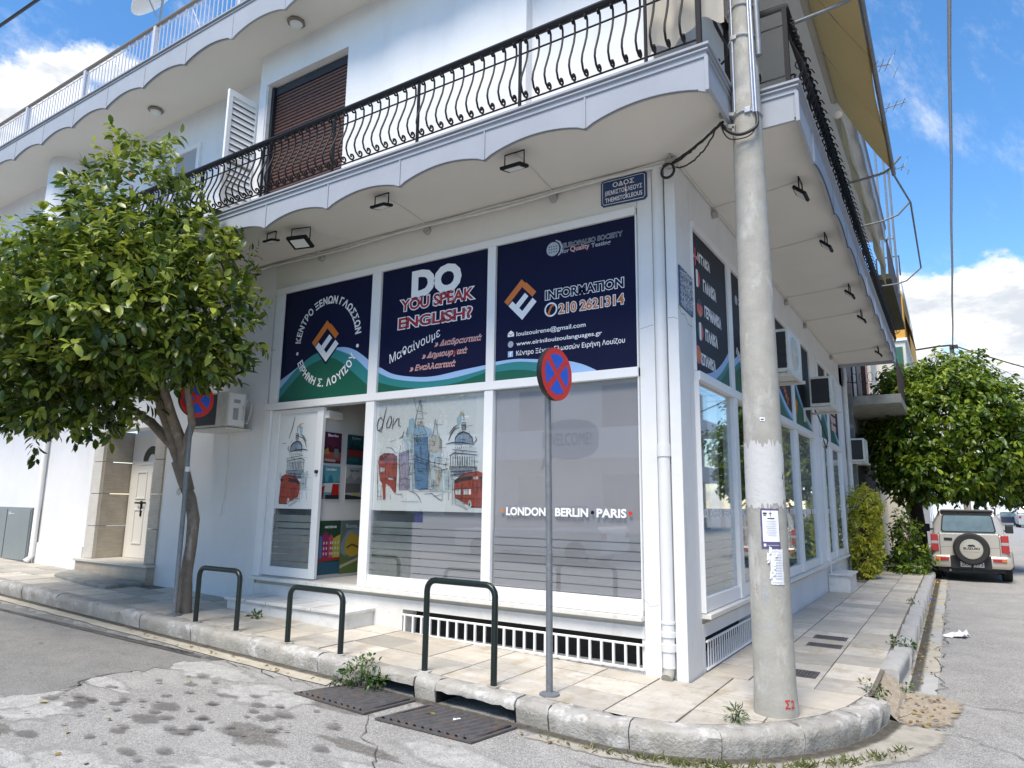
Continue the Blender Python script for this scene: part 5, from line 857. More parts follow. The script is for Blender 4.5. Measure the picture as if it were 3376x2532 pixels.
for x in [.17-1.245*i for i in range(12)]: obj('post', pm_, None, rl, loc=(x, -1.13, 0))
for (x, y) in ((.62,-1.13),(.62,-.27),(1.13,-.27)): obj('post', MB().box(x-.02,x+.02,y-.02,y+.02,ST-.0,5.83), M['blackmetal'], rl)
for y in [.95+1.245*i for i in range(9)]: obj('post', pm_, None, rl, loc=(1.13, y, 0))
# scroll ornaments on the right side
sc = MB().tube([(0, -a, b) for a, b in spiral(.0,0,.075,0,1.2,12)], .006, 5).mesh('scroll', M['blackmetal'])
for i in range(60): 
    o = obj('scroll', sc, None, rl, local=True, loc=(1.13+.09+2, -.1+i*.19+1.13, 5.36-ST)); o.rotation_euler = (0, 0, PI/2)
# ---- roof railing
rr = thing('roof_railing', 'white upper terrace railing of thin straight bars under a brown handrail', 'railing', (-8,-1.14,8.02))
obj('handrail', MB().tube([(XL,-1.14,8.62),(1.1,-1.14,8.62)], .03, 8), M['brownroll'], rr, smooth=40)
obj('rail', MB().tube([(XL,-1.14,8.53),(1.1,-1.14,8.53)], .008, 5).tube([(XL,-1.14,8.08),(1.1,-1.14,8.08)], .008, 5), M['whiterail'], rr)
b_ = MB().box(-.006,.006,-.006,.006,8.08,8.53).mesh('rail_bar', M['whiterail']); 
for i in range(130): obj('rail_bar', b_, None, rr, loc=(-1.5-i*.104, -1.14, 0))
p_ = MB().box(-.03,.03,-.03,.03,8.02,8.6).mesh('post', M['whiterail'])
for i in range(7): obj('post', p_, None, rr, loc=(-3.47-i*2.09, -1.14, 0))
obj('brace', MB().tube([(-8.9,-1.14,8.53),(-8.5,-1.14,8.08)], .007, 5).tube([(-6.7,-1.14,8.5),(-6.45,-1.14,8.08)], .007, 5).tube([(-11,-1.14,8.53),(-10.6,-1.14,8.08)], .007, 5), M['whiterail'], rr)
rsc = MB().tube([(a, 0, b) for a, b in spiral(0,0,.03,0,1.2,8)], .005, 4).mesh('scroll', M['whiterail'])
for i in range(60): obj('scroll', rsc, None, rr, loc=(-1.6-i*.22, -1.14, 8.565))
# ceiling lamps under the upper slab
cl0 = thing('ceiling_lamp', 'square brown rimmed ceiling lamp, nearer to the brown shutter', 'ceiling lamp', (-4.73,-.86,Z2), .3, 'ceiling lamps under the upper slab')
obj('lamp_rim', MB().lathe([(.0,-.002),(.11,-.002),(.12,-.03),(.09,-.045),(0,-.045)], (0,0,0), 8, 'z'), M['brownroll'], cl0, local=True, smooth=30)
obj('lamp_glass', MB().lathe([(.085,-.045),(.075,-.07),(.045,-.085),(0,-.09)], (0,0,0), 12, 'z'), M['film'], cl0, local=True, smooth=60)
cl1 = copy_tree(cl0, location=(-8.33,-.66,Z2)); cl1['label'] = 'square brown rimmed ceiling lamp, above the leafy tree'
# satellite dish on the roof railing
sd = thing('satellite_dish', 'white satellite dish fixed to the roof railing', 'satellite dish', (-7.95,-1.0,8.6))
m = MB(); m.lathe([(.001,0),(.2,.02),(.36,.065),(.50,.13),(.505,.125),(.36,.055),(.2,.01),(.001,-.01)], (0,0,0), 30, 'z')
d_ = obj('dish', m, M['white'], sd, local=True, smooth=60); d_.location = (0,.05,.75); d_.rotation_euler = (math.radians(52),0,math.radians(-25))
obj('arm', MB().tube([(0,.05,.3),(0,.06,.75)], .02, 8).tube([(.0,.0,.38),(.25,-.42,.62)], .012, 6), M['pgrey'], sd, local=True); obj('bracket', MB().tube([(0,.04,.0),(0,.05,.32)], .025, 8).tube([(-.12,.03,.22),(.02,.04,.30)], .02, 6).tube([(-.12,.03,.12),(.02,.04,.16)], .02, 6), M['greydoor'], sd, local=True)
# ------------------------------------------------------------------ right street face
w = MB(); w.box(-.3, 0, .43, 11.9, 4.36, SO); w.box(-.28, .0, .43, 11.9, .30, .42); w.box(-.28, .0, .43, .50, -.3, .3); w.box(-.28,.0,2.6,11.9,-.3,.3); w.box(-.28,0,.5,2.6,-.3,.02)
w.box(-.3, .004, 7.12, 7.92, .42, 4.36); w.box(-.3, .004, 10.85, 11.9, .42, 4.36); w.box(-.3,0,11.4,11.9,-.3,7.7)
obj('wall', w, M['wall'], bd)
fr = MB(); bays = [(.44,1.70),(1.86,3.50),(3.64,5.36),(5.54,7.10),(8.08,9.02),(9.22,10.62)]
for a, b in ((.43,7.12),(7.92,10.85)):
    fr.box(-.1,.035,a,b,4.28,4.36); fr.box(-.1,.06,a,b,2.71,2.80); fr.box(-.1,.03,a,b,.52,.655)
for a, b in ((.425,.44),(1.70,1.86),(3.50,3.64),(5.36,5.54),(7.10,7.13),(7.93,8.08),(9.02,9.22),(10.62,10.85)): fr.box(-.1,.045,a,b,.52,2.71); fr.box(-.1,.03,a,b,2.80,4.28)
obj('shopfront_frame', fr, M['frame'], bd, bevel=.005)
for a, b in bays: obj('window_pane', MB().box(-.006,0,a,b,.655,2.71), M['glass'], bd)
for a, b in ((.43,2.7),(2.72,7.9),(8.0,11.2)): obj('window_sill', MB().box(-.05,.085,a,b,.47,.515), M['marblesill'], bd, bevel=.006)
fb = FB(.004)
lab = ['charcoal banner listing five languages beside round flags','charcoal banner over green and blue waves','charcoal banner with a green wave','charcoal banner with green wave and yellow figure','charcoal banner over the side door','charcoal banner with pink labels']
RB = []
for i, (a, b) in enumerate(bays):
    Bn = banner(a, b, 2.80, 4.28, M['charcoal'], lab[i], FB, 0.); RB.append(Bn)
    m1, m2, m3 = MB(), MB(), MB(); L = b-a
    for mm, off, lift in ((m1, .16, .0006), (m2, .06, .0012), (m3, -.02, .0018)):
        n = 14; top = []
        for k in range(n):
            t = k/(n-1); s = (t**2.2*.42 if i == 0 else (.15+.75*(1-t)**1.5 if i in (2,3,5) else .35+.25*math.sin(t*PI)))
            top.append((a+t*L, 2.802+max(0, s-.14+off*.9)))
        vs = [fb(u, v, lift) for u, v in top]+[fb(u, 2.802, lift) for u, v in top]
        mm.add(vs, [(k, k+1, n+k+1, n+k) for k in range(n-1)])
    obj('wave', m1, M['plblue'], Bn); obj('wave', m2, M['pteal'], Bn); obj('wave', m3, M['pgreen'], Bn)
FL = {'uk': None}
def flag(cy, cz, kind, Bn, r=.115):
    def half(lo, hi):
        pts = [(cy+r*math.cos(t), cz+r*math.sin(t)) for t in [2*PI*i/28 for i in range(28)]]; return [(min(max(u, cy+lo*r), cy+hi*r), v) for u, v in pts]
    def halfv(lo, hi):
        pts = [(cy+r*math.cos(t), cz+r*math.sin(t)) for t in [2*PI*i/28 for i in range(28)]]; return [(u, min(max(v, cz+lo*r), cz+hi*r)) for u, v in pts]
    S = dict(fr=[(half(-1,-.33),'navy'),(half(-.33,.33),'white'),(half(.33,1),'signred')], it=[(half(-1,-.33),'pgreen'),(half(-.33,.33),'white'),(half(.33,1),'signred')],
             de=[(halfv(.33,1),'ink'),(halfv(-.33,.33),'signred'),(halfv(-1,-.33),'porange')], es=[(halfv(.5,1),'signred'),(halfv(-.5,.5),'porange'),(halfv(-1,-.5),'signred')],
             uk=[(half(-1,1),'navy'),(halfv(-.15,.15),'white'),(half(-.15,.15),'white'),(halfv(-.08,.08),'signred'),(half(-.2,.2),'signred')])[kind]
    for n, (p, c) in enumerate(S): m = MB(); flat(m, p, fb, .002+.0004*n); obj('flag', m, M[c], Bn)
LNG = [('ΑΓΓΛΙΚΑ',.637,.44,4.0,.095,'uk',.47,4.02),('ΓΑΛΛΙΚΑ',.815,.46,3.722,.12,'fr',.605,3.80),('ΓΕΡΜΑΝΙΚΑ',.836,.60,3.447,.115,'de',.665,3.50),('ΙΤΑΛΙΚΑ',.84,.43,3.195,.115,'it',.66,3.25),('ΙΣΠΑΝΙΚΑ',.66,.50,2.915,.105,'es',.515,2.99)]
for s, y, wd, z, hh, kd, fy, fz_ in LNG:
    put_text('lettering', s, M['white'], fb, y, z, wd, hh, 0, .05, 0, .002, RB[0]); flag(max(fy, .565), fz_, kd, RB[0], .095)
m = MB(); flat(m, disc(2.15,3.97,.06), fb, .002); obj('icon', m, M['pgrey'], RB[1])
put_text('lettering', 'ΕΙΡΗΝΗ Σ. ΛΟΥΙΖΟΥ', M['white'], fb, 2.05, 3.30, .9, .08, -.5, .03, 0, .003, RB[1]); put_text('lettering', '210 2621314', M['pgrey'], fb, 2.24, 3.93, .9, .09, 0, .03, 0, .002, RB[1])
emblem(2.6, 3.55, .2, RB[1], FB)
put_text('lettering', 'CHRISTMAS', M['porange'], fb, 4.3, 3.55, .9, .14, -.6, .03, 0, .003, RB[3]); m = MB(); flat(m, [(5.6,3.0),(5.75,3.0),(5.85,3.2),(5.7,3.25)], fb, .003); obj('figure', m, M['porange'], RB[3])
for z in (3.10,3.28,3.46):
    m = MB(); flat(m, [(9.6,z),(10.25,z),(10.25,z+.13),(9.6,z+.13)], fb, .003); obj('label', m, M['ppink'], RB[5])
for i, (a, b) in enumerate(bays):
    z = 1.225 if i else 1.225; prev = 1.27
    for g in (1.15,1.07,.985,.905,.82,.74,.655):
        obj('frosted_strip', MB().box(-.014,-.011,a+.01,b-.01,g+.006 if g != .655 else g, prev), mat('film_green', (.32,.42,.41), .6) if i == 0 and g == 1.15 else (bpy.data.materials['film_green']), bd); prev = g-.006
    if i < 5:
        words = ['MADRID','ATHENS','BERLIN'] if i == 0 else ['MADRID','PARIS','ATHENS']
        pos = [(.30,.39),(.776,.41),(1.264,.36)] if i == 0 else [(a+.1,.42),(a+.62,.38),(a+1.1,.40)]
        for s, (y, wd) in zip(words, pos):
            if y+wd > b: continue
            if i == 0 and s == 'MADRID': s, y, wd = 'DRID', .46, .235
            put_text('lettering', s, M['white'], FB(0), y, 1.392, wd, .078, 0, .035, 0, .002, RB[i])
    obj('curtain', MB().box(-.16,-.15,b-.36,b-.02,.66,2.70), M['film'], bd)
# white step under the side door
st = thing('side_step', 'white marble block step below the side windows', 'step', (.2,8.4,0))
obj('tread', MB().box(.006,.40,7.86,8.86,.285,.315), M['marble'], st, bevel=.005)
for (a, b) in ((7.89,8.36),(8.365,8.83)): obj('riser', MB().box(.008,.365,a,b,-.02,.284), M['marble'], st, bevel=.003)
# right grating
gt = obj('basement_grating', MB().tube([(.012,.5,.262),(.012,2.58,.262)], .011, 6).tube([(.012,.5,.02),(.012,2.58,.02)], .011, 6), M['frame'], bd, label='white grating of close upright slats on the side street')
bar = MB().box(-.003,.003,-.011,.011,-.12,.12).mesh('bar', M['frame'])
for i in range(27): obj('bar', bar, None, gt, loc=(.012, .54+i*.077, .14))
obj('vent_back', MB().box(-.25,-.24,.5,2.6,0,.3), M['darkhole'], bd)
# downpipe and cables between the side bays
obj('downpipe', MB().tube([(.05,7.97,2.6),(.05,7.97,.02)], .018, 8), M['conduit'], bd); obj('downpipe', MB().tube([(.06,11.75,7.5),(.06,11.75,5.0),(.09,11.75,4.6),(.07,11.75,4.2),(.07,11.75,0)], .05, 10), M['conduit'], bd, smooth=40)
# ------------------------------------------------------------------ air conditioners
def ac(label, loc, rz, w_=.80, d_=.30, h_=.54, grp=None):
    t = thing('air_conditioner', label, 'air conditioner', loc, rz, grp)     # local: x along the wall, -y out of the wall
    obj('casing', MB().box(-w_/2,w_/2,-d_-.12,-.12,0,h_), M['ac'], t, local=True, bevel=.012)
    obj('coil', MB().box(-w_/2-.004,-w_/2+.002,-d_-.085,-.15,.045,h_-.04), M['accoil'], t, local=True)
    g = MB().box(-.37*w_,.17*w_,-d_-.126,-d_-.118,.04,h_-.04)
    obj('fan_grille', MB().lathe([(.0,-d_-.128),(.205,-d_-.128),(.215,-d_-.12)], (-.1*w_,0,h_/2), 28, 'y'), M['ac'], t, local=True)
    m = MB()
    for r_ in (.05,.09,.13,.17,.21): m.tube([(-.1*w_+r_*math.cos(a), -d_-.133, h_/2+r_*math.sin(a)) for a in [2*PI*i/20 for i in range(20)]], .004, 4, closed=True)
    obj('guard', m, M['ac'], t, local=True)
    m = MB()
    for k in range(4): m.box(-w_/2-.008,-w_/2-.003,-d_-.09,-.145,.09+k*.11,.1+k*.11)
    obj('side_bars', m, M['accoil'], t, local=True)
    obj('bracket', MB().box(-w_/2+.04,-w_/2+.08,-d_-.16,0,-.05,-.012).box(w_/2-.08,w_/2-.04,-d_-.16,0,-.05,-.012).box(-w_/2-.02,w_/2+.02,-d_-.13,-d_-.09,-.03,-.001).box(-w_/2+.04,-w_/2+.08,-.03,0,-.25,-.05), M['ac'], t, local=True)
    return t
ac('large cream air conditioner on the side wall, nearest the concrete pole', (0.02,3.25,3.17), PI/2, .84, .32, .55, 'air conditioners on the side street')
ac('cream air conditioner above the side door', (0.02,6.65,3.17), PI/2, .84, .34, .50, 'air conditioners on the side street')
ac('lowest cream air conditioner, on the grey wall beside the hanging tree', (-.02,12.1,2.56), PI/2, .8, .30, .54, 'air conditioners on the side street')
ta = thing('air_conditioner', 'cream air conditioner with wiring on its side, behind the left traffic sign', 'air conditioner', (-6.55,-.02,2.47))
obj('casing', MB().box(-.42,.40,-.39,-.10,.0,.48), M['ac'], ta, local=True, bevel=.01)
obj('fan_grille', MB().box(-.40,.16,-.395,-.389,.03,.45), M['accoil'], ta, local=True)  # near-black puts the shade on the unit's front into its colour
obj('side_panel', MB().box(.40,.41,-.37,-.12,.02,.46), M['frame'], ta, local=True, bevel=.004)  # whiter than the casing, painting in the light on this side
obj('side_label', MB().box(.41,.413,-.30,-.20,.33,.38).box(.41,.413,-.30,-.22,.10,.26), M['filmdark'], ta, local=True)
obj('wiring', MB().tube([(.42,-.16,.30),(.45,-.14,.2),(.43,-.17,.12),(.47,-.12,.05),(.44,-.05,.2),(.42,-.02,.35)], .009, 5).tube([(.42,-.13,.2),(.46,-.16,.28),(.43,-.1,.4)], .008, 5), M['conduit'], ta, local=True)
obj('bracket', MB().box(-.45,.42,-.40,0,-.035,-.01), M['ac'], ta, local=True)
obj('drain_hose', MB().tube([(.0,-.06,-.03),(.0,-.03,-.5),(-.01,-.03,-.9),(-.04,-.05,-1.2)], .009, 6), M['conduit'], ta, local=True)
# ------------------------------------------------------------------ floodlights, junction boxes and wires under the balcony
def flood(label, x, y, ang, s=1., tilt=50):
    t = thing('floodlight', label, 'floodlight', (x, y, SO), ang, 'floodlights under the balcony')
    a = .10*s; obj('bracket', MB().tube([(-a,0,-.13*s),(-a,0,-.005),(a,0,-.005),(a,0,-.13*s)], .007, 6), M['blackmetal'], t, local=True)
    c, q = math.cos(math.radians(tilt)), math.sin(math.radians(tilt)); R_ = Matrix.Rotation(math.radians(tilt-90), 4, 'X')
    b = obj('housing', MB().box(-.105*s,.105*s,-.075*s,.075*s,-.014*s,.014*s), M['blackmetal'], t, local=True, bevel=.004); b.location = (0,0,-.14*s); b.rotation_euler = (math.radians(tilt),0,0)
    l_ = obj('lens', MB().box(-.075*s,.075*s,-.05*s,.05*s,-.018*s,-.0145*s), M['film'], t, local=True); l_.location = (0,0,-.14*s); l_.rotation_euler = (math.radians(tilt),0,0)
    return t
flood('small black floodlight at the far left end of the soffit', -4.95, -.82, 0, .85, 12)
flood('large black floodlight above the green hill banner', -4.52, -.72, .25, 1.35, -22)
flood('black floodlight above the DO YOU SPEAK banner', -3.0, -.90, 0, 1., 14)
flood('black floodlight above the INFORMATION banner', -1.26, -.92, 0, 1.1, 14)
for y, s in ((1.09,'beside the concrete pole, nearest on the side street'),(2.79,'second along the side street soffit'),(5.09,'third along the side street soffit'),(6.71,'fourth along the side street soffit'),(9.85,'farthest, at the end of the side street soffit')):
    flood('black tilted floodlight '+s, .97, y, PI/2, 1.05, 42)
for x, lx, ly in ((-4.92,-4.52,-.7),(-4.30,-4.5,-.7),(-3.08,-3.0,-.9),(-1.33,-1.26,-.92)):
    obj('lamp_wire', MB().tube([(lx,ly,SO-.008),((lx*.7+x*.3),ly*.55,SO-.006),(x,-.12,SO-.008),(x,-.03,SO-.05)], .005, 5), M['conduit'], bd)
for y, ly in ((1.28,1.09),(3.0,2.79),(5.26,5.09),(6.93,6.71),(10.1,9.85)): obj('lamp_wire', MB().tube([(.97,ly,SO-.006),(.5,(y+ly)/2+.03,SO-.006),(.03,y,SO-.01),(.02,y,SO-.06)], .005, 5), M['conduit'], bd)
for x in (-4.92,-3.08,-1.33): obj('junction_box', MB().lathe([(0,-.05),(.045,-.048),(.05,0)], (x,0,4.745), 16, 'y'), M['boxgrey'], bd, smooth=40)
for y in (1.28,3.0,5.26,6.93,10.1): obj('junction_box', MB().lathe([(0,.05),(.045,.048),(.05,0)], (0.005,y,4.745), 16, 'x'), M['boxgrey'], bd, smooth=40)
r = random.Random(2); P1, P2 = [], []
for i in range(44):
    x = -6.6+i*.152; P1.append((x, -.035, 4.81+.006*math.sin(i*.9)+r.uniform(-.004,.004)-(.03 if i < 4 else 0))); P2.append((x, -.05, 4.78+.012*math.sin(i*.37)+r.uniform(-.004,.004)))
cdt = tag(obj('wall_cable', MB().tube(P1, .018, 7).tube(P2, .014, 6), M['conduit'], smooth=50), 'pale cables running along the top of the shop wall below the soffit', 'cable')
tag(obj('wall_cable', MB().tube([(.02,.02,4.815),(.02,3,4.82),(.02,6,4.81),(.02,11.3,4.815)], .008, 6), M['conduit']), 'thin pale cable along the top of the side street wall', 'cable')
tag(obj('wall_cable', MB().tube([(.05,7.98,2.8),(.10,8.02,2.6),(.16,7.8,2.72),(.12,7.2,3.1),(.05,7.0,3.3)], .012, 6), M['cable']), 'loose cable looping below the second side street air conditioner', 'cable')
# ------------------------------------------------------------------ street name plates
sp = thing('street_sign', 'blue enamel street name plate reading THEMISTOKLEOUS above the window', 'sign', (-.525,0,4.64))
m = MB(); ol = [(-.775,4.53),(-.75,4.505),(-.30,4.49),(-.275,4.515),(-.275,4.765),(-.30,4.785),(-.75,4.79),(-.775,4.765)]; m.prism(ol, 0.001, .012, FA(0)); obj('plate', m, M['plateblue'], sp)
m = MB(); i_ = [(-.755,4.545),(-.74,4.525),(-.315,4.512),(-.297,4.53),(-.297,4.755),(-.315,4.768),(-.74,4.773),(-.755,4.755)]; strip(m, i_+[i_[0]], .006, FA(.012), .0012); obj('border', m, M['white'], sp)
for s, x, z, wd, hh in (('ΟΔΟΣ',-.64,4.697,.23,.048),('ΘΕΜΙΣΤΟΚΛΕΟΥΣ',-.725,4.622,.40,.046),('THEMISTOKLEOUS',-.725,4.545,.40,.048)): put_text('lettering', s, M['white'], FA(.012), x, z, wd, hh, 0, .015, 0, .0014, sp)
m = MB(); strip(m, [(-.50,4.70),(-.505,4.66),(-.495,4.61),(-.50,4.585)], .008, FA(.012), .0018); obj('scratch', m, M['white'], sp)
sp = thing('street_sign', 'chipped blue enamel plate smeared with white on the corner pier', 'sign', (.0,.26,3.55))
m = MB(); m.prism([(.04,3.37),(.42,3.34),(.423,3.74),(.043,3.77)], .001, .012, FB(0)); obj('plate', m, M['plateblue'], sp); rr_ = random.Random(8)
for z, n in ((3.69,16),(3.61,22),(3.53,26),(3.45,26),(3.39,18)):
    m = MB()
    for k in range(n):
        y = .07+k*.33/n; strip(m, [(y, z+rr_.uniform(-.03,.01)),(y+rr_.uniform(-.01,.03), z+rr_.uniform(.03,.07))], .014, FB(.012), .0012)
        if k % 3 == 0: strip(m, [(y-.02, z+.02),(y+.07, z+.02+rr_.uniform(-.03,.03))], .016, FB(.012), .0012)
    obj('smeared_lettering', m, M['white'], sp)
# ------------------------------------------------------------------ bent steel hoops along the kerb
def hoop(x0, x1, y, zt, label):
    xm = (x0+x1)/2; t = thing('bicycle_hoop', label, 'hoop barrier', (xm, y, G(xm)), 0, 'green hoops along the kerb')
    p = [(x0,y,G(x0)-.03),(x0,y,zt-.09)]+[(x0+.09-.09*math.cos(a), y, zt-.09+.09*math.sin(a)) for a in (PI/8,PI/4,3*PI/8,PI/2)]+[(x1-.09+.09*math.cos(a), y, zt-.09+.09*math.sin(a)) for a in (PI/2,3*PI/8,PI/4,PI/8)]+[(x1,y,zt-.09),(x1,y,G(x1)-.03)]
    obj('hoop_tube', MB().tube(p, .027, 14), M['greenmetal'], t, smooth=50)
    for x in (x0, x1):
        r = random.Random(int(x*100)); pts = [(x+(.055+r.uniform(-.015,.02))*math.cos(a), y+(.05+r.uniform(-.012,.012))*math.sin(a)) for a in [2*PI*i/14 for i in range(14)]]
        obj('mortar_collar', MB().prism(pts, 0, .012, lambda u, v, q: (u, v, G(u)+.002+q)), M['kerb'], t)
hoop(-5.17,-4.45,-1.255,.742,'dark green steel hoop, nearest the leaning tree trunk'); hoop(-3.64,-2.90,-1.255,.645,'low dark green steel hoop in front of the shop step, leaning down to the right'); hoop(-1.93,-1.21,-1.20,.825,'tall dark green steel hoop beside the free standing traffic sign')
# ------------------------------------------------------------------ no stopping signs
def nosign(x, y, zb, zc, label, tz, band):
    t = thing('traffic_sign', label, 'traffic sign', (x, y, zb), 0)
    obj('sign_pole', MB().tube([(0,0,-.02),(-.012,.004,(zc-zb)*.5),(-.028,-.006,zc-zb+.05)], .0275, 14), M['galv'], t, local=True, smooth=50)
    obj('pole_base', MB().lathe([(.0,-.01),(.085,-.01),(.08,.018),(.04,.03),(0,.03)], (0,0,0), 18), M['galv'], t, local=True, smooth=40)
    if band: obj('sticker', MB().cyl((-.010,.0025,band),(-.0105,.0028,band+.06),.0285,n=14), M['paper'], t, local=True)
    dd = obj('sign_disc', MB().lathe([(0,-.045),(.215,-.045),(.225,-.03),(.225,.008),(.218,.012),(0,.012)], (0,0,0), 40, 'x'), M['signback'], t, local=True, smooth=35)
    dd.location = (-.0+.05, 0, zc-zb); dd.rotation_euler = (0,0,tz)
    def fx(u, v, w=0.): return (.0125+w, u, v)
    m = MB(); flat(m, disc(0,0,.224,40), fx, 0); obj('sign_face', m, M['signred'], dd, local=True)
    def quad(a0):
        ps = [(.172*math.cos(a0+t_), .172*math.sin(a0+t_)) for t_ in [math.radians(-35+70*i/10) for i in range(11)]]; return [(.034*math.cos(a0), .034*math.sin(a0))]+ps
    m = MB()
    for a0 in (0, PI/2, PI, 3*PI/2): flat(m, quad(a0), fx, .0008)
    obj('sign_face', m, M['signblue'], dd, local=True)
    obj('clamp', MB().box(-.055,-.02,-.04,.04,-.09,-.06).box(-.055,-.02,-.04,.04,.06,.09), M['galv'], dd, local=True)
    return t
nosign(-.75,-1.10,.02,2.575,'round blue and red no stopping sign standing alone before the shop window', math.radians(-6), None)
nosign(-5.72,-1.17,.16,2.70,'round blue and red no stopping sign half hidden in the tree', math.radians(0), 1.66)
# ------------------------------------------------------------------ concrete utility pole
px_, py_ = .81, -.46
ut = thing('utility_pole', 'tall pale concrete utility pole at the street corner', 'pole', (px_, py_, 0))
pl = MB(); prof_ = [(.162,-.25),(.158,.0),(.152,.16),(.150,.17),(.147,1.0),(.143,2.0),(.137,2.9),(.135,2.93),(.128,4.0),(.118,5.0),(.106,6.5),(.095,8.4)]
def prad(z):
    for (r0, z0), (r1, z1) in zip(prof_[:-1], prof_[1:]):
        if z0 <= z <= z1: return r0+(r1-r0)*(z-z0)/(z1-z0)
    return .12
pl.lathe(prof_, (px_,py_,0), 40); pshaft = obj('pole_shaft', pl, M['pole'], ut, smooth=40)
def wrap(name, m_, z0, z1, a0, a1, parent, d=.003, n=14, jag=0, seed=1):
    r = random.Random(seed); m = MB(); vs = []; nz = 8
    for i in range(n):
        for j in range(nz):
            a = a0+(a1-a0)*i/(n-1)+(r.uniform(-jag, jag) if i in (0, n-1) else 0); z = z0+(z1-z0)*j/(nz-1)+(r.uniform(-jag, jag)*.12 if j in (0, nz-1) else 0); R_ = prad(z)+d+r.uniform(0,.0012)
            vs.append((px_+R_*math.cos(a), py_+R_*math.sin(a), z))
    m.add(vs, [(i*nz+j, (i+1)*nz+j, (i+1)*nz+j+1, i*nz+j+1) for i in range(n-1) for j in range(nz-1)]); return obj(name, m, m_, parent, smooth=60)
va = math.atan2(-6.06-py_, 2.04-px_)       # angle facing the camera side of the street
wrap('pasted_layer', mat('whitewash', (.55,.548,.53), .85, bump=.5, bscale=20, stain=[(12, .58, .7, (.42,.41,.36), .6, None)]), 1.50, 1.98, va-1.62, va+1.15, ut, .002, 40, .3, 3)
def poster(name, label, z0, z1, a0, a1, bg, d, rows, seed, border=None):
    o = wrap(name, bg, z0, z1, a0, a1, None, d, 12, .02, seed); tag(o, label, 'notice')
    W_, H_ = a1-a0, z1-z0
    def rect(u0, u1, v0, v1, m_, nm='poster_print', dd=.0018): return wrap(nm, m_, z0+v0*H_, z0+v1*H_, a0+u0*W_, a0+u1*W_, o, d+dd, 8, 0, 2)
    if border: rect(.09,.96,.17,.95,M['paper'],'poster_print',.0016)
    for (u0, u1, v0, v1, mn) in rows: rect(u0, u1, v0, v1, M[mn], 'poster_print', .0034)
    return o
notice_rows = [(.50,.53,.80,.93,'ink'),(.44,.59,.87,.885,'ink'),(.14,.34,.86,.90,'ink'),(.16,.30,.82,.845,'ink'),(.36,.72,.74,.765,'ink')]+[(.25+.04*(k%3),.82-.05*(k%2),.68-.045*k,.688-.045*k,'pgrey') for k in range(9)]+[(.12,.24,.05,.12,'white'),(.30,.9,.07,.09,'pgrey')]
poster('death_notice', 'white and purple notice with a black cross pasted on the concrete pole', 1.19, 1.485, va-.30, va+.62, mat('notice_purple', (.10,.085,.19), .8, bump=.3, bscale=20), .004, notice_rows, 4, True)
poster('torn_notice', 'torn white printed notice below the cross notice on the pole', .93, 1.185, va+.06, va+.72, M['paper'], .0035, [(.18,.92,.93,.937,'pgrey'),(.1,.9,.06,.07,'pgrey'),(.93,.94,.06,.93,'pgrey')]+[(.3+.05*(k%2),.85,.84-.075*k,.855-.075*k,'pgrey') for k in range(10)], 6)
tn = MB(); r = random.Random(3)
for k in range(9):
    a = va+.0+r.uniform(-.1,.35); z = .97+.2*k/9; R_ = prad(z)+.006; tn.add([(px_+R_*math.cos(a), py_+R_*math.sin(a), z),(px_+(R_+.012)*math.cos(a+.1), py_+(R_+.012)*math.sin(a+.1), z+.01),(px_+R_*math.cos(a+.16), py_+R_*math.sin(a+.16), z+.05),(px_+(R_+.004)*math.cos(a+.03), py_+(R_+.004)*math.sin(a+.03), z+.06)], [(0,1,2,3)])
obj('paper_shred', tn, M['paper'], ut)
wrap('sticker', M['paper'], 1.90+.25, 1.93+.25, va-.10, va+.15, ut, .003, 6, .01, 9); wrap('sticker_print', M['ink'], 2.16, 2.168, va-.05, va+.10, ut, .005, 5, 0, 9)
# painted mark
def wrap_text(s, a_c, z0, h, wd, m_):
    me = text_mesh(s, .01); x0, x1 = text_bb(s); n = len(me.vertices); co = np.empty(n*3); me.vertices.foreach_get('co', co); co = co.reshape(n,3)
    for i in range(n):
        u = (co[i,0]-x0)/(x1-x0)-.5; z = z0+co[i,1]/.727*h; R_ = prad(z)+.004; a = a_c+u*wd/R_; co[i] = (px_+R_*math.cos(a), py_+R_*math.sin(a), z)
    me.vertices.foreach_set('co', co.ravel()); me.materials.clear(); me.materials.append(m_); return obj('painted_mark', me, None, ut)
wrap_text('Σ2', va+.66, .07, .058, .078, M['signred'])
# conduits, straps, bracket and cables high on the pole
for k, (a, rr_, mn) in enumerate(((va-.80,.010,'galvlight'),(va+.42,.012,'galvlight'),(va+.62,.013,'galvlight'))):
    zb = (4.80,4.76,4.68)[k]; obj('conduit', MB().tube([(px_+(prad(z)+.012)*math.cos(a), py_+(prad(z)+.012)*math.sin(a), z) for z in (zb, 5.2, 6, 7, 8.3)], rr_, 8), M[mn], ut, smooth=50)
a = va+1.0; obj('conduit', MB().tube([(px_+(prad(z)+.03)*math.cos(a), py_+(prad(z)+.03)*math.sin(a), z) for z in (5.30, 6, 7, 8.3)], .027, 10), M['galv'], ut, smooth=50)
for z in (4.78, 5.50, 5.80): obj('strap', MB().tube([(px_+(prad(z)+.006)*math.cos(a), py_+(prad(z)+.006)*math.sin(a), z+.008*math.sin(3*a)) for a in [2*PI*i/24 for i in range(24)]], .010, 6, closed=True), M['galvlight'], ut, smooth=50)
for bb in ((px_+.01,px_+.06,py_-.135,py_-.108,4.76,4.81),(px_-.08,px_-.03,py_-.125,py_-.10,5.48,5.52)): obj('strap_buckle', MB().box(*bb), M['galvlight'], ut, bevel=.004)
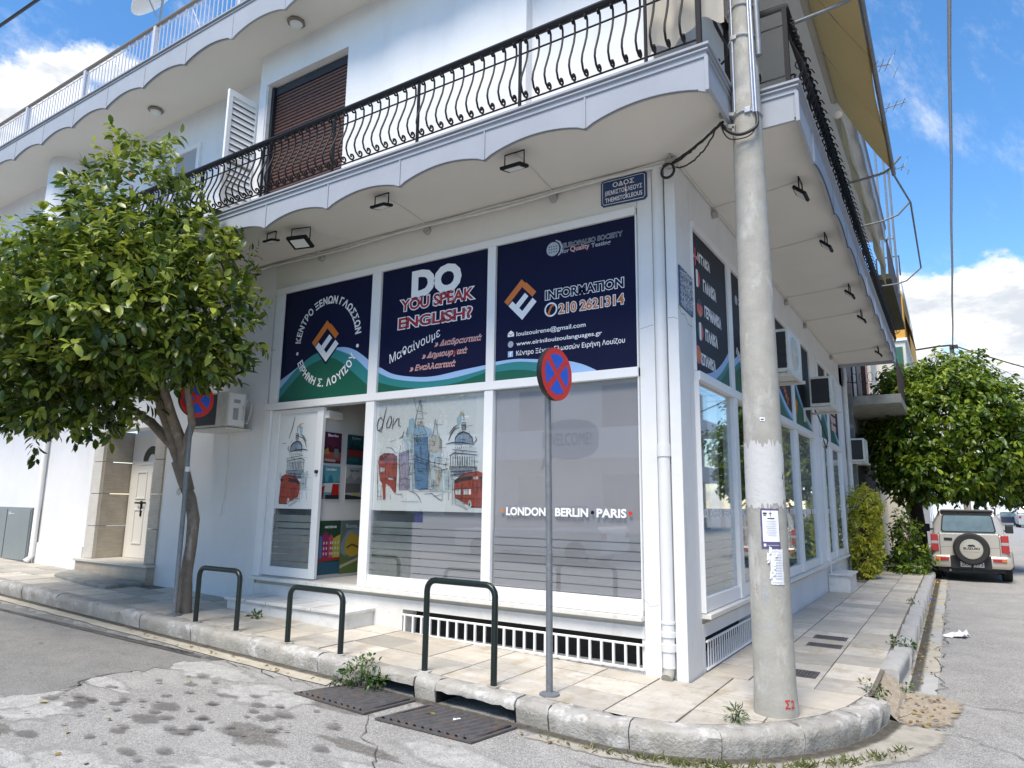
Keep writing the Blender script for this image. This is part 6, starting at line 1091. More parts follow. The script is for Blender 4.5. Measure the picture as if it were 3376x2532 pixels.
for pp in ([(-.07,4.80),(-.20,4.83),(-.21,4.81),(-.08,4.77)],[(-.07,4.69),(-.19,4.72),(-.20,4.70),(-.08,4.65)],[(-.10,4.68),(-.08,4.68),(-.08,4.56),(-.10,4.62)]): obj('wedge_bracket', MB().prism(pp, py_-.12, py_-.06, lambda u, v, q: (px_+u, q, v)), M['pole'], ut, bevel=.003)
r = random.Random(12)
def sag(a, b, n, drop, j=0): return [(a[0]+(b[0]-a[0])*t+r.uniform(-j,j), a[1]+(b[1]-a[1])*t+r.uniform(-j,j), a[2]+(b[2]-a[2])*t-4*drop*t*(1-t)+r.uniform(-j,j)) for t in [i/n for i in range(n+1)]]
def smooth_path(P, n=6):
    out = []
    for i in range(len(P)-1):
        p0, p1, p2, p3 = P[max(i-1,0)], P[i], P[i+1], P[min(i+2,len(P)-1)]
        for s_ in range(n):
            t = s_/n; out.append(tuple(.5*((2*p1[q])+(-p0[q]+p2[q])*t+(2*p0[q]-5*p1[q]+4*p2[q]-p3[q])*t*t+(-p0[q]+3*p1[q]-3*p2[q]+p3[q])*t**3) for q in range(3)))
    return out+[P[-1]]
A_, B_ = (px_-.17, py_-.12, 4.74), (-.0,-.07,4.76)
m = MB(); m.tube(sag(A_, B_, 20, .02, .003), .013, 6); m.tube(sag((px_-.19,py_-.12,4.74), (.01,-.09,4.74), 20, .032, .005), .011, 6); m.tube(sag((px_-.22,py_-.13,4.70), (.06,-.10,4.69), 26, .10, .006), .008, 6)
m.tube([(-.02+.068*math.cos(t), -.10-.004*t, 4.665+.07*math.sin(t)) for t in [PI/2+2*PI*i/26 for i in range(30)]], .010, 7); m.tube([(-.025+.060*math.cos(t), -.115, 4.67+.062*math.sin(t)) for t in [PI/2+.5+1.6*PI*i/20 for i in range(20)]], .007, 6)
m.tube(smooth_path([(px_-.19,py_-.12,4.73),(px_-.12,py_-.15,4.62),(px_-.03,py_-.165,4.56),(px_+.06,py_-.16,4.57),(px_+.11,py_-.13,4.63),(px_+.10,py_-.09,4.76)]), .014, 8); m.tube(smooth_path([(px_-.18,py_-.13,4.72),(px_-.16,py_-.16,4.62),(px_-.10,py_-.18,4.53),(px_+.02,py_-.18,4.51),(px_+.08,py_-.15,4.56),(px_+.10,py_-.11,4.66)]), .006, 6)
tag(obj('cable_bundle', m, M['cable'], smooth=60), 'tangled black cable bundle looping from the concrete pole to the building corner', 'cable')
obj('cable_insulator', MB().box(-.06,.05,-.09,-.01,4.74,4.81).tube([(-.02,-.06,4.78),(.01,-.14,4.83)], .012, 6), M['pole'], bd, bevel=.004)
# ------------------------------------------------------------------ drain covers, utility covers
def drain(name, corners, label, dz):
    t = thing(name, label, 'drain cover', (corners[0][0], corners[0][1], G(corners[0][0])-.17)); (ax,ay),(bx,by),(cx,cy),(dx,dy) = corners
    def P(u, v, w=0.): x = (ax*(1-u)+bx*u)*(1-v)+(dx*(1-u)+cx*u)*v; y = (ay*(1-u)+by*u)*(1-v)+(dy*(1-u)+cy*u)*v; return (x, y, G(x)-.17+dz+w)
    m = MB()
    for a0, a1, b0, b1 in ((0,1,0,.05),(0,1,.95,1),(0,.03,.05,.95),(.97,1,.05,.95)): m.prism([(a0,b0),(a1,b0),(a1,b1),(a0,b1)], 0, .012, P)
    obj('cover_rim', m, M['iron'], t); obj('cover_plate', MB().prism([(0.03,0.05),(.97,.05),(.97,.95),(.03,.95)], 0, .003, P), M['iron'], t)
    for k in range(11):
        u = .03+k*.085; pts = []
        for j in range(7): v = .06+.88*j/6; pts.append((u+.10*math.sin(v*PI*.5)+.0, v))
        m = MB(); vs = [P(min(a,.965), b, .003) for a, b in pts]+[P(min(a+.045,.965), b, .003) for a, b in pts]+[P(min(a+.008,.965), b, .024) for a, b in pts]+[P(min(a+.028,.965), b, .024) for a, b in pts]; n = 7
        m.add(vs, [(i, i+1, 2*n+i+1, 2*n+i) for i in range(n-1)]+[(2*n+i, 2*n+i+1, 3*n+i+1, 3*n+i) for i in range(n-1)]+[(3*n+i, 3*n+i+1, n+i+1, n+i) for i in range(n-1)]); obj('cover_rib', m, M['iron'], t)
drain('drain_cover', [(-2.72,-1.93),(-1.90,-1.95),(-1.82,-1.44),(-2.55,-1.42)], 'ribbed iron drain cover beside the leafy weed at the kerb', .006)
drain('drain_cover', [(-1.76,-1.98),(-.90,-1.93),(-.82,-1.46),(-1.66,-1.44)], 'rusty ribbed iron drain cover with litter, nearer the traffic sign', .006)
def ucover(x0, x1, y0, y1, label):
    t = thing('utility_cover', label, 'utility cover', ((x0+x1)/2,(y0+y1)/2,.0)); obj('cover_frame', MB().box(x0,x1,y0,y1,-.01,.0065), M['iron'], t, bevel=.002)
    n = 9
    for k in range(n):
        a = x0+.03+(x1-x0-.06)*k/n; obj('cover_rib', MB().box(a, a+(x1-x0)*.05, y0+.03, y1-.03, .0065, .0125), M['iron'], t)
ucover(.53,.88,2.86,3.10,'small ribbed iron cover in the side pavement, farther of the touching pair'); ucover(.54,.89,2.34,2.56,'small ribbed iron cover in the side pavement, nearer of the touching pair'); ucover(.56,.88,.80,1.08,'small ribbed iron cover just behind the concrete pole')
# ------------------------------------------------------------------ awnings over the side balcony
aw = thing('awning', 'tan canvas awning sloping out over the side balcony', 'awning', (1.1,1.5,7.1))
m = MB(); n = 16; y0, y1 = -.35, 3.66; xi, zi, xo, zo = 1.12, 7.05, 1.70, 5.90
vs = []
for i in range(n):
    for j in range(9):
        t = i/(n-1); u = j/8; vs.append((xi+(xo-xi)*u+.02*math.sin(t*9)*u, y0+(y1-y0)*t, zi+(zo-zi)*u-.05*math.sin(u*PI)+.012*math.sin(t*20+u*4)))
m.add(vs, [(i*9+j, (i+1)*9+j, (i+1)*9+j+1, i*9+j+1) for i in range(n-1) for j in range(8)]); obj('canvas', m, M['awning'], aw, smooth=60)
m = MB()
for i in range(34):
    a = y0+(y1-y0)*i/34; m.add([(xo+.012,a,5.92),(xo+.012,a+.118,5.92),(xo+.02,a+.118,5.83),(xo+.02,a+.06,5.805),(xo+.02,a,5.83)], [(0,1,2,3,4)])
obj('valance', m, M['curtain'], aw)
obj('seam', MB().tube([(xi,.95,zi),(1.41,.95,6.43),(xo,.95,5.9)], .004, 4).tube([(xi,2.35,zi),(1.41,2.35,6.43),(xo,2.35,5.9)], .004, 4), M['brownroll'], aw)
obj('roller', MB().tube([(1.10,y0-.1,7.07),(1.10,3.62,7.07)], .055, 12), M['curtain'], aw, smooth=40)
obj('front_bar', MB().tube([(1.71,y0-.6,5.93),(1.72,3.95,5.95)], .026, 10), M['galv'], aw, smooth=40)
for y in (-.02, 3.68): obj('arm', MB().tube([(1.13,y,5.84),(1.45,y,5.86),(1.62,y,5.88),(1.70,y,5.93),(1.82,y,6.06)], .017, 8), M['galv'], aw, smooth=50)
aw2 = thing('bare_awning', 'bare steel awning frame without canvas on the side balcony', 'awning', (1.2,5.4,5.84))
obj('arm', MB().tube([(1.13,5.43,5.86),(1.45,5.43,5.88),(1.68,5.43,5.94),(1.86,5.43,6.12)], .016, 8), M['galv'], aw2, smooth=50); obj('arm', MB().tube([(1.13,8.9,5.86),(1.45,8.9,5.86),(1.62,8.9,5.9),(1.88,8.9,6.12)], .016, 8), M['galv'], aw2, smooth=50)
obj('front_bar', MB().tube([(1.72,3.97,5.95),(1.86,5.43,6.10),(1.88,8.9,6.12)], .014, 8), M['galv'], aw2, smooth=50)
m = MB(); m.tube([(1.10,3.9,7.0),(1.12,11.2,7.0)], .06, 10); vs = []
for i in range(30):
    for j in range(4): vs.append((1.13+.02*math.sin(i*.9), 3.9+7.3*i/29, 6.95-.14*j+.02*math.sin(i*1.7)*(j > 1)))
m.add(vs, [(i*4+j, (i+1)*4+j, (i+1)*4+j+1, i*4+j+1) for i in range(29) for j in range(3)], 1)
tag(obj('rolled_awning', m, [M['curtain'], M['awning']], smooth=60), 'rolled up awning under the upper slab of the side street', 'awning')
# ------------------------------------------------------------------ overhead cables
oc = thing('overhead_cable', 'thick grey overhead cable bundle running above the side street', 'cable', (2.45,21,7))
for dx, dz, rr_ in ((0,0,.0155),(.022,.01,.008)): obj('strand', MB().tube([(2.445+dx+(.012*(i % 2)), 21-i*2.9, 6.97+dz+i*.023) for i in range(11)], rr_, 6), mat('cable_grey', (.55,.55,.58), .6) if rr_ > .015 else M['pgrey'], oc, smooth=60)
fp = thing('utility_pole', 'far dark utility pole rising out of the street tree with a cable arm', 'pole', (2.42,21.1,-.1)); obj('pole_shaft', MB().cyl((2.42,21.1,-.2),(2.42,21.1,6.98),.12,.07,12), M['pole'], fp, smooth=40)
obj('bracket', MB().tube([(2.42,21.0,6.98),(2.0,21,6.98),(1.36,21,6.93)], .03, 6).box(2.36,2.6,20.95,21.05,6.86,6.98), M['brownpanel'], fp)
def wire(name, label, a, b, drop, rr_, m_, n=14): return tag(obj(name, MB().tube(sag(a, b, n, drop), rr_, 5), m_, smooth=60), label, 'cable')
wire('overhead_cable', 'dark overhead cable from the far pole to the right edge of the picture', (2.45,21,6.98),(9,22,4.6), .25, .022, M['brownpanel'])
wire('overhead_cable', 'thin grey overhead cable falling from the far pole to the right', (2.5,21,6.9),(7.5,24,4.2), .1, .01, M['pgrey'])
wire('overhead_cable', 'thick black cable crossing the sky at the top left corner', (-14.5,-2.5,8.80),(-4.0,-2.5,8.12), .02, .024, M['cable'])
for k, z in enumerate((8.75,8.42,8.05,7.7)): wire('street_wire', 'thin horizontal wire across the far street, %s of four' % ('highest','second','third','lowest')[k], (-2,35,z),(30,35,z-.6), .1, .012, M['pgrey'])
# ------------------------------------------------------------------ television antennas on the roofs beyond
def antenna(label, base, top, dirx, n, s=1.):
    t = thing('television_antenna', label, 'antenna', base); b = Vector((0,0,top))
    obj('mast', MB().tube([(0,0,0),(0,0,top)], .03, 6), M['galv'], t, local=True); d = Vector(dirx).normalized(); p = d.cross(Vector((0,0,1))).normalized()
    m = MB(); m.tube([b-d*.5*s, b+d*.55*s], .018, 5)
    for i in range(n): q = b+d*s*(-.45+.95*i/(n-1)); l = .28*s*(1-.45*i/n); m.tube([q-p*l, q+p*l], .011, 4)
    obj('boom', m, M['galv'], t, local=True)
    m = MB(); q = b-d*.5*s
    for z in (-.25,.25): m.tube([q, q-d*.12*s+Vector((0,0,z*s))], .008, 4); m.tube([q-d*.12*s+Vector((0,0,z*s))-p*.22*s, q-d*.12*s+Vector((0,0,z*s))+p*.22*s], .007, 4)
    obj('reflector', m, M['galv'], t, local=True)
antenna('television antenna highest against the wispy cloud', (1.0,13.9,7.3), 6.4, (-1,-.3,.0), 8, 1.1); antenna('broad television antenna below the highest one', (1.15,14.6,7.3), 5.4, (1,.3,.25), 7, 1.3)
antenna('small television antenna nearest the awning end', (1.25,14.8,7.3), 3.6, (-1,-.2,-.2), 5, .8); antenna('low television antenna among the far balcony rails', (.85,15.3,7.3), 1.8, (1,.1,.0), 6, .7)
# ------------------------------------------------------------------ neighbouring buildings on the side street
nb = thing('neighbour_building', 'grey and pink rendered house beyond the corner building with a concrete balcony', 'building', (-3,16,0))
obj('wall', MB().box(-8,-.05,11.95,19.5,-.3,4.0), M['greywall'], nb); obj('wall', MB().box(-8,-.05,11.95,19.5,4.0,7.0), M['pink'], nb)
obj('wall', MB().box(-8,0.05,19.5,22,-.3,7.3), M['cream'], nb)
sl_ = obj('balcony_slab', MB().box(-.04,1.2,12.25,17.5,3.95,4.17).box(-.04,.18,11.98,12.24,4.2,4.42), M['concraw'], nb, bevel=.01)
ra = obj('balcony_railing', MB().tube([(.35,12.3,5.0),(1.16,12.3,5.0),(1.16,17.4,5.0)], .015, 6).tube([(-.2,12.05,4.55),(.3,12.3,4.5)], .01, 5), M['blackmetal'], nb)
for (a, b) in ((-.02,.07),(.16,.28),(.36,.46)): obj('rail_panel', MB().box(a,b,12.3+a,12.34+a,4.17,5.4), M['brownpanel'], ra)
for k in range(9): obj('rail_panel', MB().box(1.145,1.17,12.35+k*.56,12.35+k*.56+.5,4.2,5.0), M['brownpanel'], ra)
m = MB()
for k in range(5): m.tube([(.05+.18*k+.06*math.cos(t), 12.28, 4.62+.12*math.sin(t)) for t in [2*PI*i/12 for i in range(12)]], .006, 4, closed=True)
obj('rail_scroll', m, M['blackmetal'], ra)
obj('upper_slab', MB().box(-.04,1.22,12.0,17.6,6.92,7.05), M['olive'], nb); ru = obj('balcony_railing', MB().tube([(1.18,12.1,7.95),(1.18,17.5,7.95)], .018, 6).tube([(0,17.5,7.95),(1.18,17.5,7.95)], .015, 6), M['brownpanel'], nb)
for k in range(9): obj('rail_panel', MB().box(1.165,1.19,12.1+k*.6,12.1+k*.6+.52,7.08,7.88), M['brownpanel'], ru)
obj('pillar', MB().box(-.04,.18,11.98,12.2,-.2,4.2), M['greywall'], nb)
obj('white_post', MB().box(.20,.26,12.45,12.5,4.17,6.9), M['farwhite'], nb)
obj('porch_shade_sheet', MB().box(-.049,-.04,12.6,19.3,.1,3.5), M['darkhole'], nb)  # flat near-black sheet on the wall, painting in the shade of the recess
ob = thing('orange_building', 'orange rendered house front with a green shuttered door farther along the side street', 'building', (-3,26,0))
obj('wall', MB().box(-8,1.05,22,34,7.62,9.4), M['orange'], ob); obj('wall', MB().box(-8,1.03,22.02,34,-.3,7.52), M['cream'], ob); obj('cornice', MB().box(-8,1.1,21.95,34,7.52,7.62), M['farwhite'], ob)
sd_ = obj('green_shutter', MB().box(.62,.94,21.97,22.02,6.3,7.30), M['greendoor'], ob)
for k in range(3): obj('shutter_leaf', MB().box(.63+k*.105,.63+k*.105+.095,21.955,21.97,6.32,7.28), M['greendoor'], sd_)
m = MB(); m.tube([(.78+.12*math.cos(t), 21.98, 7.95+.12*math.sin(t)) for t in [2*PI*i/14 for i in range(14)]], .012, 5, closed=True).tube([(.66,21.98,7.95),(.9,21.98,8.05)], .012, 5); obj('door_ornament', m, M['brownroll'], ob)
obj('side_awning', MB().prism([(1.06,9.6),(1.06,8.8),(1.22,8.1),(1.24,8.1),(1.09,8.85),(1.09,9.6)], 23, 27, lambda u, v, q: (u, q, v)), M['awning'], ob)
obj('parapet', MB().box(-2,1.0,24,34,9.4,10.6), M['farwhite'], ob)
obj('parapet_rail', MB().tube([(.2,24,11.4),(1.0,24,11.4),(1.0,24,10.6)], .03, 5).tube([(.2,24,11.4),(.2,24,10.6)], .03, 5).tube([(.5,24,11.4),(.5,24,10.6)], .02, 5), M['brownpanel'], ob)
wb = thing('white_house', 'pale house with shop fronts beyond the street tree', 'building', (-3,40,0)); obj('wall', MB().box(-8,.6,34,60,-.3,7.2), M['farwhite'], wb)
for k in range(5): obj('shop_opening', MB().box(.6,.62,35.5+k*4.6,38+k*4.6,.1,2.6), M['darkglass'], wb)
wh = thing('far_white_building', 'bright white low building closing the view at the end of the side street', 'building', (4,112,0)); obj('wall', MB().box(-3,8.7,110,118,-.3,3.9), M['farwhite'], wh); obj('roof_edge', MB().box(-3.1,8.8,109.9,118.1,3.9,4.05), M['cream'], wh)
# houses across both streets: they give the windows something to mirror and bound the light
def block(name, label, x0, x1, y0, y1, h, face):
    t = thing(name, label, 'building', ((x0+x1)/2,(y0+y1)/2,0)); obj('wall', MB().box(x0,x1,y0,y1,-.3,h), M['cream'], t)
    for fl in range(int(h//3)):
        z = fl*3.1+1.0
        if face == 'n': 
            for k in range(int((x1-x0)//3.4)): obj('window', MB().box(x0+1+k*3.4,x0+2.4+k*3.4,y1,y1+.03,z,z+1.5), M['darkglass'], t)
            if fl: obj('balcony', MB().box(x0+.5,x1-.5,y1,y1+1.1,z-1.1,z-.95).box(x0+.5,x1-.5,y1+1.05,y1+1.1,z-.95,z-.1), M['farwhite'], t)
        else:
            for k in range(int((y1-y0)//3.4)): obj('window', MB().box(x0-.03,x0,y0+1+k*3.4,y0+2.4+k*3.4,z,z+1.5), M['darkglass'], t)
            if fl: obj('balcony', MB().box(x0-1.1,x0,y0+.5,y1-.5,z-1.1,z-.95).box(x0-1.1,x0-1.05,y0+.5,y1-.5,z-.95,z-.1), M['farwhite'], t)
block('opposite_house', 'cream apartment house across the street, mirrored in the shop windows', -26, -3, -24, -15.5, 8.5, 'n')
block('opposite_house', 'cream apartment house across the side street, mirrored in the side windows', 12.5, 22, -13, 42, 9.3, 'w')
# ------------------------------------------------------------------ trees and plants
def tree_leaves(t, blobs, twigs, per, size, m, n_single, near, trim=None, **k):
    pos, d, nr, sz, tn = crown(blobs, twigs, per, size, **k)
    if trim is not None: q = trim(pos); pos, d, nr, sz, tn = pos[q], d[q], nr[q], sz[q], tn[q]
    dist = np.linalg.norm(pos-np.array(near), axis=1); order = np.argsort(dist); idx = order[:n_single*6:6]; rest = np.setdiff1d(np.arange(len(pos)), idx)
    base = None
    for i in idx:
        me = leaf_mesh('leaf', np.zeros((1,3)), d[i:i+1], nr[i:i+1], sz[i:i+1], tn[i:i+1], m); obj('leaf', me, None, t, local=True, loc=tuple(pos[i]-np.array(t.location)))
    me = leaf_mesh('foliage', pos[rest], d[rest], nr[rest], sz[rest], tn[rest], m); o = obj('foliage', me, None, t); o['kind'] = 'stuff'; return o
ct = thing('citrus_tree', 'leafy orange tree with a leaning grey trunk in front of the wall', 'tree', (-5.8,-1.0,G(-5.8)))
tk = MB(); tk.tube([(-5.80,-1.0,.08),(-5.79,-1.0,.3),(-5.80,-1.01,.62),(-5.77,-1.0,.95),(-5.77,-1.0,1.25),(-5.84,-1.02,1.5),(-5.97,-1.06,1.72),(-6.08,-1.1,1.95)], [.098,.080,.070,.066,.072,.068,.066,.062], 14)
tk.tube([(-5.9,-1.03,1.6),(-6.0,-1.05,1.85),(-6.18,-1.1,2.15),(-6.55,-1.2,2.45),(-7.0,-1.5,2.8),(-7.5,-1.9,3.1)], [.08,.075,.065,.055,.04,.02], 10); tk.tube([(-6.0,-1.05,1.85),(-5.95,-1.1,2.1),(-5.95,-1.3,2.5),(-5.8,-1.7,3.2),(-5.6,-2.0,4.0)], [.075,.07,.06,.045,.02], 10)
tk.tube([(-5.96,-1.1,2.1),(-5.75,-1.15,2.4),(-5.4,-1.5,2.9),(-4.9,-1.6,3.3)], [.055,.045,.035,.015], 8); tk.tube([(-6.1,-1.08,2.05),(-6.2,-1.3,2.6),(-6.1,-1.7,3.6),(-6.0,-1.9,4.8)], [.06,.05,.035,.015], 8); tk.tube([(-6.5,-1.18,2.42),(-6.7,-1.1,2.5),(-7.1,-1.0,2.62)], [.04,.03,.012], 8)
obj('trunk', tk, M['bark'], ct, smooth=60); obj('bark_scar', MB().lathe([(0,-.02),(.035,-.015),(.045,0)], (-5.93,-1.125,1.58), 12, 'y'), M['travlight'], ct, smooth=40)
CB = [((-5.55,-2.2,3.55),(1.22,1.15,.95)),((-5.97,-1.9,5.05),(.66,.6,.78)),((-4.70,-1.75,3.45),(.38,.7,.72)),((-7.2,-2.3,3.1),(1.15,1.0,.80)),((-7.6,-2.0,4.3),(1.0,.8,.5)),((-5.3,-1.95,3.12),(.70,.8,.34)),((-5.32,-1.6,4.3),(.46,.6,.5)),((-6.2,-1.9,4.3),(.9,.8,.5)),((-6.3,-2.3,2.75),(1.1,.9,.42)),((-8.0,-2.2,3.4),(.9,.9,.9)),((-6.4,-2.3,3.6),(1.1,1.1,.9))]
tree_leaves(ct, [((a-.10, b, c), q) for (a, b, c), q in CB], 3700, 8, .130, M['leaf'], 220, (2.04,-6.06,1.5), trim=lambda p: ~((p[:,0] > -5.9) & (p[:,2] < 2.78)), droop=.32, rad=.12, shell=.5, tone_b=.55, seed=5, flush=.28, up=.9)
fm = mat('orange_fruit', (.75,.28,.02), .45)
for p in ((-6.35,-2.5,4.55),(-5.95,-2.45,4.72),(-6.05,-2.05,5.35)): obj('orange_fruit', MB().lathe([(.001,-.035),(.02,-.03),(.035,0),(.02,.03),(.001,.035)], p, 12), fm, ct, smooth=80)
tr = thing('street_tree', 'large dense green street tree hanging over the parked car', 'tree', (1.15,17,0))
obj('trunk', MB().tube([(1.12,17,-.2),(1.15,17,.8),(1.1,17,1.6),(1.3,16.9,2.6),(1.8,16.7,3.6)], [.24,.2,.19,.15,.08], 12).tube([(1.1,17,1.5),(.9,16.9,2.4),(.7,16.8,3.4)], [.15,.12,.06], 8), M['darkbark'], tr, smooth=50)
TB = [((2.11,16.5,3.6),(2.0,1.7,1.70)),((.95,15.9,3.6),(.78,1.1,1.6)),((3.16,16.5,2.95),(1.15,1.3,1.15)),((2.25,17.0,5.1),(.95,.9,.80)),((1.6,15.6,2.35),(1.15,1.1,.55)),((2.96,17.0,4.3),(.85,.9,.80)),((3.75,16.7,2.6),(.6,.9,.75)),((1.2,16.4,4.9),(.6,.7,.6))]
tree_leaves(tr, TB, 4600, 7, .175, M['leaf2'], 150, (2.04,0,1.5), droop=.75, rad=.13, shell=.62, tone_b=.50, seed=8, flush=.35, up=.8)
iv = thing('ivy_column', 'yellow green clipped shrub growing against the end of the corner building', 'shrub', (.36,10.9,0))
obj('stem', MB().tube([(.32,10.95,-.02),(.34,10.95,.9),(.33,10.95,1.6)], [.10,.09,.05], 8), M['darkbark'], iv)
tree_leaves(iv, [((.38,10.92,1.58),(.29,.29,.34)),((.38,10.9,1.05),(.30,.30,.50)),((.36,10.92,.5),(.26,.28,.42)),((.38,10.85,.15),(.14,.18,.18))], 1000, 5, .085, M['leafy'], 60, (2.04,-6,1.5), droop=.5, rad=.05, shell=.7, tone_b=.5, seed=9)
bs = thing('wild_bush', 'leafy wild bush between the pavement and the parked car', 'bush', (1.0,13.3,0))
st_ = MB(); r = random.Random(4)
for k in range(12): a = r.uniform(0,6.3); st_.tube([(1.0,13.3,-.05),(1.0+.15*math.cos(a),13.3+.2*math.sin(a),.5),(1.0+.32*math.cos(a),13.3+.35*math.sin(a),.9+r.random()*.5)], [.012,.009,.004], 5)
obj('stem', st_, M['bark'], bs)
tree_leaves(bs, [((1.08,13.2,.35),(.38,.6,.38)),((.98,13.3,.85),(.28,.4,.40)),((.92,13.4,1.25),(.14,.2,.25)),((1.15,12.75,.12),(.28,.35,.16)),((.6,13.3,.1),(.35,.4,.14))], 420, 6, .11, M['leaf2'], 40, (2.04,-6,1.5), droop=.4, rad=.09, shell=.3, tone_b=.42, seed=10)
ft = thing('far_tree', 'dark green tree at the right edge beyond the parked cars', 'tree', (9.0,84,-.1)); obj('trunk', MB().cyl((9.0,84,-.2),(9.0,84,3),.25,.15,8), M['darkbark'], ft)
tree_leaves(ft, [((9.0,84,3.3),(2.0,2,1.7))], 700, 5, .5, M['leaf2'], 0, (2.04,-6,1.5), droop=.4, rad=.3, shell=.5, tone_b=.2, seed=12)
def weed(label, x, y, z, blobs, n, size, seed, cat='weed', m='leafw', **k):
    t = thing('weed', label, cat, (x, y, z)); b = [((x+a, y+b_, z+c), rr_) for (a, b_, c), rr_ in blobs]
    pos, d, nr, sz, tn = crown(b, n, 5, size, seed=seed, minz=z-.01, rad=k.get('rad', .03), droop=k.get('droop', .1), shell=.2, tone_b=k.get('tone_b', .45))
    obj('leaves', leaf_mesh('leaves', pos, d, nr, sz, tn, M[m], k.get('wide', 1.)), None, t)
    s = MB(); r = random.Random(seed)
    for i in range(7): b0 = r.choice(b); s.tube([(x, y, z-.02),tuple(b0[0][q]+r.uniform(-.5,.5)*b0[1][q] for q in range(3))], [.004,.002], 4)
    obj('stem', s, M['leafw'], t); return t
weed('bushy green weed growing from the kerb beside the drain cover', -2.42, -1.47, G(-2.42)-.16, [((0,0,.12),(.19,.09,.12)),((-.10,-.03,.06),(.14,.08,.08)),((.15,.0,.07),(.12,.07,.07)),((-.02,.06,.19),(.13,.06,.06))], 95, .042, 21)
weed('small tuft at the front of the concrete pole', .60, -.83, 0, [((0,0,.04),(.06,.05,.05))], 26, .05, 22, wide=.35, rad=.02)
weed('green tuft on top of the side kerb', 1.40, 2.95, .0, [((0,0,.03),(.09,.07,.05)),((.08,0.04,.02),(.05,.05,.03))], 34, .045, 23)
weed('tiny dark tuft farther along the side kerb', 1.37, 6.92, 0, [((0,0,.02),(.07,.05,.025))], 14, .04, 24)
weed('weed in the crack behind the curved kerb end', 1.33, .62, -.01, [((0,0,.03),(.09,.05,.03)),((.06,-.14,.0),(.05,.12,.04))], 34, .035, 25)
weed('tiny weed at the foot of the kerb ramp', 1.53, 1.5, -.14, [((0,0,.02),(.05,.04,.025))], 12, .03, 26)
weed('small tuft by the nearest green hoop and tree', -4.95, -.62, G(-4.95), [((0,0,.02),(.09,.03,.025))], 12, .06, 27)
# grass along the foot of the curved kerb (nobody could count it)
gp, gd, gn = [], [], []; rg = np.random.default_rng(3); path = [(-.55,-1.52),(-.1,-1.50),(.25,-1.45),(.5,-1.38),(.75,-1.25),(1.0,-1.07),(1.25,-.82),(1.45,-.55),(1.62,-.25)]
den = [.15,.3,1.,1.,.5,1.0,.6,.5]
for i in range(len(path)-1):
    n = int(330*den[i]); t = rg.random(n); a, b = np.array(path[i]), np.array(path[i+1]); q = a+(b-a)*t[:,None]; cl = np.sin(t*9+i)*.5+.5; k = rg.random(n) < .12+.7*cl**2
    q = q+rg.normal(size=(n,2))*[.035,.028]; q = q[k]; gp.append(np.column_stack([q, [-.162+G(x) for x in q[:,0]]])); 
gp = np.concatenate(gp); n = len(gp); gd = np.column_stack([rg.normal(size=n)*.8, rg.normal(size=n)*.8, np.ones(n)*.6]); gn = rg.normal(size=(n,3))+[0,-1,0]
o = obj('kerb_grass', leaf_mesh('kerb_grass', gp, gd, gn, .025+.04*rg.random(n), np.clip(.5+.25*rg.normal(size=n),0,1), M['grass'], .4), None, kind='stuff'); tag(o, 'low grass and weeds along the foot of the curved kerb', 'grass')
# fallen leaves and grit in the gutter
n = 380; yy = rg.random(n)**.8*12+1.6; q = np.column_stack([1.60+.05*rg.normal(size=n)+.05*(yy > 5)*-1, yy, np.full(n, -.150)]); q2 = np.column_stack([1.55+.3*rg.random(60), .4+1.0*rg.random(60), np.full(60, -.148)])
q3x = rg.random(70)*8-6; q3 = np.column_stack([q3x, -1.5-.06*rg.random(70), [G(x)-.155 for x in q3x]]); q4x = rg.random(110)*14-9; q4 = np.column_stack([q4x, -1.5-3.2*rg.random(110), [G(x)-.158 for x in q4x]])
q = np.concatenate([q, q2, q3, q4]); n = len(q)
o = obj('fallen_leaves', leaf_mesh('fallen_leaves', q, rg.normal(size=(n,3))*[1,1,.15], np.tile([0,0,1.], (n,1))+.3*rg.normal(size=(n,3)), .02+.04*rg.random(n), np.clip(.5+.3*rg.normal(size=n),0,1), M['litter'], 1), None, kind='stuff'); tag(o, 'dry fallen leaves scattered along the gutters', 'fallen leaves')
def leaf1(label, x, y, z, tone, s, m='litter'): tag(obj('fallen_leaf', leaf_mesh('fallen_leaf', np.array([[x,y,z]]), np.array([[1,.4,.05]]), np.array([[0,0.2,1.]]), np.array([s]), np.array([tone]), M[m], 1.3), None), label, 'leaf')
yl = leaf_mat('yellow_leaf', (.5,.36,.02), (.7,.52,.03), (.75,.6,.05), .1)
M['yl'] = yl
leaf1('yellow leaf lying on the rusty drain cover', -1.52, -1.66, G(-1.5)-.15, .5, .085, 'yl'); leaf1('yellow green leaf on the drain cover by the weed', -2.27, -1.56, G(-2.3)-.15, .4, .06, 'yl')
leaf1('yellow green leaf on the pale asphalt, far left', -4.0, -3.3, G(-4)-.155, .4, .08, 'yl'); leaf1('yellow leaf at the edge of the sandy hole', 1.88, .95, -.145, .5, .09, 'yl'); leaf1('greenish leaf in the middle of the pale asphalt', -1.75, -3.75, G(-1.7)-.15, .4, .07, 'yl')
def crumple(name, label, x, y, z, s, m_, seed, cat='litter'):
    r = np.random.default_rng(seed); m = MB(); n = 7; vs = [(x+s*(i/(n-1)-.5)+s*.08*r.normal(), y+s*.8*(j/(n-1)-.5)+s*.08*r.normal(), z+abs(s*.16*r.normal())) for i in range(n) for j in range(n)]
    m.add(vs, [(i*n+j, (i+1)*n+j, (i+1)*n+j+1, i*n+j+1) for i in range(n-1) for j in range(n-1)]); tag(obj(name, m, m_), label, cat)
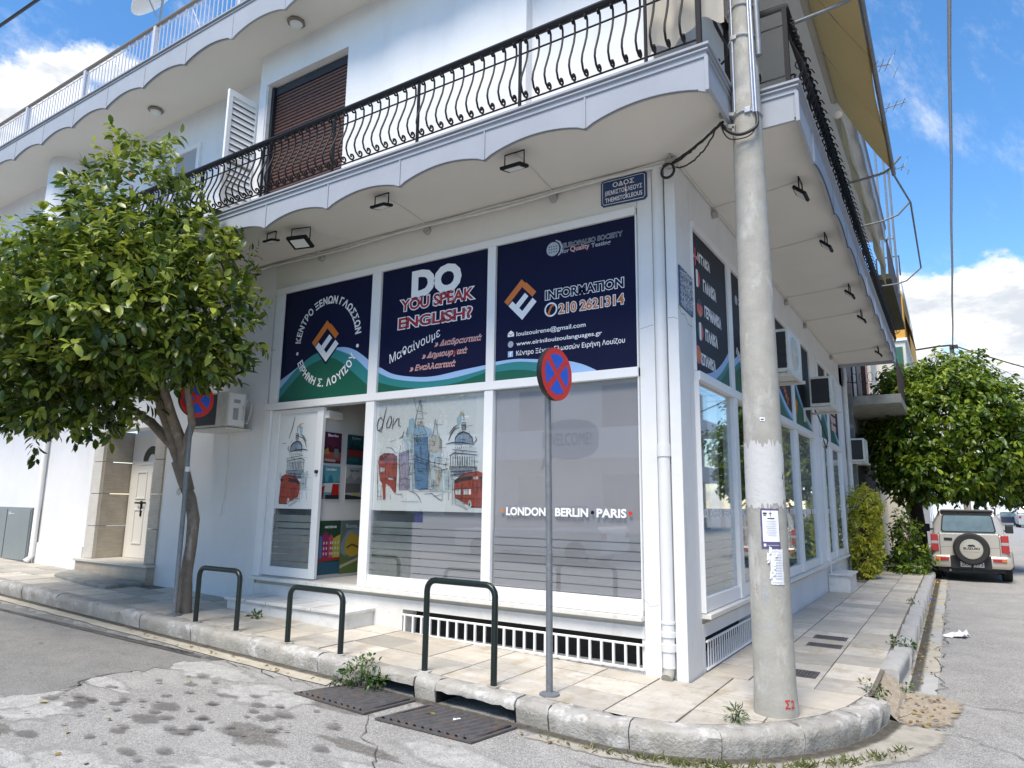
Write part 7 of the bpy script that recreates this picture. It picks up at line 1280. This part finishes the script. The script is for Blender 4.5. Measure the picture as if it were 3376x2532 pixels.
crumple('crumpled_paper', 'crumpled white paper lying on the side road', 1.93, 5.1, -.165, .26, M['paper'], 1); crumple('crumpled_wrapper', 'small blue wrapper in the side gutter', 1.56, 9.2, -.16, .09, M['signblue'], 2); crumple('crumpled_wrapper', 'small white scrap on the rusty drain cover', -1.25, -1.62, G(-1.2)-.155, .06, M['paper'], 3)
tag(obj('orange_peel', MB().lathe([(.001,-.03),(.03,0),(.001,.03)], (1.60,12.3,-.12), 10), fm, smooth=60), 'fallen orange in the gutter behind the parked car', 'fruit')
# ------------------------------------------------------------------ parked car
M['carpaint'] = mat('beige_metallic_paint', (.50,.465,.405), .3, metal=.35, var=.04, vscale=3, coat=.6); M['carglass'] = mat('car_glass', (.16,.21,.21), .06, spec=1., var=.5, vscale=2.2); M['tyre'] = mat('tyre_rubber', (.022,.022,.022), .8)
M['lampred'] = mat('lamp_red', (.38,.008,.012), .15, coat=1); M['lamporange'] = mat('lamp_orange', (.62,.16,.01), .15, coat=1); M['lampclear'] = mat('lamp_clear', (.36,.36,.36), .15, coat=1); M['chrome'] = mat('cover_silver', (.50,.46,.38), .35, metal=.4); M['blackplastic'] = mat('black_plastic', (.02,.02,.02), .55)
cx0, cy0, gz = 2.275, 13.62, -.17
car = thing('parked_car', 'beige off road car parked at the side kerb with a covered spare wheel', 'car', (cx0, cy0, gz))
def loft(secs, n_close=True):        # secs: list of (y, [(x,z)...]) closed rings
    m = MB(); n = len(secs[0][1])
    for y, ring_ in secs: m.v += [(x, y, z) for x, z in ring_]
    for i in range(len(secs)-1): m.f += [(i*n+k, i*n+(k+1) % n, (i+1)*n+(k+1) % n, (i+1)*n+k) for k in range(n)]; m.m += [0]*n
    m.f += [tuple(range(n)), tuple(range((len(secs)-1)*n, len(secs)*n))[::-1]]; m.m += [0, 0]; return m
def rbox(hw, zb, zt, r=.06, tw=None):
    tw = tw or hw; return [(-hw+r,zb),(hw-r,zb),(hw,zb+r),(hw*1.0,(zb+zt)/2),(tw,zt-r),(tw-r,zt),(-tw+r,zt),(-tw,zt-r),(-hw,(zb+zt)/2),(-hw,zb+r)]
obj('body', loft([(.0,rbox(.70,.42,1.06,.07,.68)),(.05,rbox(.765,.36,1.09,.08,.73)),(.3,rbox(.785,.34,1.10,.08,.74)),(2.1,rbox(.785,.34,1.08,.08,.75)),(2.3,rbox(.78,.34,1.04,.08,.73)),(3.2,rbox(.76,.36,.98,.1,.68)),(3.38,rbox(.66,.42,.85,.1,.6))]), M['carpaint'], car, local=True, smooth=40, bevel=.02)
cabin = obj('cabin', loft([(.02,rbox(.685,1.04,1.10,.02,.68)),(.06,rbox(.69,1.04,1.52,.05,.585)),(.16,rbox(.70,1.04,1.66,.07,.575)),(1.7,rbox(.70,1.03,1.67,.08,.575)),(2.25,rbox(.70,1.03,1.10,.02,.66))]), M['carpaint'], car, local=True, smooth=40, bevel=.012)
obj('roof_spoiler', MB().box(-.52,.52,-.0,.14,1.60,1.655), M['blackplastic'], car, local=True, bevel=.02)
obj('roof_gutter', MB().tube([(-.56,.05,1.58),(-.575,.2,1.685),(-.575,1.7,1.69)], .018, 6).tube([(.56,.05,1.58),(.575,.2,1.685),(.575,1.7,1.69)], .018, 6), M['blackplastic'], car, local=True, smooth=50)
def ft_(y0, k): return lambda u, v, w=0.: (u, y0-w-k*(1.06-v)*0, v)
g0 = lambda u, v, w=0.: (u, .052-(1.55-v)*.08-w, v)
rw = MB(); rw.prism([(-.52,1.13),(.52,1.13),(.545,1.18),(.50,1.50),(.46,1.545),(-.46,1.545),(-.50,1.50),(-.545,1.18)], 0, .014, g0); obj('rear_window_seal', rw, M['blackplastic'], car, local=True)
rw = MB(); rw.prism([(-.49,1.155),(.49,1.155),(.515,1.19),(.475,1.49),(.445,1.52),(-.445,1.52),(-.475,1.49),(-.515,1.19)], .014, .019, g0); obj('rear_window', rw, M['carglass'], car, local=True)
obj('side_window', MB().prism([(.2,1.12),(.35,1.55),(1.6,1.56),(2.0,1.14)], .672, .678, lambda u, v, q: (q-.0, u, v)).prism([(.2,1.12),(.35,1.55),(1.6,1.56),(2.0,1.14)], -.678, -.672, lambda u, v, q: (q, u, v)), M['carglass'], car, local=True)
td = obj('tailgate', MB().prism([(-.56,.49),(.56,.49),(.585,.56),(.585,1.10),(-.585,1.10),(-.585,.56)], -.018, 0.0, lambda u, v, q: (u, q, v)), M['carpaint'], car, local=True, bevel=.01)
obj('tailgate_seam', MB().box(-.592,-.586,-.008,.01,.50,1.12).box(.586,.592,-.008,.01,.50,1.12).box(-.58,.58,-.019,-.01,.785,.79), M['blackplastic'], td, local=True); obj('gate_handle', MB().box(-.50,-.33,-.03,-.016,.93,1.0), M['blackplastic'], td, local=True, bevel=.006)
for s in (-1, 1):
    tl = obj('tail_light', MB().box(s*.69-.075,s*.69+.075,-.03,.05,.68,1.08), M['lampred'], car, local=True, bevel=.012); obj('reversing_lens', MB().box(s*.69-.072,s*.69+.072,-.034,-.028,.855,.92), M['lampclear'], tl, local=True)
    bl = obj('bumper_lamp', MB().box(s*.56-.13,s*.56+.13,-.125,-.09,.475,.55), M['lampred'], car, local=True, bevel=.008); obj('indicator_lens', MB().box(s*.64-.04 if s > 0 else -.68,s*.64+.045 if s > 0 else -.60,-.128,-.122,.485,.54), M['lamporange'], bl, local=True)
obj('bumper', loft([(-.10,rbox(.74,.37,.57,.06,.72)),(-.07,rbox(.80,.32,.60,.06,.79)),(.25,rbox(.81,.32,.60,.05,.80))]), M['carpaint'], car, local=True, smooth=40, bevel=.015)
obj('bumper_insert', MB().box(-.40,.40,-.112,-.09,.30,.60), M['blackplastic'], car, local=True, bevel=.01); obj('underbody', MB().box(-.66,.66,.1,3.2,.22,.36).box(-.45,-.3,-.0,.2,.2,.3), M['blackplastic'], car, local=True)
obj('fender', MB().box(.745,.835,.32,1.12,.34,.74).box(-.835,-.745,.32,1.12,.34,.74).box(.74,.83,2.35,3.2,.34,.74).box(-.83,-.74,2.35,3.2,.34,.74), M['carpaint'], car, local=True, bevel=.045)
def wheel(x, y):
    t = obj('tyre', MB().lathe([(.20,-.1),(.31,-.1),(.335,-.075),(.335,.075),(.31,.1),(.20,.1)], (0,0,0), 32, 'x'), M['tyre'], car, local=True, smooth=35); t.location = (x, y, .335); obj('rim', MB().lathe([(0,-.06),(.19,-.08),(.205,-.09),(.205,.09),(.19,.08),(0,.06)], (0,0,0), 24, 'x'), M['chrome'], t, local=True, smooth=35)
for s in (-1, 1): wheel(s*.70, .72); wheel(s*.70, 2.78)
obj('wheel_arch', MB().box(-.84,-.60,.36,1.08,.3,.66).box(.60,.84,.36,1.08,.3,.66), M['blackplastic'], car, local=True)
spw = obj('spare_wheel', MB().lathe([(.25,-.28),(.325,-.285),(.36,-.25),(.365,-.15),(.34,-.07),(.2,-.05)], (.03,0,.76), 40, 'y'), M['tyre'], car, local=True, smooth=35)
wc = obj('wheel_cover', MB().lathe([(0,-.298),(.19,-.296),(.225,-.292),(.232,-.27)], (.03,0,.76), 40, 'y'), M['chrome'], spw, local=True, smooth=30)
obj('cover_ring', MB().tube([(.03+.205*math.cos(a), -.297, .76+.205*math.sin(a)) for a in [2*PI*i/36 for i in range(36)]], .004, 5, closed=True), M['pgrey'], spw, local=True)
obj('cover_bar', MB().box(-.14,.20,-.304,-.298,.70,.715), M['lampclear'], spw, local=True)
cfn = lambda u, v, w=0.: (u, -.2985-w, v)
put_text('lettering', 'SUZUKI', M['ink'], cfn, -.125, .752, .31, .048, 0, .04, 0, .001, spw)
m = MB(); flat(m, [(-.05,.83),(-.01,.86),(.07,.865),(.11,.84),(.10,.81),(.06,.82),(.0,.815)], cfn, .001); obj('emblem', m, M['ink'], spw, local=True)
pt = obj('number_plate', MB().box(-.21,.25,-.127,-.12,.345,.465), M['paper'], car, local=True, bevel=.004); pf = lambda u, v, w=0.: (u, -.1275-w, v)
put_text('lettering', 'ZKA', M['ink'], pf, -.19, .368, .17, .075, 0, .01, 0, .001, pt); put_text('lettering', '373', M['ink'], pf, .07, .368, .16, .075, 0, .01, 0, .001, pt)
obj('tow_hitch', MB().tube([(.02,.1,.27),(.02,-.14,.27),(.02,-.17,.33),(.02,-.17,.37)], .02, 8).lathe([(.001,.36),(.028,.375),(.028,.40),(.001,.415)], (.02,-.17,0), 10).box(-.08,.12,-.1,.0,.24,.31), M['blackplastic'], car, local=True, smooth=50)
obj('exhaust', MB().cyl((-.42,.0,.26),(-.42,-.09,.25),.025,n=10), M['galv'], car, local=True)
for s in (-1, 1): mi_ = obj('wing_mirror', MB().box(s*.90-.085,s*.90+.085,1.95,2.03,1.08,1.28).box(min(s*.7,s*.84),max(s*.7,s*.84),1.97,2.01,1.12,1.16), M['blackplastic'], car, local=True, bevel=.02)
obj('aerial', MB().tube([(.58,.3,1.66),(.60,.25,1.78)], .01, 5), M['blackplastic'], car, local=True)
for s in (-1,1): obj('headrest', MB().box(s*.32-.11,s*.32+.11,.95,1.05,1.1,1.35), M['blackplastic'], car, local=True, bevel=.03)
# far vehicles
def far_car(label, x, y, L, Wd, H, col, cat='car'):
    t = thing('parked_car', label, cat, (x, y, -.17)); mt = mat('far_paint', col, .35, coat=.5)
    obj('body', loft([(0,rbox(Wd/2,.3,.62*H,.06)),(.1,rbox(Wd/2,.25,.66*H,.06)),(L,rbox(Wd/2,.3,.55*H,.06))]), mt, t, local=True, bevel=.03); obj('cabin', loft([(.1,rbox(Wd/2-.05,.6*H,.7*H,.02)),(.5,rbox(Wd/2-.12,.6*H,H,.05,Wd/2-.25)),(L*.65,rbox(Wd/2-.12,.6*H,H,.05,Wd/2-.25)),(L*.8,rbox(Wd/2-.1,.58*H,.62*H,.02))]), M['carglass'], t, local=True)
    for sx in (-1,1):
        for yy in (.7, L-.8): q = obj('wheel', MB().lathe([(0,-.1),(.3,-.1),(.3,.1),(0,.1)], (0,0,0), 14, 'x'), M['tyre'], t, local=True); q.location = (sx*(Wd/2-.1), yy, .3)
        q = obj('tail_light', MB().box(sx*(Wd/2-.15)-.1,sx*(Wd/2-.15)+.1,-.03,.02,.45*H,.55*H), M['lampred'], t, local=True)
far_car('white car parked across the street, faintly mirrored in the shop window', 0, 0, 4.4, 1.75, 1.45, (.72,.72,.72)); q = COL.objects['parked_car.001']; q.location = (-5.2,-10.2,G(-6)-.17); q.rotation_euler = (0,0,PI/2)
far_car('distant dark blue car at the far end of the side road', 7.0, 88, 4.2, 1.75, 1.45, (.03,.04,.08)); far_car('distant white car beside the dark blue one', 7.6, 98, 4.2, 1.75, 1.4, (.6,.6,.6)); far_car('distant grey van at the right edge of the picture', 8.1, 76, 4.8, 1.9, 2.0, (.35,.38,.38), 'van')
